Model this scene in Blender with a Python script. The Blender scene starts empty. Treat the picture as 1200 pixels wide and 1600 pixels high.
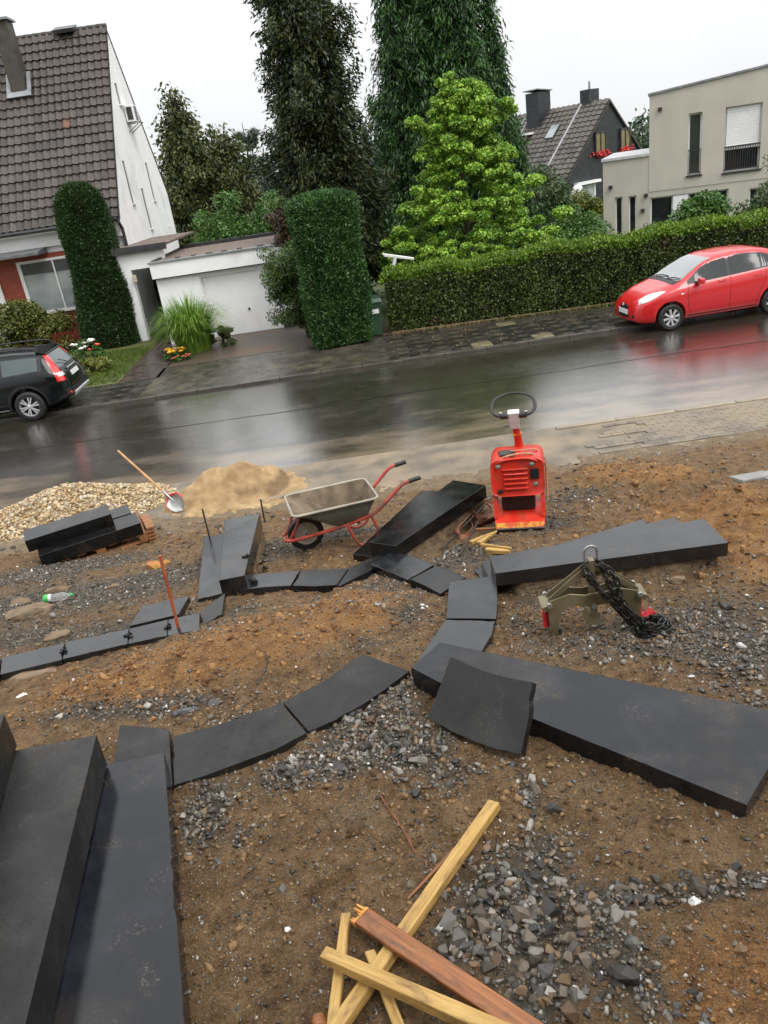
import bpy, bmesh, math, random
import numpy as np
from mathutils import Vector, Matrix, Euler
from mathutils.bvhtree import BVHTree

sc = bpy.context.scene
COL = sc.collection
rng = np.random.default_rng(7)
random.seed(7)
R = math.radians

# ------------------------------------------------------------------ camera
CAM_H, PITCH, ROLL, FPX = 4.3, R(24.0), R(8.4), 1200.0
_fw = np.array([0, math.cos(PITCH), -math.sin(PITCH)])
_rt0 = np.array([1.0, 0, 0]); _up0 = np.cross(_rt0, _fw)
_rt = _rt0 * math.cos(ROLL) - _up0 * math.sin(ROLL)
_up = _up0 * math.cos(ROLL) + _rt0 * math.sin(ROLL)
cam_d = bpy.data.cameras.new('camera'); cam = bpy.data.objects.new('camera', cam_d); COL.objects.link(cam)
cam.matrix_world = Matrix(((_rt[0], _up[0], -_fw[0], 0), (_rt[1], _up[1], -_fw[1], 0), (_rt[2], _up[2], -_fw[2], CAM_H), (0, 0, 0, 1)))
cam_d.sensor_fit = 'VERTICAL'; cam_d.sensor_height = 36.0; cam_d.lens = FPX / 1600 * 36
cam_d.clip_start = 0.05; cam_d.clip_end = 2000
sc.camera = cam

# ------------------------------------------------------------------ world: an overcast rain sky
w = bpy.data.worlds.new('World'); sc.world = w; w.use_nodes = True
nt = w.node_tree; nt.nodes.clear()
out = nt.nodes.new('ShaderNodeOutputWorld'); bg = nt.nodes.new('ShaderNodeBackground')
sky = nt.nodes.new('ShaderNodeTexSky'); sky.sky_type = 'NISHITA'; sky.sun_disc = False
SUN_EL, SUN_AZ = R(55), R(135)
sky.sun_elevation = SUN_EL; sky.sun_rotation = SUN_AZ; sky.dust_density = 6; sky.air_density = 1.5
tc = nt.nodes.new('ShaderNodeTexCoord')
cn = nt.nodes.new('ShaderNodeTexNoise'); cn.inputs['Scale'].default_value = 2.2; cn.inputs['Detail'].default_value = 5; cn.inputs['Roughness'].default_value = 0.5
cr = nt.nodes.new('ShaderNodeValToRGB')
cr.color_ramp.elements[0].position = 0.3; cr.color_ramp.elements[0].color = (8.8, 8.95, 9.15, 1)
cr.color_ramp.elements[1].position = 0.7; cr.color_ramp.elements[1].color = (9.8, 9.88, 9.96, 1)
mixw = nt.nodes.new('ShaderNodeMix'); mixw.data_type = 'RGBA'; mixw.inputs['Factor'].default_value = 0.95   # cloud cover over the clear sky
nt.links.new(tc.outputs['Generated'], cn.inputs['Vector']); nt.links.new(cn.outputs['Fac'], cr.inputs['Fac'])
nt.links.new(sky.outputs['Color'], mixw.inputs['A']); nt.links.new(cr.outputs['Color'], mixw.inputs['B'])
# standard overcast sky: brightest at the zenith, falling evenly to the horizon all round
sep = nt.nodes.new('ShaderNodeSeparateXYZ'); nt.links.new(tc.outputs['Generated'], sep.inputs[0])
lum = nt.nodes.new('ShaderNodeMapRange'); lum.inputs['From Min'].default_value = 0.0; lum.inputs['From Max'].default_value = 1.0; lum.inputs['To Min'].default_value = 0.82; lum.inputs['To Max'].default_value = 1.8
nt.links.new(sep.outputs['Z'], lum.inputs['Value'])
mul = nt.nodes.new('ShaderNodeVectorMath'); mul.operation = 'SCALE'; nt.links.new(mixw.outputs['Result'], mul.inputs[0]); nt.links.new(lum.outputs['Result'], mul.inputs['Scale'])
nt.links.new(mul.outputs['Vector'], bg.inputs['Color']); bg.inputs['Strength'].default_value = 0.1
nt.links.new(bg.outputs['Background'], out.inputs['Surface'])

# ------------------------------------------------------------------ sun behind the cloud: wide and weak
sd = bpy.data.lights.new('sun', 'SUN'); sd.energy = 1.5; sd.angle = R(30); sd.color = (1.0, 0.97, 0.93)
sun = bpy.data.objects.new('sun', sd); COL.objects.link(sun)
sun.rotation_euler = Vector((-math.sin(SUN_AZ) * math.cos(SUN_EL), -math.cos(SUN_AZ) * math.cos(SUN_EL), -math.sin(SUN_EL))).to_track_quat('-Z', 'Y').to_euler()

vs = sc.view_settings; vs.view_transform = 'Standard'; vs.look = 'None'; vs.exposure = 0.3; vs.gamma = 1.0; vs.use_curve_mapping = False
sc.cycles.max_bounces = 6; sc.cycles.diffuse_bounces = 3; sc.cycles.glossy_bounces = 3; sc.cycles.transmission_bounces = 4; sc.cycles.transparent_max_bounces = 8

# ------------------------------------------------------------------ from photo measurements to places on the ground
def ray(x, y):
    return _fw + _rt * (x - 600) / FPX - _up * (y - 800) / FPX
def PZ(x, y, z=0.0):
    d = ray(x, y); t = (z - CAM_H) / d[2]; return Vector((d[0] * t, d[1] * t, z))
def PY(x, y, Y):
    d = ray(x, y); t = Y / d[1]; return Vector((d[0] * t, Y, CAM_H + d[2] * t))
def PX(x, y, X):
    d = ray(x, y); t = X / d[0]; return Vector((X, d[1] * t, CAM_H + d[2] * t))
def _sp(u, k):
    u = u / k; return k * np.where(u > 20, u, np.log1p(np.exp(np.minimum(u, 20))))
def gz(Y):
    """height of the front garden at depth Y: a bank above the street (0) easing to a near-level top"""
    Y = np.maximum(np.asarray(Y, float), -2.0)
    return 0.22 * _sp(10.4 - Y, .25) - 0.10 * _sp(6.8 - Y, .35) - 0.06 * _sp(4.8 - Y, .35)
SLOPE = 0.15
def PG(x, y, dz=0.0):
    d = ray(x, y); lo, hi = 0.3, 60.0
    for _ in range(50):
        m = (lo + hi) / 2
        if CAM_H + d[2] * m > float(gz(d[1] * m)) + dz: lo = m
        else: hi = m
    return Vector((d[0] * lo, d[1] * lo, CAM_H + d[2] * lo))

# ------------------------------------------------------------------ numeric noise
def _hash(ix, iy, s):
    h = (ix.astype(np.int64) * 374761393 + iy.astype(np.int64) * 668265263 + s * 974634777) & 0x7fffffff
    h = ((h ^ (h >> 13)) * 1274126177) & 0x7fffffff
    return ((h ^ (h >> 16)) & 0xffff) / 65535.0
def vnoise(x, y, s=0):
    x = np.asarray(x, float); y = np.asarray(y, float)
    ix = np.floor(x); iy = np.floor(y); fx = x - ix; fy = y - iy
    fx = fx * fx * (3 - 2 * fx); fy = fy * fy * (3 - 2 * fy)
    a = _hash(ix, iy, s); b = _hash(ix + 1, iy, s); c = _hash(ix, iy + 1, s); d = _hash(ix + 1, iy + 1, s)
    return (a * (1 - fx) + b * fx) * (1 - fy) + (c * (1 - fx) + d * fx) * fy
def fbm(x, y, s=0, o=4, g=0.5):
    v = 0; a = 1; t = 0
    for k in range(o):
        v = v + a * vnoise(x * 2 ** k + 13.7 * k, y * 2 ** k + 7.1 * k, s + k); t += a; a *= g
    return v / t - 0.5

# ------------------------------------------------------------------ materials
MATS = {}
def pmat(name, c1, c2=None, scale=6.0, rough=0.6, rough2=None, bump=0.0, bscale=60.0, metal=0.0, spec=0.5, coat=0.0,
         rand=None, detail=5.0, contrast=(0.35, 0.65), dist=0.01, transl=0.0, c3=None, scale3=1.0, contrast3=(0.5, 0.7)):
    """noise-driven principled material; rand 'island' / 'object' adds per-piece variation between c1 and c2"""
    if name in MATS: return MATS[name]
    m = bpy.data.materials.new(name); m.use_nodes = True; MATS[name] = m
    n = m.node_tree.nodes; l = m.node_tree.links; b = n['Principled BSDF']
    tcn = n.new('ShaderNodeTexCoord'); c2 = c2 or tuple(min(1, v * 1.35 + 0.004) for v in c1)
    nz = n.new('ShaderNodeTexNoise'); nz.inputs['Scale'].default_value = scale; nz.inputs['Detail'].default_value = detail
    l.new(tcn.outputs['Object'], nz.inputs['Vector'])
    rp = n.new('ShaderNodeValToRGB'); rp.color_ramp.elements[0].position = contrast[0]; rp.color_ramp.elements[1].position = contrast[1]
    rp.color_ramp.elements[0].color = (*c1, 1); rp.color_ramp.elements[1].color = (*c2, 1)
    fac = nz.outputs['Fac']
    if rand:
        if rand == 'island': src = n.new('ShaderNodeNewGeometry').outputs['Random Per Island']
        else: src = n.new('ShaderNodeObjectInfo').outputs['Random']
        ad = n.new('ShaderNodeMath'); ad.operation = 'MULTIPLY_ADD'; ad.inputs[1].default_value = 0.75; ad.inputs[2].default_value = -0.375 + 0.0
        l.new(src, ad.inputs[0])
        a2 = n.new('ShaderNodeMath'); a2.operation = 'ADD'; l.new(fac, a2.inputs[0]); l.new(ad.outputs[0], a2.inputs[1]); fac = a2.outputs[0]
    l.new(fac, rp.inputs['Fac']); colo = rp.outputs['Color']
    if c3 is not None:
        n3 = n.new('ShaderNodeTexNoise'); n3.inputs['Scale'].default_value = scale3; n3.inputs['Detail'].default_value = 6
        l.new(tcn.outputs['Object'], n3.inputs['Vector'])
        r3 = n.new('ShaderNodeMapRange'); r3.inputs['From Min'].default_value = contrast3[0]; r3.inputs['From Max'].default_value = contrast3[1]
        l.new(n3.outputs['Fac'], r3.inputs['Value'])
        mx = n.new('ShaderNodeMix'); mx.data_type = 'RGBA'; l.new(r3.outputs['Result'], mx.inputs['Factor'])
        l.new(colo, mx.inputs['A']); mx.inputs['B'].default_value = (*c3, 1); colo = mx.outputs['Result']
    l.new(colo, b.inputs['Base Color'])
    b.inputs['Metallic'].default_value = metal; b.inputs['Specular IOR Level'].default_value = spec; b.inputs['Coat Weight'].default_value = coat
    b.inputs['Coat Roughness'].default_value = 0.06
    if rough2 is None: b.inputs['Roughness'].default_value = rough
    else:
        nr = n.new('ShaderNodeTexNoise'); nr.inputs['Scale'].default_value = scale * 1.7; nr.inputs['Detail'].default_value = 4
        l.new(tcn.outputs['Object'], nr.inputs['Vector'])
        mr = n.new('ShaderNodeMapRange'); mr.inputs['From Min'].default_value = 0.35; mr.inputs['From Max'].default_value = 0.65
        mr.inputs['To Min'].default_value = rough; mr.inputs['To Max'].default_value = rough2
        l.new(nr.outputs['Fac'], mr.inputs['Value']); l.new(mr.outputs['Result'], b.inputs['Roughness'])
    if bump:
        nb = n.new('ShaderNodeTexNoise'); nb.inputs['Scale'].default_value = bscale; nb.inputs['Detail'].default_value = 4
        l.new(tcn.outputs['Object'], nb.inputs['Vector'])
        bp = n.new('ShaderNodeBump'); bp.inputs['Strength'].default_value = bump; bp.inputs['Distance'].default_value = dist
        l.new(nb.outputs['Fac'], bp.inputs['Height']); l.new(bp.outputs['Normal'], b.inputs['Normal'])
    if transl:
        tr = n.new('ShaderNodeBsdfTranslucent'); l.new(colo, tr.inputs['Color'])
        ms = n.new('ShaderNodeMixShader'); ms.inputs['Fac'].default_value = transl
        l.new(b.outputs['BSDF'], ms.inputs[1]); l.new(tr.outputs['BSDF'], ms.inputs[2]); l.new(ms.outputs['Shader'], n['Material Output'].inputs['Surface'])
    return m

# ------------------------------------------------------------------ building helpers
def tag(o, label=None, cat=None, group=None, kind=None):
    if label: o['label'] = label
    if cat: o['category'] = cat
    if group: o['group'] = group
    if kind: o['kind'] = kind
    return o
def thing(name, label, cat, loc=(0, 0, 0), rz=0.0, group=None, rot=None):
    o = bpy.data.objects.new(name, None); o.empty_display_size = 0.2; COL.objects.link(o)
    o.location = loc; o.rotation_euler = rot if rot else (0, 0, rz)
    return tag(o, label, cat, group)
def mesh_obj(name, verts, faces, mat, parent=None, loc=(0, 0, 0), smooth=False, bevel=0.0, seg=2):
    me = bpy.data.meshes.new(name); me.from_pydata([tuple(v) for v in verts], [], [tuple(f) for f in faces]); me.update()
    if bevel > 0:
        bm = bmesh.new(); bm.from_mesh(me); bmesh.ops.remove_doubles(bm, verts=bm.verts, dist=1e-5)
        bmesh.ops.recalc_face_normals(bm, faces=bm.faces)
        es = [e for e in bm.edges if len(e.link_faces) == 2 and e.calc_face_angle(0) > 0.5]
        bmesh.ops.bevel(bm, geom=es, offset=bevel, segments=seg, profile=0.6, affect='EDGES', clamp_overlap=True)
        bm.to_mesh(me); bm.free()
    else:
        bm = bmesh.new(); bm.from_mesh(me); bmesh.ops.recalc_face_normals(bm, faces=bm.faces); bm.to_mesh(me); bm.free()
    if mat is not None: me.materials.append(mat)
    if smooth:
        me.polygons.foreach_set('use_smooth', np.ones(len(me.polygons), bool))
        try: me.set_sharp_from_angle(angle=R(40))
        except Exception: pass
    o = bpy.data.objects.new(name, me); COL.objects.link(o); o.location = loc
    if parent is not None: o.parent = parent
    return o
def fast_mesh(name, V, Fq, mat, parent=None, loc=(0, 0, 0), smooth=False):
    """numpy verts (n,3) and equal-sided faces (m,k)"""
    V = np.asarray(V, np.float32); Fq = np.asarray(Fq, np.int32); m, k = Fq.shape
    me = bpy.data.meshes.new(name); me.vertices.add(len(V)); me.vertices.foreach_set('co', V.ravel())
    me.loops.add(m * k); me.loops.foreach_set('vertex_index', Fq.ravel())
    me.polygons.add(m); me.polygons.foreach_set('loop_start', np.arange(0, m * k, k, dtype=np.int32))
    try: me.polygons.foreach_set('loop_total', np.full(m, k, dtype=np.int32))
    except Exception: pass
    if smooth: me.polygons.foreach_set('use_smooth', np.ones(m, bool))
    me.update(calc_edges=True); me.materials.append(mat)
    o = bpy.data.objects.new(name, me); COL.objects.link(o); o.location = loc
    if parent is not None: o.parent = parent
    return o
def copy_obj(o, parent=None):
    c = o.copy(); COL.objects.link(c)
    if parent is not None: c.parent = parent
    return c
class MB:
    """collects shapes into one mesh"""
    def __init__(s): s.v = []; s.f = []
    def add(s, V, F):
        b = len(s.v); s.v += [Vector(v) for v in V]; s.f += [[i + b for i in f] for f in F]; return s
    def box(s, c, d, rot=None):
        hx, hy, hz = d[0] / 2, d[1] / 2, d[2] / 2
        V = [Vector((sx * hx, sy * hy, sz * hz)) for sx in (-1, 1) for sy in (-1, 1) for sz in (-1, 1)]
        if rot is not None:
            m = Euler(rot).to_matrix() if not isinstance(rot, Matrix) else rot
            V = [m @ v for v in V]
        V = [v + Vector(c) for v in V]
        return s.add(V, [(0, 1, 3, 2), (4, 6, 7, 5), (0, 4, 5, 1), (2, 3, 7, 6), (0, 2, 6, 4), (1, 5, 7, 3)])
    def b2(s, lo, hi):
        return s.box([(a + b) / 2 for a, b in zip(lo, hi)], [abs(b - a) for a, b in zip(lo, hi)])
    def prism(s, top, bot):
        n = len(top); return s.add(list(top) + list(bot), [tuple(range(n)), tuple(range(2 * n - 1, n - 1, -1))] + [(i, i + n, (i + 1) % n + n, (i + 1) % n) for i in range(n)])
    def extr(s, poly, axis, a, b):
        """2D polygon extruded along an axis from a to b"""
        def P(p, t): return {'x': (t, p[0], p[1]), 'y': (p[0], t, p[1]), 'z': (p[0], p[1], t)}[axis]
        return s.prism([P(p, a) for p in poly], [P(p, b) for p in poly])
    def tube(s, pts, r, n=8, cap=True, closed=False):
        pts = [Vector(p) for p in pts]; N = len(pts); rs = r if isinstance(r, (list, tuple)) else [r] * N
        V = []; F = []; up = None
        for i, p in enumerate(pts):
            if closed: d = pts[(i + 1) % N] - pts[i - 1]
            else: d = (pts[min(i + 1, N - 1)] - pts[max(i - 1, 0)])
            d.normalize()
            if up is None: up = d.orthogonal().normalized()
            else:
                up = up - d * up.dot(d)
                up = up.normalized() if up.length > 1e-6 else d.orthogonal().normalized()
            q = d.cross(up)
            for k in range(n):
                a = 2 * math.pi * k / n; V.append(p + (up * math.cos(a) + q * math.sin(a)) * rs[i])
        for i in range(N if closed else N - 1):
            j = (i + 1) % N
            for k in range(n): F.append((i * n + k, i * n + (k + 1) % n, j * n + (k + 1) % n, j * n + k))
        if cap and not closed: F += [tuple(range(n - 1, -1, -1)), tuple(range((N - 1) * n, N * n))]
        return s.add(V, F)
    def cyl(s, p0, p1, r, n=12): return s.tube([p0, p1], r, n)
    def lathe(s, prof, axis='z', n=24, c=(0, 0, 0)):
        V = []; F = []; m = len(prof)
        for k in range(n):
            a = 2 * math.pi * k / n; ca, sa = math.cos(a), math.sin(a)
            for r, h in prof:
                V.append({'z': (r * ca, r * sa, h), 'y': (r * ca, h, r * sa), 'x': (h, r * ca, r * sa)}[axis])
        for k in range(n):
            for i in range(m - 1): F.append((k * m + i, ((k + 1) % n) * m + i, ((k + 1) % n) * m + i + 1, k * m + i + 1))
        return s.add([Vector(v) + Vector(c) for v in V], F)
    def build(s, name, mat, parent=None, loc=(0, 0, 0), smooth=False, bevel=0.0, seg=2):
        return mesh_obj(name, s.v, s.f, mat, parent, loc, smooth, bevel, seg)
def arc(c, r, a0, a1, n, f):
    return [f(c[0] + r * math.cos(R(a0 + (a1 - a0) * i / n)), c[1] + r * math.sin(R(a0 + (a1 - a0) * i / n))) for i in range(n + 1)]
def rrect(x0, x1, z0, z1, r, n=4):
    P = []
    for cx, cz, a in ((x1 - r, z0 + r, -90), (x1 - r, z1 - r, 0), (x0 + r, z1 - r, 90), (x0 + r, z0 + r, 180)):
        for i in range(n + 1):
            t = R(a + 90 * i / n); P.append((cx + r * math.cos(t), cz + r * math.sin(t)))
    return P
def smooth_path(P, n=6):
    P = [Vector(p) for p in P]; Q = []
    for i in range(len(P) - 1):
        a, b, c, d = P[max(i - 1, 0)], P[i], P[i + 1], P[min(i + 2, len(P) - 1)]
        for k in range(n):
            t = k / n
            Q.append(0.5 * ((2 * b) + (c - a) * t + (2 * a - 5 * b + 4 * c - d) * t * t + (3 * b - a - 3 * c + d) * t ** 3))
    Q.append(P[-1]); return Q
def boolean_cut(o, cutters):
    for c in cutters:
        md = o.modifiers.new('cut', 'BOOLEAN'); md.operation = 'DIFFERENCE'; md.solver = 'EXACT'; md.object = c
    bpy.context.view_layer.update()
    dg = bpy.context.evaluated_depsgraph_get(); me = bpy.data.meshes.new_from_object(o.evaluated_get(dg))
    o.modifiers.clear(); old = o.data; o.data = me; bpy.data.meshes.remove(old)
    for c in cutters:
        d = c.data; bpy.data.objects.remove(c); bpy.data.meshes.remove(d)
# ================================================================== the setting: ground, garden soil, road, pavements
M_earth = pmat('earth_and_grass', (0.035, 0.06, 0.015), (0.06, 0.085, 0.02), 0.8, 0.9, bump=0.5, bscale=9)
g = mesh_obj('ground', [(-400, -200, -0.06), (400, -200, -0.06), (400, 600, -0.06), (-400, 600, -0.06)], [(0, 1, 2, 3)], M_earth)
tag(g, kind='structure')

# ---- soil of the dug-up front garden: one fine sheet with real relief
def blob(X, Y, zones):
    v = np.zeros_like(X)
    for (p, q, rx, ry, wgt) in zones:
        c = PG(p, q); v = v + wgt * np.exp(-(((X - c.x) / rx) ** 2 + ((Y - c.y) / ry) ** 2))
    return v
xs = np.concatenate([np.linspace(-16, -6.2, 40)[:-1], np.linspace(-6.2, -2.2, 130)[:-1], np.linspace(-2.2, 2.4, 290)[:-1], np.linspace(2.4, 6.8, 130)[:-1], np.linspace(6.8, 18, 44)])
ys = np.concatenate([np.linspace(-8, 1.0, 24)[:-1], np.linspace(1.0, 4.2, 215)[:-1], np.linspace(4.2, 7.5, 150)[:-1], np.linspace(7.5, 10.9, 110)])
GX, GY = np.meshgrid(xs, ys)
ORANGE = [(420, 1000, 0.75, 0.55, 1.0), (560, 950, 0.55, 0.4, 0.9), (250, 1050, 0.7, 0.35, 0.9), (130, 1090, 0.5, 0.25, 0.6), (1000, 750, 0.9, 0.7, 0.9), (1120, 800, 0.9, 0.8, 1.0),
          (1190, 880, 0.6, 0.6, 0.7), (1190, 1500, 0.28, 0.26, 1.0), (1120, 1560, 0.22, 0.2, 0.7), (480, 900, 0.5, 0.3, 0.3), (950, 730, 0.5, 0.4, 0.8), (860, 960, 0.3, 0.3, 0.25), (240, 845, 0.5, 0.4, 0.35)]
SANDY = [(380, 745, 1.3, 0.6, 1.0), (560, 730, 1.5, 0.7, 0.9), (700, 720, 1.2, 0.6, 0.9), (900, 710, 1.2, 0.5, 0.8), (240, 840, 0.9, 0.5, 0.7), (440, 850, 0.6, 0.5, 0.5), (660, 850, 0.4, 0.4, 0.7), (20, 860, 0.8, 0.4, 0.6),
         (960, 960, 0.5, 0.4, 0.45), (920, 1020, 0.5, 0.25, 0.6), (1000, 880, 0.5, 0.3, 0.4), (560, 1260, 0.25, 0.25, 0.5), (900, 1230, 0.35, 0.25, 0.45), (350, 1480, 0.2, 0.3, 0.35), (460, 1350, 0.2, 0.25, 0.4)]
GRAVEL = [  # (px, py, rx, ry, density, size)
    (800, 1370, 0.30, 0.20, 1.0, 0.034), (850, 1450, 0.30, 0.20, 1.1, 0.036), (760, 1440, 0.20, 0.15, 1.0, 0.034), (830, 1560, 0.22, 0.15, 1.0, 0.036), (720, 1480, 0.12, 0.10, .9, 0.034), (830, 1240, 0.07, 0.24, .8, 0.032), (850, 1320, .18, .1, .5, .03), (1000, 1400, 0.36, 0.07, 1.0, 0.032), (1140, 1385, 0.22, 0.06, 1.1, 0.03),
    (960, 1480, 0.14, 0.16, .8, 0.03), (1020, 1560, 0.14, 0.16, .9, 0.03), (320, 1270, 0.14, 0.26, 1.3, 0.028), (370, 1300, 0.12, 0.10, .6, 0.03), (590, 1130, 0.32, 0.22, 1.5, 0.030), (650, 1170, 0.24, 0.17, 1.5, 0.034), (520, 1190, 0.36, 0.16, 1.1, 0.026), (620, 1080, 0.2, 0.14, 1.3, 0.03), (460, 1210, 0.3, 0.14, .7, .024), (700, 1215, .25, .12, .7, .026),
    (150, 930, 1.0, 0.55, 1.0, 0.024), (60, 900, 0.9, 0.6, 0.9, 0.024), (220, 980, 0.6, 0.25, 0.9, 0.026), (30, 1000, 0.7, 0.3, 0.9, 0.024), (260, 900, 0.5, 0.4, 0.8, 0.024), (20, 950, 0.5, 0.5, 0.9, 0.022), (150, 880, 1.0, 0.3, .8, .022),
    (740, 860, 0.35, 0.30, 1.1, 0.028), (850, 820, 0.45, 0.35, 1.0, 0.028), (900, 780, 0.5, 0.4, 0.8, 0.026), (700, 880, 0.2, 0.15, 1.0, 0.03), (800, 880, 0.4, 0.15, 0.9, 0.03), (880, 860, 0.4, 0.12, .7, .03),
    (1090, 960, 0.6, 0.40, 0.85, 0.026), (1160, 1030, 0.4, 0.35, 0.95, 0.028), (870, 930, 0.35, 0.30, 0.7, 0.022), (1000, 1000, 0.5, 0.2, 0.7, 0.026), (930, 1000, 0.4, .2, .6, .024), (820, 980, .2, .4, .6, .024), (1080, 890, .4, .25, .4, .03),
    (210, 1105, 0.6, 0.12, 0.9, 0.024), (130, 1110, 0.35, 0.12, 0.7, 0.024), (290, 1105, 0.3, 0.1, 0.9, 0.028), (380, 1120, 0.3, .08, .8, .024), (640, 960, 0.18, 0.40, 0.9, 0.026), (600, 920, 0.35, 0.18, 0.9, 0.026), (560, 1015, .3, .1, .7, .024), (540, 905, 0.4, 0.1, 0.8, 0.03), (380, 950, 0.15, 0.2, 0.8, 0.026), (330, 990, .2, .2, .5, .024),
    (450, 850, 0.7, 0.25, 0.8, 0.026), (560, 830, 0.5, 0.2, 0.9, 0.026), (420, 870, 0.5, 0.3, 0.7, 0.026), (640, 900, 0.2, 0.12, .8, .026), (1180, 1120, 0.3, 0.2, .6, .024)]
FEET = [(float(a_), float(b_), float(c_)) for a_, b_, c_ in zip(rng.uniform(-1.4, 2.2, 34), rng.uniform(1.5, 6.5, 34), rng.uniform(0, 3.1, 34))]
def soil_height(X, Y):
    z = gz(Y) + 0.05 * fbm(X * 1.1, Y * 1.1, 3, 4) + 0.075 * fbm(X * 5, Y * 5, 11, 5, 0.65) + 0.024 * fbm(X * 22, Y * 22, 21, 3, 0.65) + 0.05 * np.clip(fbm(X * 7.5 + 40, Y * 7.5, 51, 3) - .13, 0, 1) * 2 - 0.04 * np.clip(fbm(X * 3.1 + 9, Y * 3.1, 71, 4, .6) - .12, 0, 1) * 2
    z = z + 0.15 * blob(X, Y, [(400, 1010, 0.9, 0.45, 1.0), (580, 960, 0.5, 0.3, 0.6), (170, 1075, 0.7, 0.25, .5)])
    sp = blob(X, Y, [(1010, 760, 0.9, 0.8, 1.0), (1130, 810, 0.9, 0.9, 1.0), (930, 745, 0.5, 0.5, .6)])
    z = z + np.minimum(sp, 1.2) * (0.06 + 0.34 * fbm(X * 2.6, Y * 2.6, 33, 5, 0.65) + .10 * np.abs(fbm(X * 5.5, Y * 5.5, 37, 4, .6)) * 2)
    c = PG(1035, 770); t = (X - c.x) * 0.78 - (Y - c.y) * 0.62; s_ = (X - c.x) * 0.62 + (Y - c.y) * 0.78     # the tracked machine's rut with its cleat prints
    rut = np.exp(-(t / 0.16) ** 4) * np.exp(-(s_ / 1.0) ** 4)
    z = z * 1.0 - rut * (0.05 + 0.026 * np.sin(s_ * 58))
    z = z - 0.22 * np.exp(-((t - 0.32) / 0.13) ** 2) * np.exp(-(s_ / 0.8) ** 4)
    for (p, q, a_) in FEET:                                                                             # boot prints
        cx, cy = p, q; u_ = (X - cx) * math.cos(a_) + (Y - cy) * math.sin(a_); v_ = -(X - cx) * math.sin(a_) + (Y - cy) * math.cos(a_)
        d_ = (u_ / .14) ** 2 + (v_ / .052) ** 2; z = z - .022 * np.exp(-d_ ** 2) + .010 * np.exp(-((np.sqrt(d_) - 1.35) / .25) ** 2)
    for (p0_, p1_) in (((-0.9, 7.0), (0.2, 2.2)), ((1.9, 6.0), (0.9, 1.4))):                              # barrow wheel lines
        dx_, dy_ = p1_[0] - p0_[0], p1_[1] - p0_[1]; L_ = math.hypot(dx_, dy_); v_ = ((X - p0_[0]) * dy_ - (Y - p0_[1]) * dx_) / L_ + .10 * np.sin(Y * 1.3 + p0_[0])
        z = z - .020 * np.exp(-(v_ / .045) ** 2) + .010 * np.exp(-((np.abs(v_) - .085) / .03) ** 2)
    rise = np.clip((Y - 9.9) / 1.0, 0, 1)
    return z - 0.02 * rise
GZ = soil_height(GX, GY)
def zsoil(x, y):
    return float(soil_height(np.array([x]), np.array([y]))[0])
nx, ny = len(xs), len(ys)
idx = np.arange(nx * ny).reshape(ny, nx)
Fq = np.stack([idx[:-1, :-1].ravel(), idx[:-1, 1:].ravel(), idx[1:, 1:].ravel(), idx[1:, :-1].ravel()], 1)
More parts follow.
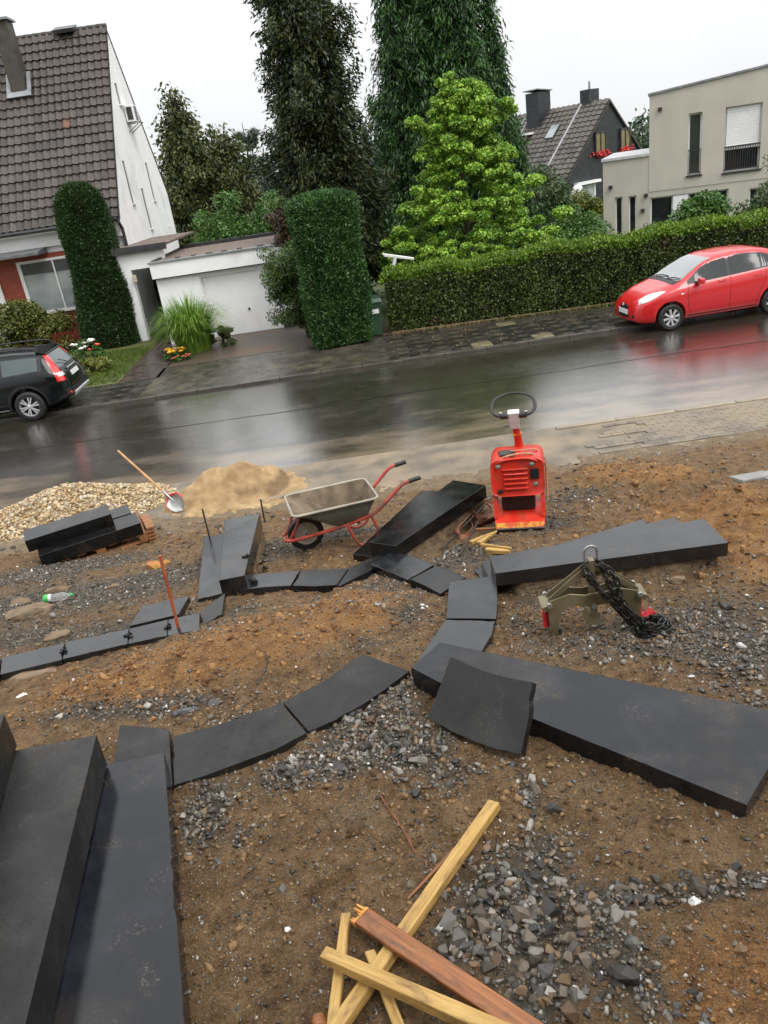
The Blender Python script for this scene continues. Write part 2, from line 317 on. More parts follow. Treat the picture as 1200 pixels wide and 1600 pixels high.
def soil_material():
    m = bpy.data.materials.new('wet_garden_soil'); m.use_nodes = True; n = m.node_tree.nodes; l = m.node_tree.links; b = n['Principled BSDF']
    t = n.new('ShaderNodeTexCoord')
    def noise(sca, det=6, ro=0.6):
        q = n.new('ShaderNodeTexNoise'); q.inputs['Scale'].default_value = sca; q.inputs['Detail'].default_value = det; q.inputs['Roughness'].default_value = ro; l.new(t.outputs['Object'], q.inputs['Vector']); return q.outputs['Fac']
    def ramp(f, stops):
        q = n.new('ShaderNodeValToRGB'); e = q.color_ramp.elements
        while len(e) < len(stops): e.new(0.5)
        for k, (p, c) in enumerate(stops): e[k].position = p; e[k].color = (*c, 1)
        l.new(f, q.inputs['Fac']); return q.outputs['Color']
    def mix(f, a, c, bt='MIX'):
        q = n.new('ShaderNodeMix'); q.data_type = 'RGBA'; q.blend_type = bt
        if isinstance(f, float): q.inputs['Factor'].default_value = f
        else: l.new(f, q.inputs['Factor'])
        l.new(a, q.inputs['A']); l.new(c, q.inputs['B']); return q.outputs['Result']
    def attr(nm):
        q = n.new('ShaderNodeAttribute'); q.attribute_name = nm; return q.outputs['Fac']
    def edge(a, sca, lo, hi):
        s_ = n.new('ShaderNodeMath'); s_.operation = 'MULTIPLY_ADD'; l.new(noise(sca, 5), s_.inputs[0]); s_.inputs[1].default_value = 0.9; s_.inputs[2].default_value = -0.45
        q = n.new('ShaderNodeMath'); q.operation = 'ADD'; l.new(s_.outputs[0], q.inputs[0]); l.new(a, q.inputs[1])
        r_ = n.new('ShaderNodeMapRange'); r_.inputs['From Min'].default_value = lo; r_.inputs['From Max'].default_value = hi; l.new(q.outputs[0], r_.inputs['Value']); return r_.outputs['Result']
    base = ramp(noise(9, 8, 0.7), [(0.30, (0.070, 0.034, 0.012)), (0.46, (0.185, 0.105, 0.043)), (0.60, (0.26, 0.158, 0.070)), (0.72, (0.36, 0.238, 0.118))])
    orange = ramp(noise(7, 8, 0.7), [(0.30, (0.12, 0.050, 0.014)), (0.46, (0.29, 0.142, 0.044)), (0.60, (0.37, 0.195, 0.066)), (0.74, (0.46, 0.27, 0.108))])
    sand = ramp(noise(6, 7, 0.65), [(0.3, (0.16, 0.115, 0.068)), (0.55, (0.26, 0.19, 0.115)), (0.75, (0.34, 0.255, 0.16))])
    grey = ramp(noise(30, 6, 0.7), [(0.35, (0.05, 0.040, 0.028)), (0.55, (0.12, 0.095, 0.064)), (0.7, (0.23, 0.185, 0.13))])
    c = mix(edge(attr('gravel'), 4, 0.35, 0.85), base, grey)
    c = mix(edge(attr('sandy'), 3, 0.3, 0.75), c, sand)
    c = mix(edge(attr('orange'), 3.5, 0.35, 0.7), c, orange)
    gm = n.new('ShaderNodeMapRange'); gm.inputs['From Min'].default_value = .34; gm.inputs['From Max'].default_value = .66; gm.inputs['To Min'].default_value = .38; gm.inputs['To Max'].default_value = 1.6; l.new(noise(95, 6, .8), gm.inputs['Value'])
    q = n.new('ShaderNodeMix'); q.data_type = 'RGBA'; q.blend_type = 'MULTIPLY'; q.inputs['Factor'].default_value = 1; l.new(c, q.inputs['A']); l.new(gm.outputs['Result'], q.inputs['B']); c = q.outputs['Result']
    # small grit: light and dark specks a few millimetres across
    vo = n.new('ShaderNodeTexVoronoi'); vo.inputs['Scale'].default_value = 75; l.new(t.outputs['Object'], vo.inputs['Vector'])
    sp = n.new('ShaderNodeMapRange'); sp.inputs['From Min'].default_value = 0.62; sp.inputs['From Max'].default_value = 0.66; l.new(vo.outputs['Color'], sp.inputs['Value'])
    ds = n.new('ShaderNodeMapRange'); ds.inputs['From Min'].default_value = 0.32; ds.inputs['From Max'].default_value = 0.22; l.new(vo.outputs['Distance'], ds.inputs['Value'])
    mu = n.new('ShaderNodeMath'); mu.operation = 'MULTIPLY'; l.new(sp.outputs['Result'], mu.inputs[0]); l.new(ds.outputs['Result'], mu.inputs[1])
    gc = ramp(vo.outputs['Color'], [(0.0, (0.32, 0.25, 0.17)), (1.0, (0.36, 0.30, 0.22))])
    mu2 = n.new('ShaderNodeMath'); mu2.operation = 'MULTIPLY'; l.new(mu.outputs[0], mu2.inputs[0]); mu2.inputs[1].default_value = 0.8
    c = mix(mu2.outputs[0], c, gc)
    l.new(c, b.inputs['Base Color'])
    rr = n.new('ShaderNodeMapRange'); rr.inputs['To Min'].default_value = 0.55; rr.inputs['To Max'].default_value = 0.95; l.new(noise(4), rr.inputs['Value']); l.new(rr.outputs['Result'], b.inputs['Roughness'])
    b.inputs['Specular IOR Level'].default_value = 0.4
    h1 = noise(38, 9, 0.8); bp = n.new('ShaderNodeBump'); bp.inputs['Strength'].default_value = 1.0; bp.inputs['Distance'].default_value = 0.05; l.new(h1, bp.inputs['Height'])
    bp2 = n.new('ShaderNodeBump'); bp2.inputs['Strength'].default_value = 0.6; bp2.inputs['Distance'].default_value = 0.008; l.new(mu.outputs[0], bp2.inputs['Height']); l.new(bp.outputs['Normal'], bp2.inputs['Normal'])
    l.new(bp2.outputs['Normal'], b.inputs['Normal'])
    return m
soil = fast_mesh('garden_soil', np.stack([GX.ravel(), GY.ravel(), GZ.ravel()], 1), Fq, soil_material(), smooth=True)
tag(soil, kind='structure')
gsum = blob(GX, GY, [z[:5] for z in GRAVEL])
for nm, arr in (('orange', np.clip(blob(GX, GY, ORANGE), 0, 1.2)), ('sandy', np.clip(blob(GX, GY, SANDY) + np.clip((GY - 9.6) / 0.8, 0, 1), 0, 1.2)), ('gravel', np.clip(gsum, 0, 1.2))):
    a = soil.data.attributes.new(nm, 'FLOAT', 'POINT'); a.data.foreach_set('value', arr.ravel().astype(np.float32))

# ---- stones: rough lumps; the 300 largest in view are pieces of the soil, the rest one mass
def ico(sub=1):
    bm = bmesh.new(); bmesh.ops.create_icosphere(bm, subdivisions=sub, radius=1.0)
    V = np.array([v.co[:] for v in bm.verts]); F = np.array([[v.index for v in f.verts] for f in bm.faces]); bm.free(); return V, F
ICO1, ICF1 = ico(1); ICO2, ICF2 = ico(2)
def rock_hull(r, n=13, flat=(1, .85, .65)):
    bm = bmesh.new(); P = r.normal(size=(n, 3)); P /= np.linalg.norm(P, axis=1)[:, None]; P *= r.uniform(.78, 1.12, (n, 1)) * np.array(flat)
    for p in P: bm.verts.new(p.tolist())
    bmesh.ops.convex_hull(bm, input=bm.verts); bmesh.ops.delete(bm, geom=[v for v in bm.verts if not v.link_faces], context='VERTS'); bm.verts.index_update(); bmesh.ops.recalc_face_normals(bm, faces=bm.faces)
    V = np.array([v.co[:] for v in bm.verts]); F = np.array([[v.index for v in f.verts] for f in bm.faces]); bm.free(); return V, F
def angular(V, r, n=9, lo=0.62, hi=0.95):
    D = r.normal(size=(n, 3)); D /= np.linalg.norm(D, axis=1)[:, None]; V = V.copy()
    for d in D:
        h = r.uniform(lo, hi); s_ = V @ d; k = s_ > h; V[k] -= np.outer(s_[k] - h, d)
    return V
def rot_mats(n, r):
    q = r.normal(size=(n, 4)); q /= np.linalg.norm(q, axis=1)[:, None]; a, b, c, d = q.T
    return np.stack([np.stack([1 - 2 * (c * c + d * d), 2 * (b * c - a * d), 2 * (b * d + a * c)], 1), np.stack([2 * (b * c + a * d), 1 - 2 * (b * b + d * d), 2 * (c * d - a * b)], 1), np.stack([2 * (b * d - a * c), 2 * (c * d + a * b), 1 - 2 * (b * b + c * c)], 1)], 1)
def scatter_mesh(name, P, S, mat, parent=None, flat=(1.0, 0.8, 0.6), tmpl=None, F=None, seed=1, kind='stuff', rounded=False):
    """one mesh of many lumps: P (n,3) centres, S (n,) radii"""
    r = np.random.default_rng(seed); n = len(P); T = [angular(ICO1, r) if not rounded else ICO1 * r.uniform(0.85, 1.1, (len(ICO1), 1)) for _ in range(14)]
    T = np.array(T)[r.integers(0, 14, n)]; sc_ = np.array(flat)[None] * r.uniform(0.75, 1.25, (n, 3)) * np.asarray(S)[:, None]
    V = T * sc_[:, None, :] if rounded else None; ang = r.uniform(0, 2 * np.pi, n); tilt = r.normal(0, 0.35, (n, 2))
    Rm = np.zeros((n, 3, 3)); ca, sa = np.cos(ang), np.sin(ang)
    Rm[:, 0, 0] = ca; Rm[:, 0, 1] = -sa; Rm[:, 1, 0] = sa; Rm[:, 1, 1] = ca; Rm[:, 2, 2] = 1; Rm[:, 2, 0] = tilt[:, 0]; Rm[:, 2, 1] = tilt[:, 1]
    if rounded:
        V = np.einsum('nij,nkj->nki', Rm, V) + np.asarray(P)[:, None, :]
        k = len(ICO1); Fa = (ICF1[None] + (np.arange(n) * k)[:, None, None]).reshape(-1, 3)
        o = fast_mesh(name, V.reshape(-1, 3), Fa, mat, parent)
    else:
        VV, FF, b0 = [], [], 0; which = r.integers(0, 16, n); P = np.asarray(P)
        for q in range(16):
            HV, HF_ = rock_hull(r, 11 if q % 2 else 13, (1, 1, 1)); ii = np.where(which == q)[0]
            v = np.einsum('nij,nkj->nki', Rm[ii], HV[None] * sc_[ii][:, None, :]) + P[ii][:, None, :]
            FF.append((HF_[None] + (b0 + np.arange(len(ii)) * len(HV))[:, None, None]).reshape(-1, 3)); VV.append(v.reshape(-1, 3)); b0 += len(ii) * len(HV)
        o = fast_mesh(name, np.concatenate(VV), np.concatenate(FF), mat, parent)
    if kind: o['kind'] = kind
    return o
def stone_mat(name, rand):
    m = bpy.data.materials.new(name); m.use_nodes = True; n = m.node_tree.nodes; l = m.node_tree.links; b = n['Principled BSDF']
    src = n.new('ShaderNodeNewGeometry').outputs['Random Per Island'] if rand == 'island' else n.new('ShaderNodeObjectInfo').outputs['Random']
    q = n.new('ShaderNodeValToRGB'); q.color_ramp.interpolation = 'CONSTANT'; e = q.color_ramp.elements
    stops = [(0.0, (0.040, 0.038, 0.034)), (0.18, (0.075, 0.072, 0.066)), (0.34, (0.125, 0.115, 0.100)), (0.48, (0.07, 0.058, 0.043)), (0.58, (0.165, 0.135, 0.098)), (0.70, (0.19, 0.12, 0.06)), (0.78, (0.12, 0.068, 0.038)), (0.85, (0.22, 0.205, 0.18)), (0.95, (0.34, 0.31, 0.27)), (0.985, (0.58, 0.56, 0.53))]
    while len(e) < len(stops): e.new(0.5)
    for k, (p, c) in enumerate(stops): e[k].position = p; e[k].color = (*c, 1)
    l.new(src, q.inputs['Fac'])
    t = n.new('ShaderNodeTexCoord'); nz = n.new('ShaderNodeTexNoise'); nz.inputs['Scale'].default_value = 40; nz.inputs['Detail'].default_value = 6; l.new(t.outputs['Object'], nz.inputs['Vector'])
    mr = n.new('ShaderNodeMapRange'); mr.inputs['From Min'].default_value = 0.3; mr.inputs['From Max'].default_value = 0.7; mr.inputs['To Min'].default_value = 0.5; mr.inputs['To Max'].default_value = 1.35; l.new(nz.outputs['Fac'], mr.inputs['Value'])
    mx = n.new('ShaderNodeMix'); mx.data_type = 'RGBA'; mx.blend_type = 'MULTIPLY'; mx.inputs['Factor'].default_value = 1; l.new(q.outputs['Color'], mx.inputs['A']); l.new(mr.outputs['Result'], mx.inputs['B'])
    l.new(mx.outputs['Result'], b.inputs['Base Color']); b.inputs['Roughness'].default_value = 0.42
    bp = n.new('ShaderNodeBump'); bp.inputs['Strength'].default_value = 0.5; bp.inputs['Distance'].default_value = 0.006; l.new(nz.outputs['Fac'], bp.inputs['Height']); l.new(bp.outputs['Normal'], b.inputs['Normal'])
    return m
M_stone_i, M_stone_o = stone_mat('wet_gravel', 'island'), stone_mat('wet_stone', 'object')
# ---- the wet road
def road_material():
    m = bpy.data.materials.new('wet_asphalt'); m.use_nodes = True; n = m.node_tree.nodes; l = m.node_tree.links; b = n['Principled BSDF']
    t = n.new('ShaderNodeTexCoord')
    def noise(s, d=5, ro=0.55, st=None):
        q = n.new('ShaderNodeTexNoise'); q.inputs['Scale'].default_value = s; q.inputs['Detail'].default_value = d; q.inputs['Roughness'].default_value = ro
        if st:
            mp = n.new('ShaderNodeMapping'); mp.inputs['Scale'].default_value = st; l.new(t.outputs['Object'], mp.inputs['Vector']); l.new(mp.outputs['Vector'], q.inputs['Vector'])
        else: l.new(t.outputs['Object'], q.inputs['Vector'])
        return q.outputs['Fac']
    def rng_(f, a, c, d, e):
        q = n.new('ShaderNodeMapRange'); q.inputs['From Min'].default_value = a; q.inputs['From Max'].default_value = c; q.inputs['To Min'].default_value = d; q.inputs['To Max'].default_value = e; l.new(f, q.inputs['Value']); return q.outputs['Result']
    q = n.new('ShaderNodeValToRGB'); q.color_ramp.elements[0].position = .3; q.color_ramp.elements[0].color = (0.020, 0.017, 0.013, 1); q.color_ramp.elements[1].position = .7; q.color_ramp.elements[1].color = (0.048, 0.042, 0.033, 1); l.new(noise(3, 8, .7), q.inputs['Fac'])
    # sand washed over the near edge
    sx = n.new('ShaderNodeSeparateXYZ'); l.new(t.outputs['Object'], sx.inputs[0])
    e1 = rng_(sx.outputs['Y'], 14.2, 12.0, 0.0, 1.15); wob = rng_(noise(0.9, 6, .6, (0.6, 1.6, 1)), 0.3, 0.7, -0.75, 0.55)
    ad = n.new('ShaderNodeMath'); ad.operation = 'ADD'; l.new(e1, ad.inputs[0]); l.new(wob, ad.inputs[1])
    f = rng_(ad.outputs[0], 0.25, 1.0, 0.0, 0.85)
    mx = n.new('ShaderNodeMix'); mx.data_type = 'RGBA'; l.new(f, mx.inputs['Factor']); l.new(q.outputs['Color'], mx.inputs['A']); mx.inputs['B'].default_value = (0.20, 0.155, 0.105, 1)
    l.new(mx.outputs['Result'], b.inputs['Base Color'])
    ro = rng_(noise(0.55, 6, .6, (0.45, 1.3, 1)), 0.36, 0.64, 0.13, 0.34); l.new(ro, b.inputs['Roughness'])
    b.inputs['IOR'].default_value = 1.5; b.inputs['Specular IOR Level'].default_value = 0.45; b.inputs['Coat Weight'].default_value = 1.0; b.inputs['Coat IOR'].default_value = 1.45; l.new(rng_(noise(0.55, 6, .6, (0.45, 1.3, 1)), 0.36, 0.64, 0.045, 0.15), b.inputs['Coat Roughness'])
    bp = n.new('ShaderNodeBump'); bp.inputs['Strength'].default_value = 0.35; bp.inputs['Distance'].default_value = 0.006; l.new(noise(22, 4, .6, (0.6, 1.5, 1)), bp.inputs['Height'])
    bp2 = n.new('ShaderNodeBump'); bp2.inputs['Strength'].default_value = 0.12; bp2.inputs['Distance'].default_value = 0.002; l.new(noise(160, 3), bp2.inputs['Height']); l.new(bp.outputs['Normal'], bp2.inputs['Normal'])
    l.new(bp2.outputs['Normal'], b.inputs['Normal']); l.new(bp.outputs['Normal'], b.inputs['Coat Normal'])
    return m
M_road = road_material()
NK, FK = 12.02, 18.18           # near and far edge of the carriageway
def sheet(name, x0, x1, y0, y1, z, mat, nxx=1, parent=None):
    return mesh_obj(name, [(x0, y0, z), (x1, y0, z), (x1, y1, z), (x0, y1, z)], [(0, 1, 2, 3)], mat, parent)
road = tag(sheet('road', -120, 120, NK, FK, 0.0, M_road), kind='structure')
M_seam = pmat('bitumen_seam', (0.008, 0.008, 0.008), (0.02, 0.02, 0.02), 5, 0.3)
V = []; F = []
for i, x in enumerate(np.linspace(-25, 25, 90)):
    yy = 15.42 + 0.03 * math.sin(x * 1.3) + 0.02 * math.sin(x * 4.1); V += [(x, yy, 0.004), (x, yy + 0.035 + 0.015 * math.sin(x * 2.7), 0.004)]
    if i: F.append((2 * i - 2, 2 * i, 2 * i + 1, 2 * i - 1))
mesh_obj('seam', V, F, M_seam, road)

# ---- near pavement: sand-washed strip, kerb and clinker pavers
M_sandpave = pmat('sand_washed_paving', (0.115, 0.10, 0.078), (0.20, 0.165, 0.118), 2.2, 0.42, 0.75, bump=0.35, bscale=30, c3=(0.26, 0.20, 0.13), scale3=0.9, contrast3=(0.46, 0.62))
npv = tag(sheet('near_pavement', -60, 60, 10.35, NK + 0.02, 0.006, M_sandpave), kind='structure')
M_kerb = pmat('pale_concrete_kerb', (0.16, 0.145, 0.12), (0.30, 0.27, 0.22), 3, 0.45, 0.7, bump=0.3, bscale=40, c3=(0.30, 0.24, 0.16), scale3=0.8, contrast3=(0.42, 0.6))
nk = tag(thing('near_kerb', None, None, (0, NK, 0)), kind='structure')
kb = MB().box((0, -0.06, 0.0), (0.985, 0.118, 0.05)).build('kerb_stone', M_kerb, nk, (-8.5, 0, -.035), bevel=0.008)
for k in range(1, 22):
    c = copy_obj(kb, nk); c.location = (-8.5 + k, 0, random.uniform(-.004, .004) + (0 if k > 11 else -.035)); c.rotation_euler.z = random.uniform(-.004, .004)
M_clinker = pmat('grey_brown_clinker', (0.135, 0.115, 0.090), (0.19, 0.16, 0.12), 3, 0.4, 0.7, rand='island', c3=(0.22, 0.175, 0.12), scale3=1.1, contrast3=(0.42, 0.6), bump=.3)
mb = MB()
for r_ in range(11):
    for c_ in range(38):
        x = 3.2 + c_ * 0.205 + (0.1 if r_ % 2 else 0) ; y = 10.62 + r_ * 0.112
        if x < 3.35 + 0.5 * math.sin(r_ * 1.7) + 0.08 * r_: continue
        mb.box((x, y, 0.004 + random.uniform(0, .004)), (0.198, 0.105, 0.03))
tag(mb.build('pavers', M_clinker, npv), kind='stuff')
M_slabgrey = pmat('grey_concrete_slab', (0.20, 0.205, 0.20), (0.30, 0.30, 0.285), 4, 0.3, 0.5, bump=.2)
corner = PG(1142, 752, 0.06)
for k in range(3):
    for j in range(3):
        cy_ = corner.y + 0.10 + 0.01 * k - j * 0.3; o = MB().box((corner.x + 0.30 + k * 0.41 + j * 0.24, cy_, float(gz(cy_)) + 0.035), (0.40, 0.29, 0.06), (-0.21, 0, 0.06)).build('paving_slab', M_slabgrey, soil, bevel=0.006)

# ---- far kerb, footway with slabs, driveway, forecourt and beds
M_wetpave = pmat('wet_dark_footway', (0.030, 0.027, 0.023), (0.055, 0.048, 0.04), 2.0, 0.16, 0.42, bump=0.3, bscale=30, c3=(0.06, 0.045, 0.028), scale3=1.2)
fp = tag(sheet('far_pavement', -120, 120, FK + 0.14, 21.6, 0.055, M_wetpave), kind='structure')
M_kerb2 = pmat('wet_kerb', (0.045, 0.04, 0.034), (0.10, 0.088, 0.07), 2.5, 0.25, 0.5, bump=0.3, bscale=40)
fk = tag(thing('far_kerb', None, None, (0, FK, 0)), kind='structure')
kb = MB().box((0, 0.07, 0.02), (0.99, 0.138, 0.09)).build('kerb_stone', M_kerb2, fk, (-16.5, 0, 0), bevel=0.012)
for k in range(1, 36):
    c = copy_obj(kb, fk); c.location = (-16.5 + k, 0, random.uniform(-.004, .004))
M_pslab = pmat('dark_wet_paving_slab', (0.020, 0.019, 0.017), (0.046, 0.042, 0.036), 2.2, 0.12, 0.4, rand='object', bump=0.25, bscale=35, c3=(0.075, 0.06, 0.035), scale3=2.0, contrast3=(0.56, 0.7))
M_pyel = pmat('pale_yellowish_paving_slab', (0.10, 0.088, 0.048), (0.17, 0.15, 0.085), 3, 0.3, 0.5, bump=.2)
sl = MB().box((0, 0, 0), (0.487, 0.487, 0.05)).build('paving_slab', M_pslab, fp, (0, 0, -1), bevel=0.006)
first = True
for i in range(16):
    for j in range(6):
        x, y = 0.95 + i * 0.5, FK + 0.40 + j * 0.5
        if y > 21.25 - 0.08 * i: continue
        o = sl if first else copy_obj(sl, fp); first = False
        o.location = (x, y, 0.040 + random.uniform(-.003, .004)); o.rotation_euler = (random.uniform(-.006, .006), random.uniform(-.006, .006), random.uniform(-.01, .01))
        if j == 0 and i in (4, 7):
            o.data = sl.data.copy(); o.data.materials[0] = M_pyel
        if j in (4,) and i == 6: o.data = sl.data.copy(); o.data.materials[0] = M_pyel
for i in range(6):
    for j in range(4):
        o = copy_obj(sl, fp); o.location = (-8.6 + i * 0.5, FK + 0.40 + j * 0.5, 0.040 + random.uniform(-.003, .006)); o.rotation_euler = (random.uniform(-.01, .01), random.uniform(-.01, .01), random.uniform(-.01, .01))
M_drive = pmat('wet_driveway_asphalt', (0.034, 0.030, 0.025), (0.066, 0.058, 0.048), 2.4, 0.12, 0.38, bump=0.4, bscale=60, c3=(0.11, 0.09, 0.06), scale3=1.4)
tag(sheet('driveway_apron', -5.45, 0.62, FK + 0.145, 21.4, 0.062, M_drive), kind='structure')
M_fore = pmat('washed_pebble_forecourt', (0.045, 0.034, 0.024), (0.12, 0.092, 0.066), 34, 0.25, 0.5, bump=0.8, bscale=50, dist=0.02, c3=(0.15, 0.06, 0.025), scale3=0.7, contrast3=(0.56, 0.68))
tag(sheet('garage_forecourt', -5.35, 0.9, 21.4, 25.1, 0.066, M_fore), kind='structure')
M_path = pmat('dark_red_brown_path', (0.035, 0.026, 0.022), (0.07, 0.05, 0.04), 4, 0.2, 0.5, bump=.3)
p0, p1 = PZ(228, 590), PZ(232, 520)
tag(mesh_obj('garden_path', [(-6.45, 20.3, 0.062), (-5.35, 20.3, 0.062), (-5.5, 26.6, 0.062), (-6.75, 26.6, 0.062)], [(0, 1, 2, 3)], M_path), kind='structure')
M_lawn = pmat('mossy_bed', (0.05, 0.075, 0.012), (0.12, 0.125, 0.03), 3, 0.7, bump=0.8, bscale=25, dist=.03, c3=(0.085, 0.06, 0.035), scale3=1.0, contrast3=(0.52, 0.66))
tag(mesh_obj('front_garden_bed', [(-30, 20.3, 0.07), (-6.45, 20.3, 0.07), (-6.75, 28.2, 0.07), (-30, 28.2, 0.07)], [(0, 1, 2, 3)], M_lawn), kind='structure')
M_edge = pmat('sandstone_edging', (0.13, 0.075, 0.045), (0.24, 0.15, 0.09), 4, 0.5, bump=.3)
e0, e1 = PZ(612, 526), PZ(970, 478)
eg = tag(thing('edging', None, None, (e0.x, e0.y, 0.055)), kind='structure'); dv = (e1 - e0); L = dv.length; ang = math.atan2(dv.y, dv.x); nE = int((L + 6) / 0.5)
eb = MB().box((0.25, 0, 0.02), (0.49, 0.06, 0.09)).build('edging_stone', M_edge, eg, bevel=.006)
for k in range(nE):
    o = eb if k == 0 else copy_obj(eb, eg)
    o.location = (dv.x / L * 0.5 * k, dv.y / L * 0.5 * k, 0); o.rotation_euler = (0, 0, ang + random.uniform(-.01, .01))
# ================================================================== black granite slabs, step blocks and the stair
def granite(name, c1, c2, r1, r2, bump=0.12, dirt=.6, spec=.42):
    if name in MATS: return MATS[name]
    m = bpy.data.materials.new(name); m.use_nodes = True; MATS[name] = m; n = m.node_tree.nodes; l = m.node_tree.links; b = n['Principled BSDF']
    t = n.new('ShaderNodeTexCoord'); oi = n.new('ShaderNodeObjectInfo'); ml = n.new('ShaderNodeVectorMath'); ml.operation = 'SCALE'; ml.inputs[0].default_value = (13, 7, 5); l.new(oi.outputs['Random'], ml.inputs['Scale'])
    ad = n.new('ShaderNodeVectorMath'); ad.operation = 'ADD'; l.new(t.outputs['Object'], ad.inputs[0]); l.new(ml.outputs['Vector'], ad.inputs[1])
    def nz(s, d=6, ro=.6):
        q = n.new('ShaderNodeTexNoise'); q.inputs['Scale'].default_value = s; q.inputs['Detail'].default_value = d; q.inputs['Roughness'].default_value = ro; l.new(ad.outputs['Vector'], q.inputs['Vector']); return q.outputs['Fac']
    def mr(f, a, c, d, e):
        q = n.new('ShaderNodeMapRange'); q.inputs['From Min'].default_value = a; q.inputs['From Max'].default_value = c; q.inputs['To Min'].default_value = d; q.inputs['To Max'].default_value = e; l.new(f, q.inputs['Value']); return q.outputs['Result']
    def mix(f, a, c):
        q = n.new('ShaderNodeMix'); q.data_type = 'RGBA'; l.new(f, q.inputs['Factor']); l.new(a, q.inputs['A']); q.inputs['B'].default_value = (*c, 1); return q.outputs['Result']
    gr_ = nz(95, 6, .85); r = n.new('ShaderNodeValToRGB'); r.color_ramp.elements[0].position = .36; r.color_ramp.elements[0].color = (*c1, 1); r.color_ramp.elements[1].position = .66; r.color_ramp.elements[1].color = (*c2, 1); l.new(gr_, r.inputs['Fac'])
    col = mix(mr(nz(2.6, 9, .7), .47, .72, 0, .6), r.outputs['Color'], tuple(v * 2.6 for v in c2))           # drying film
    spots = n.new('ShaderNodeMath'); spots.operation = 'MULTIPLY'; l.new(mr(nz(3.0, 3), .55, .64, 0, 1), spots.inputs[0]); l.new(mr(nz(60, 5, .8), .56, .66, 0, dirt), spots.inputs[1])
    col = mix(spots.outputs[0], col, (0.17, 0.13, 0.085))                                                          # splashes of mud
    col = mix(mr(nz(1.5, 8, .65), .54, .76, 0, dirt * .32), col, (0.11, 0.085, 0.055))                              # smears
    l.new(col, b.inputs['Base Color']); l.new(mr(nz(2.1, 8, .65), .40, .60, r1, r2 * 1.25), b.inputs['Roughness']); b.inputs['Specular IOR Level'].default_value = spec
    bp = n.new('ShaderNodeBump'); bp.inputs['Strength'].default_value = bump; bp.inputs['Distance'].default_value = .003; l.new(nz(260, 4, .7), bp.inputs['Height'])
    bq = n.new('ShaderNodeBump'); bq.inputs['Strength'].default_value = .12; bq.inputs['Distance'].default_value = .004; l.new(nz(14, 4), bq.inputs['Height']); l.new(bp.outputs['Normal'], bq.inputs['Normal']); l.new(bq.outputs['Normal'], b.inputs['Normal'])
    return m
M_gr = granite('black_granite_satin', (0.004, 0.0045, 0.0055), (0.011, 0.012, 0.0145), 0.10, 0.24, 0.07, spec=.85)
M_grw = granite('black_granite_wet', (0.0025, 0.003, 0.003), (0.008, 0.008, 0.009), 0.04, 0.16, 0.12)
M_grd = granite('black_granite_flamed', (0.003, 0.003, 0.003), (0.017, 0.017, 0.016), 0.20, 0.44, 0.6)
M_grw2 = granite('black_granite_rain_film', (0.004, 0.0045, 0.007), (0.011, 0.012, 0.017), 0.04, 0.13, 0.06, .9)
M_grm = granite('black_granite_muddy', (0.004, 0.0045, 0.006), (0.011, 0.012, 0.016), 0.08, 0.24, 0.08, .95)
SLABS = []
def slab(name, label, cat, poly, dz, thick, mat, group, bevel=0.004, level=0.15):
    """poly: outline of the upper face as seen; laid nearly level at dz above the garden"""
    dzs = dz if isinstance(dz, (list, tuple)) else [dz] * len(poly)
    T = [PG(x, y, h) for (x, y), h in zip(poly, dzs)]
    A = np.array([[p.x, p.y, 1] for p in T]); s_ = np.linalg.lstsq(A, np.array([p.z for p in T]), rcond=None)[0]
    c0 = sum(T, Vector()) / len(T)
    if not isinstance(dz, (list, tuple)): gx_, gy_ = s_[0] * level, s_[1] * level
    else: gx_, gy_ = s_[0], s_[1]
    def onp(x, y):
        d = ray(x, y); t = (c0.z - CAM_H - gx_ * c0.x - gy_ * c0.y) / (d[2] - gx_ * d[0] - gy_ * d[1]); return Vector((d[0] * t, d[1] * t, CAM_H + d[2] * t))
    T = [onp(x, y) for x, y in poly]
    rc = random.Random(len(SLABS)); Q = []                 # knocked and slightly uneven arrises
    for i in range(len(T)):
        a, b = T[i], T[(i + 1) % len(T)]; ln = (b - a).length; k_ = max(1, int(ln / .045)); Q.append(a)
        for q in range(1, k_):
            p = a.lerp(b, (q + rc.uniform(-.25, .25)) / k_); Q.append(p + (c0 - p).normalized() * (rc.uniform(0, .002) + (rc.uniform(.004, .013) if rc.random() < .07 else 0)))
    T = Q
    nrm = Vector((-gx_, -gy_, 1)).normalized(); SLABS.append((poly, onp))
    c = sum(T, Vector()) / len(T) - nrm * thick
    m = MB().prism([p - c for p in T], [p - nrm * thick - c for p in T])
    o = tag(m.build(name, mat, None, c, bevel=bevel), label, cat, group); o_T[label] = [p - nrm * thick for p in T]; return o
o_T = {}
def on_slab(x, y, dz):
    for poly, onp in reversed(SLABS):
        k = False; n = len(poly)
        for i in range(n):
            (x0, y0), (x1, y1) = poly[i], poly[(i + 1) % n]
            if (y0 > y) != (y1 > y) and x < (x1 - x0) * (y - y0) / (y1 - y0) + x0: k = not k
        if k: return onp(x, y)
    return PG(x, y, dz)
M_bed = pmat('compacted_bedding_soil', (0.10, 0.066, 0.036), (0.20, 0.14, 0.08), 9, .8, bump=.9, bscale=30, dist=.03)
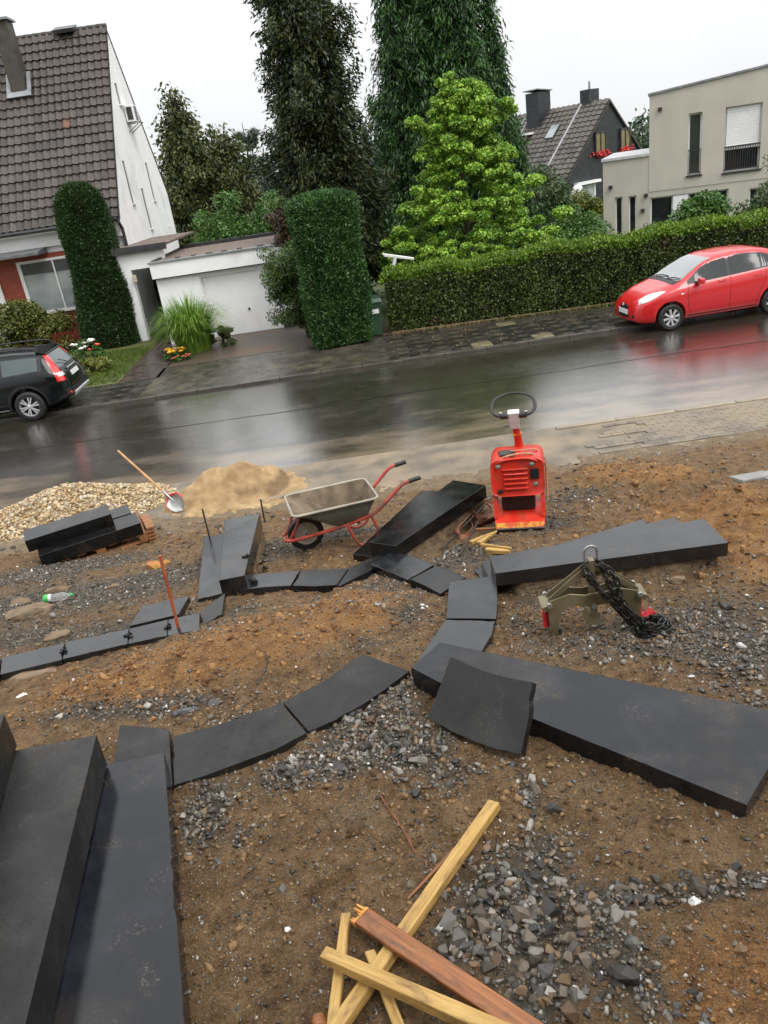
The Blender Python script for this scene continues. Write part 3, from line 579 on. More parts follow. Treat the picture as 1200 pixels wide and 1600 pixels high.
def bedding(lab, inset=.05):
    """bank of soil left standing under a step block"""
    T = o_T[lab]; c = sum(T, Vector()) / len(T); T = [p + (c - p).normalized() * inset for p in T]
    V = []; F = []; n = len(T) * 8
    T = T[::max(1, len(T) // 10)]; n = len(T) * 8; ring = []
    for i in range(len(T)):
        for k in range(8): ring.append(T[i].lerp(T[(i + 1) % len(T)], k / 8))
    for j, (z, o_) in enumerate(((0, 0), (-.07, .02), (-.16, .05), (-.45, .12))):
        for i, p in enumerate(ring):
            d = (p - c); d.z = 0; d.normalize(); V.append(p + d * (o_ + .025 * math.sin(i * 2.3 + j * 1.9) * (j > 0)) + Vector((0, 0, z)))
        if j: F += [((j - 1) * n + i, (j - 1) * n + (i + 1) % n, j * n + (i + 1) % n, j * n + i) for i in range(n)]
    F.append(tuple(range(n))); mesh_obj('soil_bedding', V, F, M_bed, soil, smooth=True)
G_RING, G_STEP = 'black granite slabs laid around the circle', 'black granite step blocks'
def S(label, poly, dz=0.07, thick=0.08, mat=None, group=G_RING, cat='slab', name='granite_slab', **k):
    return slab(name, label, cat, poly, dz, thick, mat or M_gr, group, **k)
S('curved black slab touching the lowest step of the near stair, left of a joint', [(269, 1151), (352, 1129), (440, 1098), (479, 1145), (430, 1171), (374, 1192), (320, 1212), (271, 1227)], 0.045, 0.075, M_grd)
S('curved black slab right of the joint in the near arc, pointing at the leaning slab', [(442, 1097), (505, 1064), (566, 1022), (640, 1048), (606, 1074), (569, 1099), (526, 1124), (482, 1143)], 0.045, 0.075, M_grd)
S('curved grey-black slab with light top between the three-step stack and a lower curved slab', [(702, 909), (740, 903), (773, 900), (777, 918), (778, 934), (775, 967), (735, 966), (697, 966)], 0.10, 0.07, M_gr)
S('curved slab half covered by the long wedge slab, lower of two on the right arc', [(696, 968), (774, 970), (768, 992), (752, 1019), (735, 1040), (646, 1040), (672, 1003)], 0.05, 0.07, M_gr)
S('very long wedge-shaped black slab with pale dirt mark, reaching the right edge', [(687, 1004), (827, 1032), (1249, 1119), (1167, 1258), (827, 1121), (684, 1065), (642, 1043)], 0.145, 0.15, M_grm, G_STEP)
S('curved dark slab propped at a tilt against the long wedge slab', [(704, 1026), (735, 1040), (766, 1051), (800, 1060), (832, 1066), (826, 1120), (814, 1180), (778, 1172), (743, 1160), (705, 1143), (669, 1122), (684, 1080)],
  [0.37, 0.37, 0.37, 0.37, 0.37, 0.22, 0.055, 0.055, 0.055, 0.055, 0.055, 0.22], 0.06, M_grd, cat='slab')
S('tapered step block on top of the fan of three near the grab', [(765, 870), (1100, 810), (1138, 848), (774, 896)], 0.25, 0.12, M_gr, G_STEP, 'step block', 'step_block')
S('middle step block of the fan of three, mostly covered', [(752, 878), (1053, 808), (1090, 840), (764, 902)], 0.15, 0.11, M_gr, G_STEP, 'step block', 'step_block')
S('lowest step block of the fan of three, only its left tip showing', [(740, 890), (1003, 811), (1040, 845), (753, 906)], 0.06, 0.10, M_gr, G_STEP, 'step block', 'step_block')
S('upper shiny wet step block right of the wheelbarrow', [(708, 750), (759, 758), (618, 853), (577, 847)], 0.33, 0.15, M_grw, G_STEP, 'step block', 'step_block', level=.25)
S('lower wet step block between wheelbarrow and the upper shiny block', [(659, 766), (700, 768), (604, 858), (580, 870), (551, 866)], 0.18, 0.15, M_grw, G_STEP, 'step block', 'step_block', level=.25)
S('narrow dark wet slab slanting below the two shiny step blocks', [(543, 888), (602, 861), (616, 866), (575, 893), (530, 916), (521, 912)], 0.06, 0.07, M_grw)
S('light grey-topped slab beside the front end of the shiny step block', [(613, 861), (647, 869), (678, 882), (637, 906), (608, 893), (579, 882)], 0.08, 0.07, M_gr)
S('dark wet slab between the light-topped slab and the right arc', [(682, 884), (706, 891), (727, 902), (707, 916), (688, 928), (662, 914), (640, 905)], 0.08, 0.08, M_grw)
S('slab with a wet shine in the row below the wheelbarrow', [(471, 891), (544, 888), (526, 914), (491, 916), (457, 915)], 0.06, 0.07, M_grw)
S('slab with a small heap of black spacers in the row below the wheelbarrow', [(385, 898), (469, 891), (454, 915), (414, 917), (375, 922)], 0.06, 0.07, M_gr)
S('taller of two upright-lying step blocks beside the black rods', [(351, 812), (406, 802), (382, 899), (342, 907)], 0.32, 0.18, M_gr, G_STEP, 'step block', 'step_block')
S('lower of two step blocks, with a black rod rising at its far end', [(318, 839), (352, 832), (352, 926), (308, 937)], 0.16, 0.17, M_gr, G_STEP, 'step block', 'step_block')
S('small tilted dark slab below the pair of step blocks with rods', [(352, 926), (347, 960), (318, 976), (312, 956)], 0.05, 0.06, M_grw)
S('rightmost slab of the straight left row, rusty stake standing in front of it', [(263, 968), (312, 957), (312, 984), (262, 993)], 0.07, 0.07, M_gr)
S('short slab in the straight left row, second from its right end', [(203, 982), (262, 968), (261, 993), (200, 1006)], 0.07, 0.07, M_gr)
S('longest slab of the straight left row, middle one', [(103, 1003), (201, 982), (199, 1006), (97, 1030)], 0.07, 0.07, M_gr)
S('slab of the straight left row against the flat brown boulder', [(3, 1027), (101, 1004), (96, 1031), (0, 1054)], 0.07, 0.07, M_gr)
S('leftmost slab of the straight row, running out of the left edge', [(-70, 1044), (1, 1028), (-2, 1055), (-75, 1072)], 0.07, 0.07, M_gr)
S('loose slab lying behind the straight left row beside the rusty stake', [(222, 947), (296, 931), (279, 960), (202, 978)], 0.08, 0.06, M_gr)
for lab in [l_ for l_ in o_T if 'fan of three near' in l_ or 'shiny' in l_ and 'step block' in l_ and 'narrow' not in l_ or 'step blocks beside' in l_ or 'with a black rod' in l_ or 'very long wedge' in l_]: bedding(lab)
# the stair at the lower left, three long treads
S('flamed end slab under the far end of the lowest near step', [(187, 1132), (264, 1139), (269, 1226), (262, 1240), (172, 1230)], 0.07, 0.10, M_grd, G_STEP, 'slab')
S('lowest of three long steps at the lower left, blue-black wet tread', [(140, 1199), (256, 1175), (262, 1250), (292, 1640), (296, 1720), (-30, 1720)], 0.16, 0.17, M_grw2, G_STEP, 'step block', 'step_block')
S('middle of three long steps at the lower left, rough flamed tread', [(-40, 1184), (151, 1148), (30, 1640), (10, 1720), (-260, 1720)], 0.385, 0.222, M_grd, G_STEP, 'step block', 'step_block')
S('topmost of three long steps, only its corner in at the left edge', [(-150, 1150), (7, 1116), (-150, 1640), (-190, 1720), (-400, 1720)], 0.61, 0.222, M_grd, G_STEP, 'step block', 'step_block')
# black plastic tile spacers
M_blk = pmat('black_plastic', (0.008, 0.008, 0.009), (0.014, 0.014, 0.015), 8, 0.35)
def spacer(p, q, dz, a, label, heap=1):
    c = on_slab(p, q, dz); mb = MB()
    for k in range(heap):
        rz = a + k * 1.1; off = Vector((random.uniform(-.03, .03), random.uniform(-.02, .02), 0)) if k else Vector()
        m = Matrix.Rotation(rz, 3, 'Z')
        for d in ((0.075, 0.014, 0.014), (0.014, 0.05, 0.014)): mb.box(off + Vector((0, 0, 0.008 + 0.012 * k)), d, m)
        mb.box(off + m @ Vector((0.02, 0, 0.02 + 0.012 * k)), (0.012, 0.012, 0.022), m)
    tag(mb.build('tile_spacer', M_blk, None, c), label, 'spacer', 'black plastic tile spacers')
spacer(99, 1017, 0.072, 1.2, 'black plastic spacer on the left row joint nearest the boulder')
spacer(200, 993, 0.072, 0.3, 'black plastic spacer on the second joint left of the rusty stake')
spacer(262, 980, 0.072, 1.0, 'black plastic spacer on the joint nearest the foot of the rusty stake')
spacer(384, 870, 0.32, 0.1, 'black plastic spacer on the edge of the taller step block')
spacer(397, 910, 0.062, 0.5, 'little heap of black spacers on a slab below the barrow', 3)
spacer(410, 880, 0.02, 0.4, 'loose black spacer on the soil, far one of two below the rods')
spacer(413, 890, 0.02, 1.4, 'loose black spacers on the soil, near one of two below the rods', 2)
# ================================================================== stones and gravel on the soil, round the slabs
sp_, ss_ = [], []
for (p, q, rx, ry, dens, size) in GRAVEL:
    c = PG(p, q); n_ = int(dens * rx * ry * (3.8 if c.y < 4.5 else 1.7) / size ** 2)
    a = rng.normal(0, 0.62, (n_, 2)); k = np.abs(a).max(1) < 1.7; a = a[k]
    sp_.append(np.stack([c.x + a[:, 0] * rx, c.y + a[:, 1] * ry], 1)); size = size * (1.15 if c.y < 4.8 else 1.0); ss_.append(size * 0.5 * rng.lognormal(0, 0.33, len(a)))
    n_ = int(dens * rx * ry * 1.6 / (size * .45) ** 2 * .35); a = rng.normal(0, 0.68, (n_, 2)); sp_.append(np.stack([c.x + a[:, 0] * rx, c.y + a[:, 1] * ry], 1)); ss_.append(size * 0.22 * rng.lognormal(0, 0.3, len(a)))
a = np.stack([rng.uniform(-6, 7, 12000), 1.0 + 9.3 * rng.uniform(0, 1, 12000) ** 1.3], 1); sp_.append(a); ss_.append(0.008 * rng.lognormal(0, 0.5, len(a)) * (0.7 + a[:, 1] / 9))
a = np.stack([rng.uniform(-2.6, 2.8, 34000), 1.0 + 5.5 * rng.uniform(0, 1, 34000)], 1); sp_.append(a); ss_.append(0.0055 * rng.lognormal(0, 0.5, len(a)))
SP = np.concatenate(sp_); SS = np.concatenate(ss_)
k = (SP[:, 1] < 10.2) & (SP[:, 1] > 0.9); SP, SS = SP[k], SS[k]
SZ = soil_height(SP[:, 0], SP[:, 1]) + SS * rng.uniform(-.2, .45, len(SS))
d2 = np.sqrt(SP[:, 0] ** 2 + SP[:, 1] ** 2 + (CAM_H - SZ) ** 2); order = np.argsort(-SS / d2)
uu = np.stack([SP[:, 0], SP[:, 1], SZ - CAM_H], 1); dep = uu @ _fw; pxx = 600 + FPX * (uu @ _rt) / dep; pyy = 800 - FPX * (uu @ _up) / dep
on_top = np.zeros(len(SP), bool)                      # none on the slabs
for poly, onp in SLABS:
    k_in = np.zeros(len(SP), bool); n = len(poly)
    for i in range(n):
        (x0, y0), (x1, y1) = poly[i], poly[(i + 1) % n]
        if y0 != y1: k_in ^= ((y0 > pyy) != (y1 > pyy)) & (pxx < (x1 - x0) * (pyy - y0) / (y1 - y0) + x0)
    on_top |= k_in
order = order[~on_top[order]]
inview = (pxx > 300) & (pxx < 1195) & (pyy < 1595) & (pyy > 1050)
order = np.concatenate([order[inview[order]], order[~inview[order]]])
big, rest = order[:300], order[300:]
st_me = []
for k in range(10):
    r_ = np.random.default_rng(50 + k); V, Fh = rock_hull(r_, 17, (1.0, r_.uniform(0.7, 0.95), r_.uniform(0.55, 0.8)))
    me = bpy.data.meshes.new('stone'); me.from_pydata(V.tolist(), [], Fh.tolist()); me.materials.append(M_stone_o); st_me.append(me)
for i in big:
    o = bpy.data.objects.new('stone', random.choice(st_me)); COL.objects.link(o); o.parent = soil
    o.location = (SP[i, 0], SP[i, 1], SZ[i]); o.scale = (SS[i] * random.uniform(.95, 1.3),) * 3; o.rotation_euler = (random.uniform(-.5, .5), random.uniform(-.5, .5), random.uniform(0, 6.28))
scatter_mesh('gravel', np.stack([SP[rest, 0], SP[rest, 1], SZ[rest]], 1), SS[rest], M_stone_i, soil, seed=5)


# clods of dug earth on the orange mounds and the spoil at the right
def clod_mat(name, c1, c2): return pmat(name, c1, c2, 30, .9, rand='island', bump=.8, bscale=70, dist=.01)
for nm, zones, n_, sz, cc in (('orange_clods', [z[:4] for z in ORANGE], 3200, .017, ((0.13, 0.055, 0.018), (0.33, 0.175, 0.066))), ('brown_clods', [(600, 1300, .9, .6), (900, 1230, .8, .5), (350, 1450, .35, .6), (950, 960, .8, .5), (1060, 780, 1.2, .8), (420, 1100, .8, .2)], 4200, .012, ((0.085, 0.045, 0.018), (0.24, 0.145, 0.066)))):
    zi = rng.integers(0, len(zones), n_); ctr = np.array([[PG(z[0], z[1]).x, PG(z[0], z[1]).y, z[2], z[3]] for z in zones]); a = rng.normal(0, .75, (n_, 2)); cx_ = ctr[zi, 0] + a[:, 0] * ctr[zi, 2]; cy_ = ctr[zi, 1] + a[:, 1] * ctr[zi, 3]
    cs_ = sz * .8 * rng.lognormal(0, .5, n_) * np.clip(ctr[zi, 2] / .6, .38, 1.0); cz_ = soil_height(cx_, cy_) + cs_ * .1; uu = np.stack([cx_, cy_, cz_ - CAM_H], 1); dep = uu @ _fw; qx, qy = 600 + FPX * (uu @ _rt) / dep, 800 - FPX * (uu @ _up) / dep; bad = (cy_ > 10.2) | (cy_ < .9)
    for poly, onp in SLABS:
        k_in = np.zeros(n_, bool)
        for i in range(len(poly)):
            (x0, y0), (x1, y1) = poly[i], poly[(i + 1) % len(poly)]
            if y0 != y1: k_in ^= ((y0 > qy) != (y1 > qy)) & (qx < (x1 - x0) * (qy - y0) / (y1 - y0) + x0)
        bad |= k_in
    scatter_mesh(nm, np.stack([cx_, cy_, cz_], 1)[~bad], cs_[~bad], clod_mat(nm, *cc), soil, (1, .85, .7), seed=33)
# ================================================================== things on the building site
M_orange = pmat('orange_red_machine_paint', (0.50, 0.020, 0.010), (0.62, 0.040, 0.018), 5, 0.28, 0.5, c3=(0.20, 0.06, 0.03), scale3=8, contrast3=(0.58, 0.74), bump=.05, bscale=20)
M_bare = pmat('chipped_paint_yellow', (0.62, 0.10, 0.02), (0.68, 0.36, 0.05), 16, 0.45, contrast=(0.45, 0.6), bump=.2)
M_black = pmat('black_rubber', (0.010, 0.010, 0.010), (0.022, 0.021, 0.02), 10, 0.5, bump=.1)
M_steel_dk = pmat('dark_oily_steel', (0.018, 0.016, 0.014), (0.05, 0.044, 0.038), 12, 0.4, bump=.2)
M_whitepl = pmat('white_plastic', (0.62, 0.62, 0.62), (0.75, 0.75, 0.75), 8, 0.35)
M_rope = pmat('tan_hose', (0.36, 0.20, 0.11), (0.50, 0.30, 0.18), 30, 0.7)
M_rust = pmat('rusty_red_steel', (0.11, 0.03, 0.014), (0.24, 0.075, 0.03), 14, 0.55, 0.8, bump=.4)
M_redtube = pmat('worn_red_tube', (0.36, 0.045, 0.03), (0.48, 0.085, 0.06), 9, 0.4, c3=(0.13, 0.075, 0.055), scale3=5, contrast3=(0.5, 0.66), bump=.15)
M_tray = pmat('weathered_grey_green_tray', (0.105, 0.12, 0.10), (0.175, 0.19, 0.16), 6, 0.4, 0.6, c3=(0.24, 0.20, 0.14), scale3=5, contrast3=(0.55, 0.7), bump=.2)
M_dirtin = pmat('dirt_in_tray', (0.10, 0.07, 0.042), (0.20, 0.15, 0.095), 7, 0.55, 0.85, bump=.5, bscale=40)
M_rim = pmat('tray_rim', (0.27, 0.25, 0.20), (0.38, 0.345, 0.27), 8, 0.4, bump=.1)
M_galv = pmat('galvanised_metal', (0.30, 0.30, 0.29), (0.45, 0.45, 0.43), 10, 0.35, metal=0.7)
M_zinc = pmat('yellow_zinc_plated_steel', (0.17, 0.148, 0.082), (0.29, 0.255, 0.155), 5, 0.32, 0.5, metal=0.55, bump=.05)
M_redrub = pmat('red_rubber', (0.50, 0.015, 0.02), (0.58, 0.03, 0.035), 8, 0.4)
def woodmat(name, c1, c2, dirt, rough=.5, amt=(.56, .75)):
    m = bpy.data.materials.new(name); m.use_nodes = True; n = m.node_tree.nodes; l = m.node_tree.links; b = n['Principled BSDF']; t = n.new('ShaderNodeTexCoord')
    oi = n.new('ShaderNodeObjectInfo'); ad = n.new('ShaderNodeVectorMath'); ad.operation = 'ADD'; cm = n.new('ShaderNodeCombineXYZ'); ml = n.new('ShaderNodeMath'); ml.operation = 'MULTIPLY'; ml.inputs[1].default_value = 9; l.new(oi.outputs['Random'], ml.inputs[0])
    for k in range(3): l.new(ml.outputs[0], cm.inputs[k])
    l.new(t.outputs['Object'], ad.inputs[0]); l.new(cm.outputs[0], ad.inputs[1])
    def nz(s, st, d=6):
        mp = n.new('ShaderNodeMapping'); mp.inputs['Scale'].default_value = st; l.new(ad.outputs[0], mp.inputs['Vector']); q = n.new('ShaderNodeTexNoise'); q.inputs['Scale'].default_value = s; q.inputs['Detail'].default_value = d; q.inputs['Roughness'].default_value = .65; l.new(mp.outputs[0], q.inputs['Vector']); return q.outputs['Fac']
    g = nz(9, (.35, 9, 9)); r = n.new('ShaderNodeValToRGB'); r.color_ramp.elements[0].position = .3; r.color_ramp.elements[0].color = (*c1, 1); r.color_ramp.elements[1].position = .68; r.color_ramp.elements[1].color = (*c2, 1); l.new(g, r.inputs['Fac'])
    mr = n.new('ShaderNodeMapRange'); mr.inputs['From Min'].default_value = amt[0]; mr.inputs['From Max'].default_value = amt[1]; mr.inputs['To Max'].default_value = .85; l.new(nz(7, (.8, 2.5, 2.5), 8), mr.inputs['Value'])
    mx = n.new('ShaderNodeMix'); mx.data_type = 'RGBA'; l.new(mr.outputs['Result'], mx.inputs['Factor']); l.new(r.outputs['Color'], mx.inputs['A']); mx.inputs['B'].default_value = (*dirt, 1); l.new(mx.outputs['Result'], b.inputs['Base Color'])
    b.inputs['Roughness'].default_value = rough; bp = n.new('ShaderNodeBump'); bp.inputs['Strength'].default_value = .5; bp.inputs['Distance'].default_value = .004; l.new(g, bp.inputs['Height']); l.new(bp.outputs['Normal'], b.inputs['Normal']); return m
M_wood = woodmat('yellow_new_wood', (0.33, 0.185, 0.045), (0.57, 0.37, 0.12), (0.13, 0.07, 0.028), .5, (.50, .70))
M_wood_b = woodmat('weathered_red_brown_board', (0.13, 0.042, 0.014), (0.37, 0.145, 0.048), (0.055, 0.033, 0.022), .35, (.5, .7))
M_wood_p = pmat('pallet_wood', (0.22, 0.09, 0.035), (0.36, 0.17, 0.075), 9, 0.55, 0.8, bump=.3)
M_wood_w = pmat('splintered_end_wood', (0.52, 0.20, 0.035), (0.66, 0.36, 0.09), 20, 0.6, bump=.4)
M_ply = pmat('clear_bottle_plastic', (0.75, 0.80, 0.80), (0.85, 0.88, 0.88), 5, 0.08)
M_green = pmat('green_bottle_cap', (0.05, 0.42, 0.08), (0.08, 0.5, 0.12), 8, 0.4)

# ---- wheelbarrow
bw, bs_ = PG(483, 858), PG(560, 838)
bar = thing('wheelbarrow', 'grey-green wheelbarrow with dirty tray and red tube handles, standing on gravel', 'wheelbarrow', (bw.x, bw.y, zsoil(bw.x, bw.y) + 0.005), math.atan2(0.20, 0.98))
bar.scale = ((bs_ - bw).length / 0.61,) * 3
# local frame: x from wheel towards handles, y away, z up.  wheel contact at origin
WR = 0.20
tyre = MB().lathe([(0.13, -0.032), (0.165, -0.042), (0.19, -0.038), (WR, -0.018), (WR, 0.018), (0.19, 0.038), (0.165, 0.042), (0.13, 0.032), (0.13, -0.032)], 'y', 28).build('wheel', M_black, bar, (0, 0, WR), smooth=True)
MB().lathe([(0.0, -0.05), (0.022, -0.05), (0.03, -0.03), (0.075, -0.018), (0.115, -0.02), (0.132, -0.036), (0.135, -0.03), (0.135, 0.03), (0.132, 0.036), (0.115, 0.02), (0.075, 0.018), (0.03, 0.03), (0.022, 0.05), (0.0, 0.05)], 'y', 24).build('rim', M_rim, tyre, smooth=True)
MB().cyl((0, -0.10, 0), (0, 0.10, 0), 0.010, 8).build('axle', M_steel_dk, tyre)
def traypt(x0, x1, hw, z, r, n=5):
    return [Vector((a, b, z)) for a, b in rrect(x0, x1, -hw, hw, r, n)]
RINGS = [(-0.13, 0.80, 0.325, 0.60, 0.07), (-0.10, 0.785, 0.315, 0.585, 0.07), (0.05, 0.745, 0.28, 0.50, 0.08), (0.26, 0.68, 0.225, 0.345, 0.09), (0.31, 0.64, 0.195, 0.325, 0.08)]
V = []; F = []; m_ = None
for k, (a, b, hw, z, r) in enumerate(RINGS):
    P = traypt(a, b, hw, z - 0.055, r); m_ = len(P); V += P
    if k: F += [((k - 1) * m_ + i, (k - 1) * m_ + (i + 1) % m_, k * m_ + (i + 1) % m_, k * m_ + i) for i in range(m_)]
F.append(tuple((len(RINGS) - 1) * m_ + i for i in range(m_)))
tray = mesh_obj('tray', V, F, M_tray, bar, smooth=True)
MB().tube(traypt(-0.13, 0.80, 0.325, 0.545, 0.07), 0.014, 8, closed=True).build('tray_rim', M_rim, tray, smooth=True)
V2 = []; F2 = []
for k, (a, b, hw, z, r) in enumerate([(-0.115, 0.785, 0.312, 0.60, 0.07), (0.06, 0.735, 0.272, 0.50, 0.08), (0.26, 0.672, 0.218, 0.352, 0.09), (0.32, 0.62, 0.18, 0.34, 0.08)]):
    P = traypt(a, b, hw, z - 0.052, r); V2 += P
    if k: F2 += [((k - 1) * m_ + i, (k - 1) * m_ + (i + 1) % m_, k * m_ + (i + 1) % m_, k * m_ + i) for i in range(m_)]
F2.append(tuple(3 * m_ + i for i in range(m_)))
mesh_obj('tray_inside', V2, F2, M_dirtin, tray, smooth=True)
for s_ in (-1, 1):
    pts = smooth_path([(-0.235, s_ * 0.02, 0.20), (-0.225, s_ * 0.10, 0.195), (-0.10, s_ * 0.135, 0.20), (0.25, s_ * 0.19, 0.245), (0.66, s_ * 0.235, 0.32), (0.80, s_ * 0.25, 0.38), (1.02, s_ * 0.27, 0.565), (1.10, s_ * 0.275, 0.62), (1.17, s_ * 0.275, 0.635)], 5)
    hd = MB().tube(pts, 0.020, 8).build('handle', M_redtube, bar, smooth=True)
    MB().cyl((1.16, s_ * 0.275, 0.634), (1.29, s_ * 0.275, 0.648), 0.025, 10).build('grip', M_black, hd, smooth=True)
    st = smooth_path([(0.44, s_ * 0.225, 0.27), (0.47, s_ * 0.245, 0.16), (0.52, s_ * 0.25, 0.04), (0.60, s_ * 0.25, 0.0), (0.70, s_ * 0.25, 0.02), (0.76, s_ * 0.25, 0.10), (0.74, s_ * 0.245, 0.22), (0.70, s_ * 0.24, 0.335)], 5)
    MB().tube(st, 0.0165, 8).build('leg', M_redtube, bar, smooth=True)
    MB().tube([(-0.19, s_ * 0.10, 0.20), (-0.10, s_ * 0.16, 0.36), (-0.06, s_ * 0.19, 0.47)], 0.016, 8).build('tray_brace', M_redtube, bar, smooth=True)
MB().box((0.565, 0, 0.265), (0.03, 0.48, 0.012)).build('cross_bar', M_rust, bar)

# ---- reversible plate compactor
cp = PG(820, 822)
cmp_ = thing('plate_compactor', 'orange-red vibrating plate compactor with black loop handle, on light gravel', 'plate compactor', (cp.x, cp.y + 0.18, zsoil(cp.x, cp.y + .15) + 0.02), R(-13), rot=(R(-3), 0, R(-13)))
cw_ = (PG(864, 820) - PG(783, 828)).length / 0.52; cmp_.scale = (cw_, cw_, cw_ * .80)
MB().extr([(-0.40, 0.10), (-0.36, 0.02), (-0.28, 0.0), (0.28, 0.0), (0.36, 0.02), (0.42, 0.12), (0.40, 0.12), (0.34, 0.035), (-0.34, 0.035), (-0.385, 0.11)], 'x', -0.24, 0.24).build('base_plate', M_steel_dk, cmp_)
MB().b2((-0.22, -0.37, 0.05), (0.22, -0.15, 0.07)).build('front_lip', M_galv, cmp_)
MB().b2((-0.20, -0.16, 0.06), (0.20, 0.25, 0.17)).build('exciter_housing', M_steel_dk, cmp_, bevel=0.015)
# deck with turned-down front edge, side plates
MB().extr([(-0.37, 0.125), (-0.35, 0.165), (-0.25, 0.205), (0.24, 0.215), (0.24, 0.19), (-0.24, 0.18), (-0.35, 0.12)], 'x', -0.245, 0.245).build('deck', M_orange, cmp_, bevel=0.004)
MB().extr([(-0.380, 0.108), (-0.362, 0.150), (-0.356, 0.166), (-0.352, 0.162), (-0.372, 0.106)], 'x', -0.235, 0.235).build('deck_edge', M_bare, cmp_)
for x in (-0.165, 0.165):
    MB().lathe([(0.0, 0.0), (0.028, 0.0), (0.02, 0.03), (0.02, 0.06), (0.026, 0.10), (0, 0.10)], 'z', 12, (x, -0.31, 0.05)).build('damper', M_orange, cmp_, smooth=True)
hood_o = rrect(-0.265, 0.265, 0.465, 0.93, 0.09, 5)
# side guards: plates either side joining the deck to the hood
for s_ in (-1, 1):
    MB().extr([(-0.30, 0.195), (-0.25, 0.20), (-0.19, 0.50), (-0.225, 0.50)], 'x', s_ * 0.235 - 0.02, s_ * 0.235 + 0.02).build('side_guard', M_orange, cmp_, bevel=0.006)
    MB().extr([(0.10, 0.19), (0.26, 0.19), (0.30, 0.44), (0.06, 0.44)], 'x', s_ * 0.24 - 0.008, s_ * 0.24 + 0.008).build('side_plate', M_orange, cmp_, bevel=0.003)
MB().b2((-0.18, -0.12, 0.205), (0.16, 0.22, 0.50)).build('engine', M_black, cmp_, bevel=0.03)
V = []; F = []
for k, (y, s_, dz) in enumerate([(-0.225, 0.93, -0.004), (-0.235, 0.985, 0), (-0.215, 1.0, 0), (0.10, 1.0, 0.02), (0.22, 0.98, 0.015), (0.29, 0.90, -0.01)]):
    for (x, z) in hood_o:
        V.append((x * s_, y + 0.10 * (z - 0.65) * (1 if k < 3 else 0), 0.65 + (z - 0.65) * s_ + dz))
n_ = len(hood_o)
for k in range(5): F += [(k * n_ + i, k * n_ + (i + 1) % n_, (k + 1) * n_ + (i + 1) % n_, (k + 1) * n_ + i) for i in range(n_)]
F += [tuple(range(n_)), tuple(range(6 * n_ - 1, 5 * n_ - 1, -1))]
hood = mesh_obj('hood', V, F, M_orange, cmp_, smooth=True)
def hy(z): return -0.237 + 0.10 * (z - 0.65)
for i in range(5):
    z = 0.565 + i * 0.060; wd = 0.23 - 0.008 * (4 - i)
    MB().tube([(-0.14 + 0.01 * (4 - i), hy(z) + 0.003, z), (-0.13, hy(z) - 0.006, z + 0.002), (0.085, hy(z) - 0.006, z + 0.004), (0.095, hy(z) + 0.003, z + 0.004)], 0.0125, 8).build('rib', M_orange, hood, smooth=True)
MB().box((0.165, hy(0.74) - 0.001, 0.74), (0.085, 0.016, 0.13), (R(-5.7), 0, 0)).build('hood_opening', M_blk, hood, bevel=0.004)
for (x, z) in ((-0.185, 0.85), (0.145, 0.86), (-0.175, 0.535), (0.175, 0.61)):
    MB().lathe([(0, -0.012), (0.012, -0.012), (0.017, 0.004), (0.028, 0.006), (0.028, 0.012)], 'y', 12, (x, hy(z) - 0.006, z)).build('bolt', M_galv if z > .6 else M_steel_dk, hood, smooth=True)
MB().tube(smooth_path([(-0.23, -0.17, 0.80), (-0.20, -0.20, 0.885), (-0.08, -0.21, 0.93), (0.10, -0.21, 0.935), (0.2, -0.2, 0.89)], 5), 0.012, 8).build('hood_frame_tube', M_orange, hood, smooth=True)
MB().box((-0.10, -0.03, 0.935), (0.16, 0.14, 0.06), (0, 0, 0.2)).build('air_filter', M_steel_dk, cmp_, bevel=0.012)
MB().lathe([(0, 0), (0.028, 0), (0.028, 0.03), (0, 0.035)], 'z', 12, (-0.045, -0.13, 0.925)).build('fuel_cap', M_rust, cmp_, smooth=True)
MB().tube(smooth_path([(-0.20, -0.14, 0.86), (-0.12, -0.15, 0.945), (0.05, -0.12, 0.965), (0.18, -0.10, 0.93), (0.272, -0.06, 0.80), (0.282, -0.04, 0.55), (0.285, -0.08, 0.32)], 6), 0.011, 8).build('hose', M_rope, cmp_, smooth=True)
MB().tube(smooth_path([(-0.06, -0.05, 0.98), (0.06, -0.06, 0.985), (0.20, 0.0, 0.95), (0.285, 0.02, 0.78), (0.29, 0.03, 0.50)], 6), 0.009, 8).build('hose', M_rope, cmp_, smooth=True)
# drawbar and handle
db = MB().tube([(0.02, 0.22, 0.60), (0.02, 0.24, 0.92), (0.02, 0.20, 1.0), (0.0, 0.16, 1.22)], [0.05, 0.05, 0.042, 0.036], 12).build('drawbar', M_orange, cmp_, smooth=True)
MB().box((0.012, 0.185, 1.11), (0.09, 0.09, 0.02)).build('drawbar_clamp', M_bare, db, bevel=.004)
hh = MB().prism([(-0.07, 0.02, 1.44), (0.05, 0.02, 1.44), (0.05, 0.12, 1.46), (-0.07, 0.12, 1.46)], [(-0.05, 0.10, 1.20), (0.045, 0.10, 1.20), (0.045, 0.19, 1.22), (-0.05, 0.19, 1.22)]).build('handle_housing', M_whitepl, cmp_, bevel=0.018, seg=3)
MB().tube(smooth_path([(-0.10, 0.06, 1.40), (-0.17, 0.02, 1.42), (-0.225, 0.10, 1.47), (-0.20, 0.27, 1.545), (-0.08, 0.37, 1.58), (0.07, 0.37, 1.58), (0.18, 0.27, 1.545), (0.205, 0.10, 1.47), (0.15, 0.02, 1.42), (0.08, 0.06, 1.40)], 6), 0.0165, 10).build('handle_loop', M_black, hh, smooth=True)
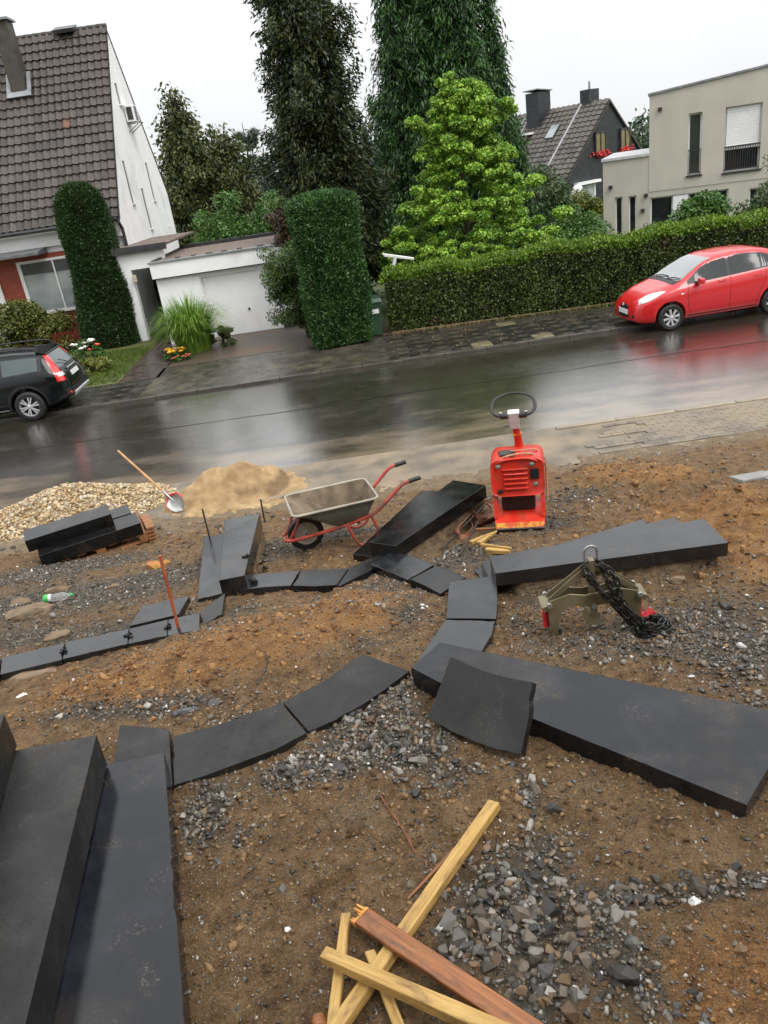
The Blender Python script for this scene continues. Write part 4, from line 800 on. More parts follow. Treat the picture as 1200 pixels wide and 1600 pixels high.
for s_ in (-1, 1):
    MB().cyl((-0.01 + s_ * 0.06, 0.06, 1.395), (-0.01 + s_ * 0.13, 0.055, 1.40), 0.036, 12).build('handle_mount', M_black, hh, smooth=True)
    MB().cyl((-0.01 + s_ * 0.125, 0.03, 1.43), (-0.01 + s_ * 0.125, 0.06, 1.44), 0.018, 10).build('mount_screw', M_galv, hh, smooth=True)
MB().box((-0.09, 0.11, 1.25), (0.05, 0.02, 0.02)).build('throttle_lever', M_galv, hh)

# ---- webbing strap, rods and wedges heaped left of the compactor
M_strap = pmat('rust_brown_webbing', (0.16, 0.055, 0.03), (0.29, 0.11, 0.06), 20, 0.6, bump=.3, bscale=120)
def ribbon(name, pts, wd, mat, label, cat, th=0.004, tw=0.0):
    P = smooth_path(pts, 6); c = P[0].copy(); V = []; F = []
    for i, p in enumerate(P):
        d = (P[min(i + 1, len(P) - 1)] - P[max(i - 1, 0)]).normalized(); a = tw + 0.5 * math.sin(i * 0.45)
        sd_ = d.cross(Vector((0, 0, 1))).normalized(); u = (sd_ * math.sin(a) + Vector((0, 0, 1)) * math.cos(a)); nn = d.cross(u).normalized()
        V += [p + u * wd / 2 + nn * th - c, p - u * wd / 2 + nn * th - c, p - u * wd / 2 - nn * th - c, p + u * wd / 2 - nn * th - c]
        if i: b0 = 4 * (i - 1); F += [(b0 + k, b0 + (k + 1) % 4, b0 + 4 + (k + 1) % 4, b0 + 4 + k) for k in range(4)]
    return tag(mesh_obj(name, V, F, mat, None, c, smooth=True), label, cat)
ribbon('webbing_strap', [PG(x, y, h) for x, y, h in ((712, 835, .03), (706, 822, .05), (716, 812, .10), (732, 812, .08), (738, 825, .04), (728, 838, .03), (716, 836, .05), (720, 822, .12), (735, 806, .12), (752, 806, .06))], 0.055, M_strap, 'rust-brown webbing strap coiled on the soil, nearer coil beside the compactor', 'strap', tw=.2)
ribbon('webbing_strap', [PG(x, y, h) for x, y, h in ((728, 805, .03), (726, 793, .07), (738, 786, .10), (758, 787, .08), (768, 796, .05), (762, 806, .06), (745, 806, .12), (738, 795, .14), (752, 784, .12), (772, 784, .06))], 0.055, M_strap, 'rust-brown webbing strap coiled on the soil, farther coil beside the compactor', 'strap', tw=.4)
def bar_px(name, a, b, wd, th, mat, label, cat, group=None, bevel=0.004, roll=0.0, taper=1.0, ext=0.0):
    """a,b: (px,py,dz) of the bar's middle line; wd across, th up; origin at a"""
    A, B = PG(*a), PG(*b); d = (B - A).normalized(); B = B + d * ext; sd_ = d.cross(Vector((0, 0, 1))).normalized(); u = sd_.cross(d).normalized()
    if roll: q = Matrix.Rotation(roll, 3, d); sd_ = q @ sd_; u = q @ u
    T = lambda s: [s * -wd / 2, s * wd / 2]
    Lb = (B - A).length; m = MB(); nseg = 7; prev = None; rb = random.Random(int(a[0] * 7 + a[1])); V = []
    for i in range(nseg + 1):      # slightly uneven sawn faces
        t = i / nseg; w2, t2 = (wd * (1 + (taper - 1) * t) / 2, th * (1 + (taper - 1) * t) / 2)
        V += [(Lb * t + (rb.uniform(-.006, .006) if i in (0, nseg) else 0), x * w2 * (1 + rb.uniform(-.03, .03)), z * t2 * (1 + rb.uniform(-.04, .04))) for x, z in ((-1, -1), (1, -1), (1, 1), (-1, 1))]
    F = [(0, 1, 2, 3), tuple(4 * nseg + k for k in (3, 2, 1, 0))] + [(4 * i + k, 4 * i + (k + 1) % 4, 4 * i + 4 + (k + 1) % 4, 4 * i + 4 + k) for i in range(nseg) for k in range(4)]
    o = mesh_obj(name, V, F, mat, None, A, bevel=min(bevel, .004), seg=1)
    o.rotation_mode = 'QUATERNION'; o.rotation_quaternion = Matrix((d, -sd_, u)).transposed().to_quaternion()
    return tag(o, label, cat, group) if label else o
def rod_px(name, a, b, r, mat, label, cat, n=8, group=None):
    A, B = PG(*a), PG(*b); return tag(MB().cyl((0, 0, 0), B - A, r, n).build(name, mat, None, A, smooth=True), label, cat, group)
rod_px('steel_rod', (690, 858, .03), (770, 776, .20), 0.011, M_steel_dk, 'long dark iron rod leaning from the soil across the strap coils', 'rod', group='iron rods by the compactor')
rod_px('steel_rod', (718, 868, .03), (747, 815, .13), 0.012, M_steel_dk, 'shorter dark iron rod beside the yellow wedges', 'rod', group='iron rods by the compactor')
bar_px('wood_board', (745, 818, .03), (782, 800, .05), 0.09, 0.03, M_wood_b, 'short brown board between strap coils and compactor', 'board')
bar_px('wood_board', (743, 827, .03), (782, 825, .04), 0.035, 0.02, M_wood_b, 'thin brown batten lying in front of the compactor base', 'board')
GW = 'yellow wooden wedges'
bar_px('wooden_wedge', (735, 849, .025), (770, 832, .05), 0.05, 0.05, M_wood, 'yellow wedge, left of the crossed pair by the rods', 'wedge', GW, taper=.35)
bar_px('wooden_wedge', (748, 850, .025), (776, 830, .05), 0.055, 0.05, M_wood, 'yellow wedge, right of the crossed pair under the compactor', 'wedge', GW, taper=.35)
bar_px('wooden_wedge', (760, 860, .03), (797, 862, .03), 0.055, 0.045, M_wood, 'yellow wedge lying flat nearest the fan of step blocks', 'wedge', GW, taper=.8)
bar_px('wooden_wedge', (752, 852, .05), (799, 857, .06), 0.03, 0.04, M_wood, 'thin yellow wedge lying on top of the flat one', 'wedge', GW, taper=.6)

# ---- stone grab (lifting clamp) with its chain
c0 = PG(928, 985)
clp = thing('stone_grab', 'yellow-zinc stone lifting grab with red tubes standing on gravel', 'stone grab', (c0.x, c0.y + 0.03, zsoil(c0.x, c0.y)), R(-2))
GS = (PG(1003, 985) - PG(845, 985)).length / 0.745; clp.scale = (GS,) * 3
prof = [(-0.345, 0.285), (-0.33, 0.32), (-0.18, 0.36), (-0.06, 0.335), (0.0, 0.345), (0.06, 0.335), (0.18, 0.365), (0.34, 0.315), (0.355, 0.28), (0.345, 0.10), (0.325, 0.06), (0.29, 0.06), (0.275, 0.16), (0.24, 0.225), (0.18, 0.245), (0.05, 0.235), (0.0, 0.24), (-0.05, 0.235), (-0.17, 0.255), (-0.235, 0.225), (-0.265, 0.15), (-0.275, 0.02), (-0.315, 0.02), (-0.335, 0.10)]
for y in (-0.055, 0.055):
    MB().extr(prof, 'y', y - 0.005, y + 0.005).build('jaw_plate', M_zinc, clp, bevel=0.0015, seg=1)
for s_ in (-1, 1):
    MB().cyl((s_ * 0.352, 0.0, 0.07), (s_ * 0.352, 0.0, 0.285), 0.024, 12).build('red_tube', M_redrub, clp, smooth=True)
    MB().box((s_ * 0.35, 0, 0.275), (0.075, 0.17, 0.045), (0, s_ * 0.25, 0)).build('end_block', M_zinc, clp, bevel=.004)
    for y in (-0.085, 0.085): MB().cyl((s_ * 0.335, y - .012, 0.30), (s_ * 0.335, y + .012, 0.30), 0.02, 8).build('bolt', M_galv, clp, smooth=True)
    a = Vector((s_ * 0.335, 0.0, 0.31)); b = Vector((s_ * 0.02, 0, 0.56))
    for y in (-0.035, 0.035):
        V = [a + Vector((0, y, -0.03)), a + Vector((0, y, 0.02)), b + Vector((0, y * .6, 0.02)), b + Vector((0, y * .6, -0.035))]
        MB().prism([v + Vector((0, -.004, 0)) for v in V], [v + Vector((0, .004, 0)) for v in V]).build('lifting_arm', M_zinc, clp)
    pd = MB().box((s_ * 0.285, 0, 0.10), (0.018, 0.10, 0.16)).build('grip_pad_plate', M_galv, clp, bevel=.003)
    MB().box((s_ * 0.27, 0, 0.035), (0.05, 0.11, 0.06)).build('grip_pad', M_black, clp, bevel=.01)
MB().prism([(-0.035, -0.06, 0.17), (0.035, -0.06, 0.17), (0.035, 0.06, 0.17), (-0.035, 0.06, 0.17)], [(-0.06, -0.075, 0.08), (0.06, -0.075, 0.08), (0.06, 0.075, 0.08), (-0.06, 0.075, 0.08)]).box((0, 0, 0.2), (0.045, 0.135, 0.10)).build('centre_foot', M_zinc, clp)
MB().cyl((0, -0.075, 0.235), (0, 0.075, 0.235), 0.02, 10).build('centre_bolt', M_galv, clp, smooth=True)
MB().b2((-0.02, -0.03, 0.20), (0.02, 0.03, 0.60)).build('upright', M_zinc, clp)
MB().tube([(-0.045, 0, 0.56), (-0.047, 0, 0.66)] + arc((0, 0.66), 0.047, 180, 0, 8, lambda x, z: (x, 0, z))[1:-1] + [(0.047, 0, 0.66), (0.045, 0, 0.56)], 0.010, 8).build('shackle', M_galv, clp, smooth=True)
MB().cyl((-0.06, 0, 0.575), (0.06, 0, 0.575), 0.014, 8).build('shackle_pin', M_steel_dk, clp, smooth=True)
ch = thing('lifting_chain', 'heavy black chain hanging over the stone grab and heaped at its right foot', 'chain', (c0.x + 0.3 * GS, c0.y - 0.08 * GS, zsoil(c0.x + .3, c0.y - .08))); ch.scale = (GS,) * 3
M_chain = pmat('black_chain_steel', (0.008, 0.008, 0.008), (0.03, 0.028, 0.026), 20, 0.35, metal=.3)
lk = MB().tube([(0.026 + 0.0 * k, 0, 0) for k in range(1)] and [Vector((0.020 * (1 if math.cos(t) > 0 else -1) + 0.018 * math.cos(t), 0.018 * math.sin(t), 0)) for t in [2 * math.pi * (k + .5) / 12 for k in range(12)]], 0.0075, 6, closed=True).build('link', M_chain, ch, smooth=True)
def run_chain(path, first=[True]):
    P = smooth_path([Vector(p) for p in path], 12); step = 0.047; acc = 0; prev = P[0]; k = 0; pts = [P[0]]
    for p in P[1:]:
        while (p - prev).length >= step - 1e-6: prev = prev + (p - prev).normalized() * step; pts.append(prev)
    for i in range(len(pts) - 1):
        o = lk if first[0] else copy_obj(lk, ch); first[0] = False
        d = (pts[i + 1] - pts[i]).normalized(); o.location = (pts[i] + pts[i + 1]) / 2
        o.rotation_mode = 'QUATERNION'; q = d.to_track_quat('X', 'Z'); o.rotation_quaternion = q @ Euler((R(45) + (R(90) if i % 2 else 0) + random.uniform(-.3, .3), 0, 0)).to_quaternion()
ox = Vector((-0.3, 0.08, 0))
def cl(x, y, z): return Vector((x, y, z)) + Vector((-0.3, 0.11, 0))
run_chain([cl(-0.05, -0.02, 0.50), cl(-0.05, -0.05, 0.58), cl(-0.02, -0.08, 0.52), cl(0.03, -0.10, 0.40), cl(0.10, -0.11, 0.31), cl(0.20, -0.12, 0.17), cl(0.29, -0.13, 0.08), cl(0.36, -0.16, 0.03)])
run_chain([cl(0.02, 0.0, 0.60), cl(0.07, -0.04, 0.56), cl(0.10, -0.09, 0.45), cl(0.13, -0.11, 0.34), cl(0.22, -0.13, 0.19), cl(0.32, -0.15, 0.08), cl(0.38, -0.12, 0.03)])
run_chain([cl(0.03, -0.02, 0.60), cl(0.12, -0.06, 0.54), cl(0.17, -0.10, 0.42), cl(0.18, -0.12, 0.31), cl(0.25, -0.14, 0.2), cl(0.34, -0.13, 0.1), cl(0.42, -0.10, 0.04)])
run_chain([cl(-0.06, -0.03, 0.58), cl(-0.04, -0.07, 0.5), cl(0.05, -0.12, 0.38), cl(0.14, -0.13, 0.28), cl(0.24, -0.15, 0.15)])
heap = []
for k in range(26):
    a = k * 0.83; rr = 0.13 - 0.0028 * k
    heap.append(cl(0.40 + 1.15 * rr * math.cos(a), -0.16 + 0.75 * rr * math.sin(a), 0.02 + 0.0040 * k + 0.01 * (k % 3)))
run_chain(heap)
tag(MB().cyl((0, 0, 0), (0.06, 0.02, 0.05), 0.035, 12).build('red_glove', M_redrub, None, (c0.x + 0.40 * GS, c0.y + .02, zsoil(c0.x + .4, c0.y) + 0.02), smooth=True), 'small pinkish-red rubber lump behind the chain heap', 'rubber piece')

# ---- stakes and rods standing in the soil
def stake(name, top, foot, r, mat, label, cat, n=8, group=None, ftop=None):
    A = on_slab(foot[0], foot[1], foot[2]) if foot[2] else PG(*foot); T = PY(top[0], top[1], A.y + (ftop or 0)); d = (T - A)
    return tag(MB().tube([-d * 0.15, d * 0.5, d], r, n).build(name, mat, None, A, smooth=True), label, cat, group)
stake('rusty_stake', (250, 868), (281, 990, 0.0), 0.015, pmat('bright_rust', (0.30, 0.065, 0.02), (0.42, 0.11, 0.035), 14, 0.6, bump=.3), 'tall orange rusty stake leaning before the straight row of slabs', 'stake', 6)
stake('iron_rod', (316, 795), (327, 838, 0.16), 0.009, M_steel_dk, 'thin black rod standing at the far end of the lower step block', 'rod', group='upright black rods')
stake('iron_rod', (407, 780), (414, 817, 0.0), 0.011, M_steel_dk, 'thin black rod standing left of the wheelbarrow', 'rod', group='upright black rods')

# ---- timber heap in the foreground
GT = 'timber offcuts in the foreground'
bar_px('timber_lath', (773, 1256, .035), (522, 1612, .035), 0.066, 0.045, M_wood, 'longest yellow lath pointing up to the leaning slab', 'lath', GT, roll=.15)
bar_px('timber_lath', (541, 1430, .03), (515, 1640, .03), 0.045, 0.035, M_wood, 'short yellow lath at the left of the timber heap, crossed by another', 'lath', GT)
bar_px('timber_lath', (578, 1488, .03), (632, 1625, .03), 0.045, 0.03, M_wood, 'narrow lath steeply under the brown board', 'lath', GT)
bd = bar_px('brown_board', (566, 1433, .075), (840, 1618, .105), 0.092, 0.032, M_wood_b, 'broad weathered red-brown board with splintered yellow end', 'board', GT)
A_ = PG(556, 1426, .075); d_ = (PG(840, 1618, .105) - PG(566, 1433, .075)).normalized(); sd0 = d_.cross(Vector((0, 0, 1))).normalized(); B0 = PG(566, 1433, .075)
for k, (o_, ln, w_) in enumerate([(-.042 + .0105 * q, random.uniform(.015, .075), random.uniform(.009, .016)) for q in range(9)]):
    p = sd0 * o_; up_ = sd0.cross(d_)
    V = [p - sd0 * w_ / 2 - up_ * .014, p + sd0 * w_ / 2 - up_ * .014, p + sd0 * w_ / 2 + up_ * .014, p - sd0 * w_ / 2 + up_ * .014]
    E_ = [p - d_ * ln - sd0 * w_ * .2 - up_ * .006, p - d_ * ln + sd0 * w_ * .25 - up_ * .008, p - d_ * ln * .9 + sd0 * w_ * .2 + up_ * .008, p - d_ * ln * .95 - sd0 * w_ * .2 + up_ * .008]
    qi = bd.rotation_quaternion.to_matrix().inverted(); MB().prism([qi @ v for v in V], [qi @ v for v in E_]).build('splinter', M_wood_w, bd)
bar_px('timber_lath', (505, 1491, .105), (800, 1622, .13), 0.056, 0.045, M_wood, 'yellow lath lying on top of the timber heap', 'lath', GT, roll=-.12, taper=1.25)
bar_px('wood_splinter', (711, 1326, .02), (637, 1404, .012), 0.022, 0.012, M_wood_b, 'thin dark sliver of wood beside the longest lath', 'splinter', None, taper=.5)
c = PG(497, 1592, .03)
tag(MB().cyl((0, 0, 0), (0.03, -0.12, 0.02), 0.03, 10).build('round_log', M_wood_b, None, c, smooth=True), 'stub of reddish round wood at the bottom edge', 'log')
tw = [PG(x, y, .012) for x, y in ((594, 1242), (606, 1262), (622, 1284), (636, 1308), (650, 1334))]
tag(MB().tube([p - tw[0] for p in tw], [.004, .005, .0055, .005, .003], 6).build('twig', M_rust, None, tw[0]), 'thin rusty twig lying on bare soil above the timber', 'twig')
tw = [PG(x, y, .11) for x, y in ((402, 1070), (408, 1058), (415, 1048), (419, 1030), (414, 1018))]
tag(MB().tube([p - tw[0] for p in tw], [.006, .007, .007, .006, .003], 6).build('twig', M_steel_dk, None, tw[0]), 'dark root sticking out of the orange soil mound', 'root')

# ---- pallet with granite blocks
f0, f1 = PG(72, 884), PG(233, 848)
pa = math.atan2(f1.y - f0.y, f1.x - f0.x); plz = float(gz((f0.y + f1.y) / 2 + 0.3)) + 0.0
pal = thing('pallet', 'reddish wooden pallet under the stacked granite blocks', 'pallet', (f0.x, f0.y, plz), 0, rot=(R(3), R(-2), pa))
PLN = (f1 - f0).length
for k, x in enumerate((0.04, PLN * 0.5 - 0.02, PLN - 0.10)):
    for y in (0.05, 0.36, 0.68): MB().b2((x, y - 0.05, 0.022), (x + 0.12, y + 0.05, 0.10)).build('block', M_wood_p, pal, bevel=.004)
for y in (0.05, 0.36, 0.68): MB().b2((0, y - 0.05, 0.0), (PLN, y + 0.05, 0.02)).build('runner', M_wood_p, pal)
for k in range(7): MB().b2((k * (PLN - 0.1) / 6, 0, 0.102), (k * (PLN - 0.1) / 6 + 0.1, 0.74, 0.124)).build('deck_board', M_wood_p, pal)
def on_pallet(lo, hi, mat, label, tilt=0.0):
    c = Vector(((lo[0] + hi[0]) / 2, (lo[1] + hi[1]) / 2, lo[2])); m = Euler((R(3), R(-2), pa)).to_matrix()
    o = MB().box((0, 0, (hi[2] - lo[2]) / 2), [b - a for a, b in zip(lo, hi)]).build('granite_block', mat, None, Vector((f0.x, f0.y, plz)) + m @ c, bevel=.006)
    o.rotation_euler = (R(3), R(-2), pa + tilt); return tag(o, label, 'step block', 'granite blocks on the pallet')
on_pallet((-0.03, -0.02, 0.126), (PLN - 0.03, 0.35, 0.285), M_grw, 'long black granite block at the front of the pallet, under the top block')
on_pallet((0.20, 0.38, 0.126), (PLN - 0.08, 0.70, 0.285), M_grw, 'granite block at the back of the pallet, its right end showing')
on_pallet((-0.13, 0.17, 0.287), (PLN - 0.33, 0.52, 0.447), M_grw, 'wet black granite block lying on top of the pallet load', 0.0)
sb_ = thing('board_stack', 'small stack of short reddish boards at the right end of the pallet', 'board stack', Vector((f0.x, f0.y, plz)) + Euler((0, 0, pa)).to_matrix() @ Vector((PLN + 0.06, 0.0, 0.0)), pa)
for k in range(5): MB().box((random.uniform(-.01, .01), 0.22, 0.02 + k * 0.05), (0.10, 0.50, 0.03)).build('board', M_wood_p, sb_, bevel=.003)

# ---- piles and shovel
def mound(name, label, cat, cpx, rx, ry, h, mat, seed, noise=0.05, rough=.02, peaks=None, dzc=0.0, rot=0.0, nseg=90, kind=None):
    c = PG(*cpx); u = np.linspace(-1.25, 1.25, nseg); X, Y = np.meshgrid(u * rx, u * ry); ca, sa = math.cos(rot), math.sin(rot)
    rr = np.sqrt((X / rx) ** 2 + (Y / ry) ** 2) + 0.22 * fbm(X * 1.6 + 5, Y * 1.6, seed, 3)
    z = h * np.clip(1 - rr, -0.3, 1) ** 1.0
    if peaks is not None:
        z = np.clip(1 - rr, -.3, 1) * 0.35 * h
        for (a, b, s_, hh_) in peaks: z = z + hh_ * np.exp(-(((X - a) / s_) ** 2 + ((Y - b) / (s_ * .8)) ** 2))
    z = z + noise * fbm(X * 3, Y * 3, seed + 3, 4, .6) + rough * fbm(X * 14, Y * 14, seed + 9, 3)
    WX, WY = c.x + ca * X - sa * Y, c.y + sa * X + ca * Y
    WZ = np.maximum(gz(WY), 0.0) + z - 0.03
    WZ = np.where(rr > 1.05, np.minimum(WZ, gz(WY) - 0.04), WZ)
    ii = np.arange(nseg * nseg).reshape(nseg, nseg); Fq = np.stack([ii[:-1, :-1].ravel(), ii[:-1, 1:].ravel(), ii[1:, 1:].ravel(), ii[1:, :-1].ravel()], 1)
    base = float(gz(c.y))
    o = fast_mesh(name, np.stack([(WX - c.x).ravel(), (WY - c.y).ravel(), (WZ - base).ravel()], 1), Fq, mat, None, (c.x, c.y, base), smooth=True)
    return tag(o, label, cat, None, kind), (X, Y, WX, WY, WZ, rr)
M_sand = pmat('damp_building_sand', (0.28, 0.18, 0.085), (0.45, 0.315, 0.16), 4, 0.85, bump=0.8, bscale=60, dist=.02, c3=(0.19, 0.12, 0.06), scale3=2.2, contrast3=(0.5, 0.66))
mound('sand_pile', 'heap of yellow building sand by the road behind the shovel', 'sand pile', (372, 772), 1.15, 0.80, 0.40, M_sand, 41, 0.18, 0.085, [(-0.25, 0.10, 0.45, 0.27), (0.28, 0.18, 0.36, 0.27), (-0.6, 0.0, 0.35, 0.16), (0.65, 0.15, 0.3, 0.1)])
M_pile = pmat('pebble_fines', (0.20, 0.15, 0.09), (0.32, 0.25, 0.16), 14, 0.8, bump=.6)
pp, (X, Y, WX, WY, WZ, rr) = mound('pebble_pile', 'wide heap of cream and ochre round pebbles at the left road edge', 'pebble pile', (110, 800), 1.85, 0.80, 0.50, M_pile, 61, 0.06, 0.02, rot=R(8))
def pebble_mat(name, rand):
    m = bpy.data.materials.new(name); m.use_nodes = True; n = m.node_tree.nodes; l = m.node_tree.links; b = n['Principled BSDF']
    q = n.new('ShaderNodeValToRGB'); e = q.color_ramp.elements; stops = [(0.0, (0.16, 0.095, 0.04)), (0.2, (0.34, 0.21, 0.085)), (0.4, (0.46, 0.33, 0.16)), (0.6, (0.50, 0.39, 0.23)), (0.8, (0.56, 0.47, 0.32)), (0.92, (0.24, 0.20, 0.15)), (1.0, (0.66, 0.60, 0.50))]
    while len(e) < len(stops): e.new(.5)
    for k, (p, c) in enumerate(stops): e[k].position = p; e[k].color = (*c, 1)
    l.new(n.new('ShaderNodeNewGeometry').outputs['Random Per Island'] if rand == 'island' else n.new('ShaderNodeObjectInfo').outputs['Random'], q.inputs['Fac']); l.new(q.outputs['Color'], b.inputs['Base Color']); b.inputs['Roughness'].default_value = .38
    return m
sel = np.argwhere(rr < 0.98); pk = sel[rng.integers(0, len(sel), 5200)]; jit = rng.uniform(-.02, .02, (5200, 3))
PB = np.stack([WX[pk[:, 0], pk[:, 1]], WY[pk[:, 0], pk[:, 1]], WZ[pk[:, 0], pk[:, 1]] + 0.008], 1) + jit * np.array([1, 1, .4])
PS = 0.026 * rng.lognormal(0, .25, 5200)
frn = np.argsort(PB[:, 1] - 0.6 * (PB[:, 2])); k_ = np.argsort(-PS / np.linalg.norm(PB - np.array([0, 0, CAM_H]), axis=1)); bigp, restp = k_[:280], k_[280:]
pl_ = np.array(pp.location)
scatter_mesh('pebbles', PB[restp] - pl_, PS[restp], pebble_mat('cream_pebbles', 'island'), pp, (1.0, .8, .62), seed=8, rounded=True)
M_peb_o = pebble_mat('cream_pebble', 'object'); pbm = []
for k in range(6):
    r_ = np.random.default_rng(90 + k); V = ICO2 * np.array([1.0, r_.uniform(.7, .9), r_.uniform(.5, .7)]) * r_.uniform(.93, 1.05, (len(ICO2), 1)); me = bpy.data.meshes.new('pebble'); me.from_pydata(V.tolist(), [], ICF2.tolist()); me.polygons.foreach_set('use_smooth', np.ones(len(me.polygons), bool)); me.materials.append(M_peb_o); pbm.append(me)
for i in bigp:
    o = bpy.data.objects.new('pebble', random.choice(pbm)); COL.objects.link(o); o.parent = pp; o.location = PB[i] - pl_; o.scale = (PS[i],) * 3; o.rotation_euler = (random.uniform(-.4, .4), random.uniform(-.4, .4), random.uniform(0, 6.28))
b = PG(266, 778, 0.22); t_ = PY(184, 704, b.y + 0.42)
M_handle = pmat('ash_handle', (0.42, 0.22, 0.09), (0.55, 0.32, 0.15), 9, .5)
sh = thing('shovel', 'shovel with wooden shaft and red-rimmed grey blade stuck in the pebble heap', 'shovel', b)
d = (t_ - b); MB().tube([d * 0.02, d * 0.5, d], [0.019, 0.0195, 0.017], 10).build('shaft', M_handle, sh, smooth=True)
dn = d.normalized(); sx_ = dn.cross(Vector((0, -1, 0.3))).normalized(); nz_ = sx_.cross(dn).normalized()
V = []; F = []
for i, (t, w_) in enumerate(((0.05, 0.03), (0.02, 0.08), (-0.04, 0.125), (-0.13, 0.13), (-0.21, 0.10), (-0.26, 0.03))):
    for j in range(7):
        s_ = (j - 3) / 3; V.append(dn * t + sx_ * w_ * s_ + nz_ * (0.035 * s_ * s_ - 0.02))
    if i: F += [((i - 1) * 7 + j, (i - 1) * 7 + j + 1, i * 7 + j + 1, i * 7 + j) for j in range(6)]
V += [v - nz_ * .004 for v in V]; m0 = len(V) // 2; F += [tuple(q + m0 for q in f[::-1]) for f in F]
bl_ = mesh_obj('blade', V, F, M_galv, sh, smooth=True)
MB().tube([dn * 0.03 + sx_ * 0.02, dn * -0.01 + sx_ * 0.10, dn * -0.04 + sx_ * 0.128, dn * -0.13 + sx_ * 0.132], 0.016, 6).tube([dn * 0.03 - sx_ * 0.02, dn * -0.01 - sx_ * 0.10, dn * -0.04 - sx_ * 0.128, dn * -0.13 - sx_ * 0.132], 0.016, 6).build('blade_shoulder', M_redrub, bl_, smooth=True)
MB().tube([dn * 0.16, dn * 0.05, dn * -0.08 + nz_ * .004], [0.021, 0.023, 0.006], 10).build('socket', M_galv, sh, smooth=True)

# ---- bottle, boulders, odd lumps
bt0, bt1 = PG(69, 936, .05), PG(112, 929, .05); L_ = (bt1 - bt0).length; dr = (bt1 - bt0).normalized()
bot = thing('plastic_bottle', 'clear crushed water bottle with green ends lying on gravel', 'bottle', bt0); bot.rotation_mode = 'QUATERNION'; bot.rotation_quaternion = dr.to_track_quat('Z', 'Y')
def glassy(name, col, rough=.05):
    m = bpy.data.materials.new(name); m.use_nodes = True; bb = m.node_tree.nodes['Principled BSDF']; bb.inputs['Base Color'].default_value = (*col, 1); bb.inputs['Roughness'].default_value = rough; bb.inputs['Transmission Weight'].default_value = 0.85; bb.inputs['IOR'].default_value = 1.3
    return m
MB().lathe([(0, 0), (0.035, 0), (0.042, 0.02), (0.042, L_ * .3), (0.034, L_ * .42), (0.041, L_ * .55), (0.041, L_ * .7), (0.03, L_ * .82), (0.014, L_ * .92), (0.014, L_)], 'z', 16).build('bottle_body', glassy('clear_bottle', (.9, .93, .93)), bot, smooth=True)
MB().lathe([(0, L_ - .012), (0.017, L_ - .012), (0.017, L_ + .012), (0, L_ + .014)], 'z', 14).build('cap', M_green, bot, smooth=True)
MB().lathe([(0.0355, -0.001), (0.0435, 0.018), (0.0435, 0.05)], 'z', 16).build('base_band', M_green, bot, smooth=True)
MB().lathe([(0.0432, L_ * .12), (0.0432, L_ * .29)], 'z', 16).build('paper_label', M_whitepl, bot, smooth=True)
M_boulder = pmat('brown_sandstone', (0.14, 0.095, 0.055), (0.25, 0.175, 0.105), 5, .7, bump=.5, bscale=30, c3=(0.10, 0.075, 0.05), scale3=4)
def boulder(cpx, sx, sy, sz, rz, seed, label, cat='boulder', mat=None, dz=0.0):
    c = PG(*cpx); r_ = np.random.default_rng(seed); V, F = ico(3); V = angular(V, r_, 16, .55, .92); V = V * (1 + .06 * r_.normal(size=(len(V), 1))); V = V * np.array([sx, sy, sz])
    o = mesh_obj('boulder' if cat == 'boulder' else cat.replace(' ', '_'), V.tolist(), F.tolist(), mat or M_boulder, None, (c.x, c.y, float(gz(c.y)) + dz + sz * .25), smooth=True); o.rotation_euler = (SLOPE * -1.0, 0, rz); return tag(o, label, cat)
boulder((47, 962), 0.30, 0.16, 0.10, 0.15, 3, 'big flat brown boulder in the gravel below the bottle')
boulder((30, 945), 0.12, 0.06, 0.07, 0.2, 14, 'dark small stone block behind the big flat boulder')
boulder((89, 924), 0.13, 0.06, 0.05, 0.1, 4, 'small flat brown stone just above the bottle')
boulder((89, 997), 0.12, 0.09, 0.05, 0.5, 5, 'middle-sized brown stone between big boulder and slab row')
boulder((44, 1056), 0.30, 0.09, 0.06, 0.25, 6, 'long flat brown boulder pressed against the slab row', dz=-.03)
boulder((176, 919), 0.09, 0.05, 0.04, 0.0, 7, 'ochre stone lying alone in the gravel field')
boulder((1084, 1412), 0.035, 0.03, 0.03, 0.4, 8, 'bright white stone on the gravel ridge at lower right', mat=pmat('white_quartz', (0.62, 0.6, 0.56), (0.75, 0.73, 0.70), 8, .4, bump=.2))
boulder((35, 1092), 0.05, 0.04, 0.035, 0.4, 9, 'white stone on the orange soil left, above the near stair', mat=MATS['white_quartz'])
boulder((98, 1120), 0.055, 0.035, 0.025, 0.2, 19, 'pale flat stone above the middle near step', mat=pmat('pale_stone', (0.3, .27, .22), (.4, .37, .31), 8, .5, bump=.2))
boulder((288, 1114), 0.09, 0.05, 0.04, 0.3, 10, 'blue-grey angular stone in the gravel above the near arc', mat=pmat('blue_grey_stone', (0.06, .062, .066), (.12, .12, .125), 8, .45, bump=.3))
boulder((1057, 908), 0.09, 0.06, 0.04, 0.3, 11, 'pale brown stone right of the fan of step blocks')
M_lump = pmat('orange_brick_rubble', (0.34, 0.12, 0.03), (0.48, 0.24, 0.06), 8, .7, bump=.4)
boulder((243, 886), 0.14, 0.07, 0.06, -0.2, 12, 'orange lump of rubble behind the rusty stake', 'rubble lump', M_lump)
boulder((262, 884), 0.06, 0.05, 0.04, 0.3, 13, 'yellow small rubble piece right of the rusty stake', 'rubble lump', M_lump, .03)
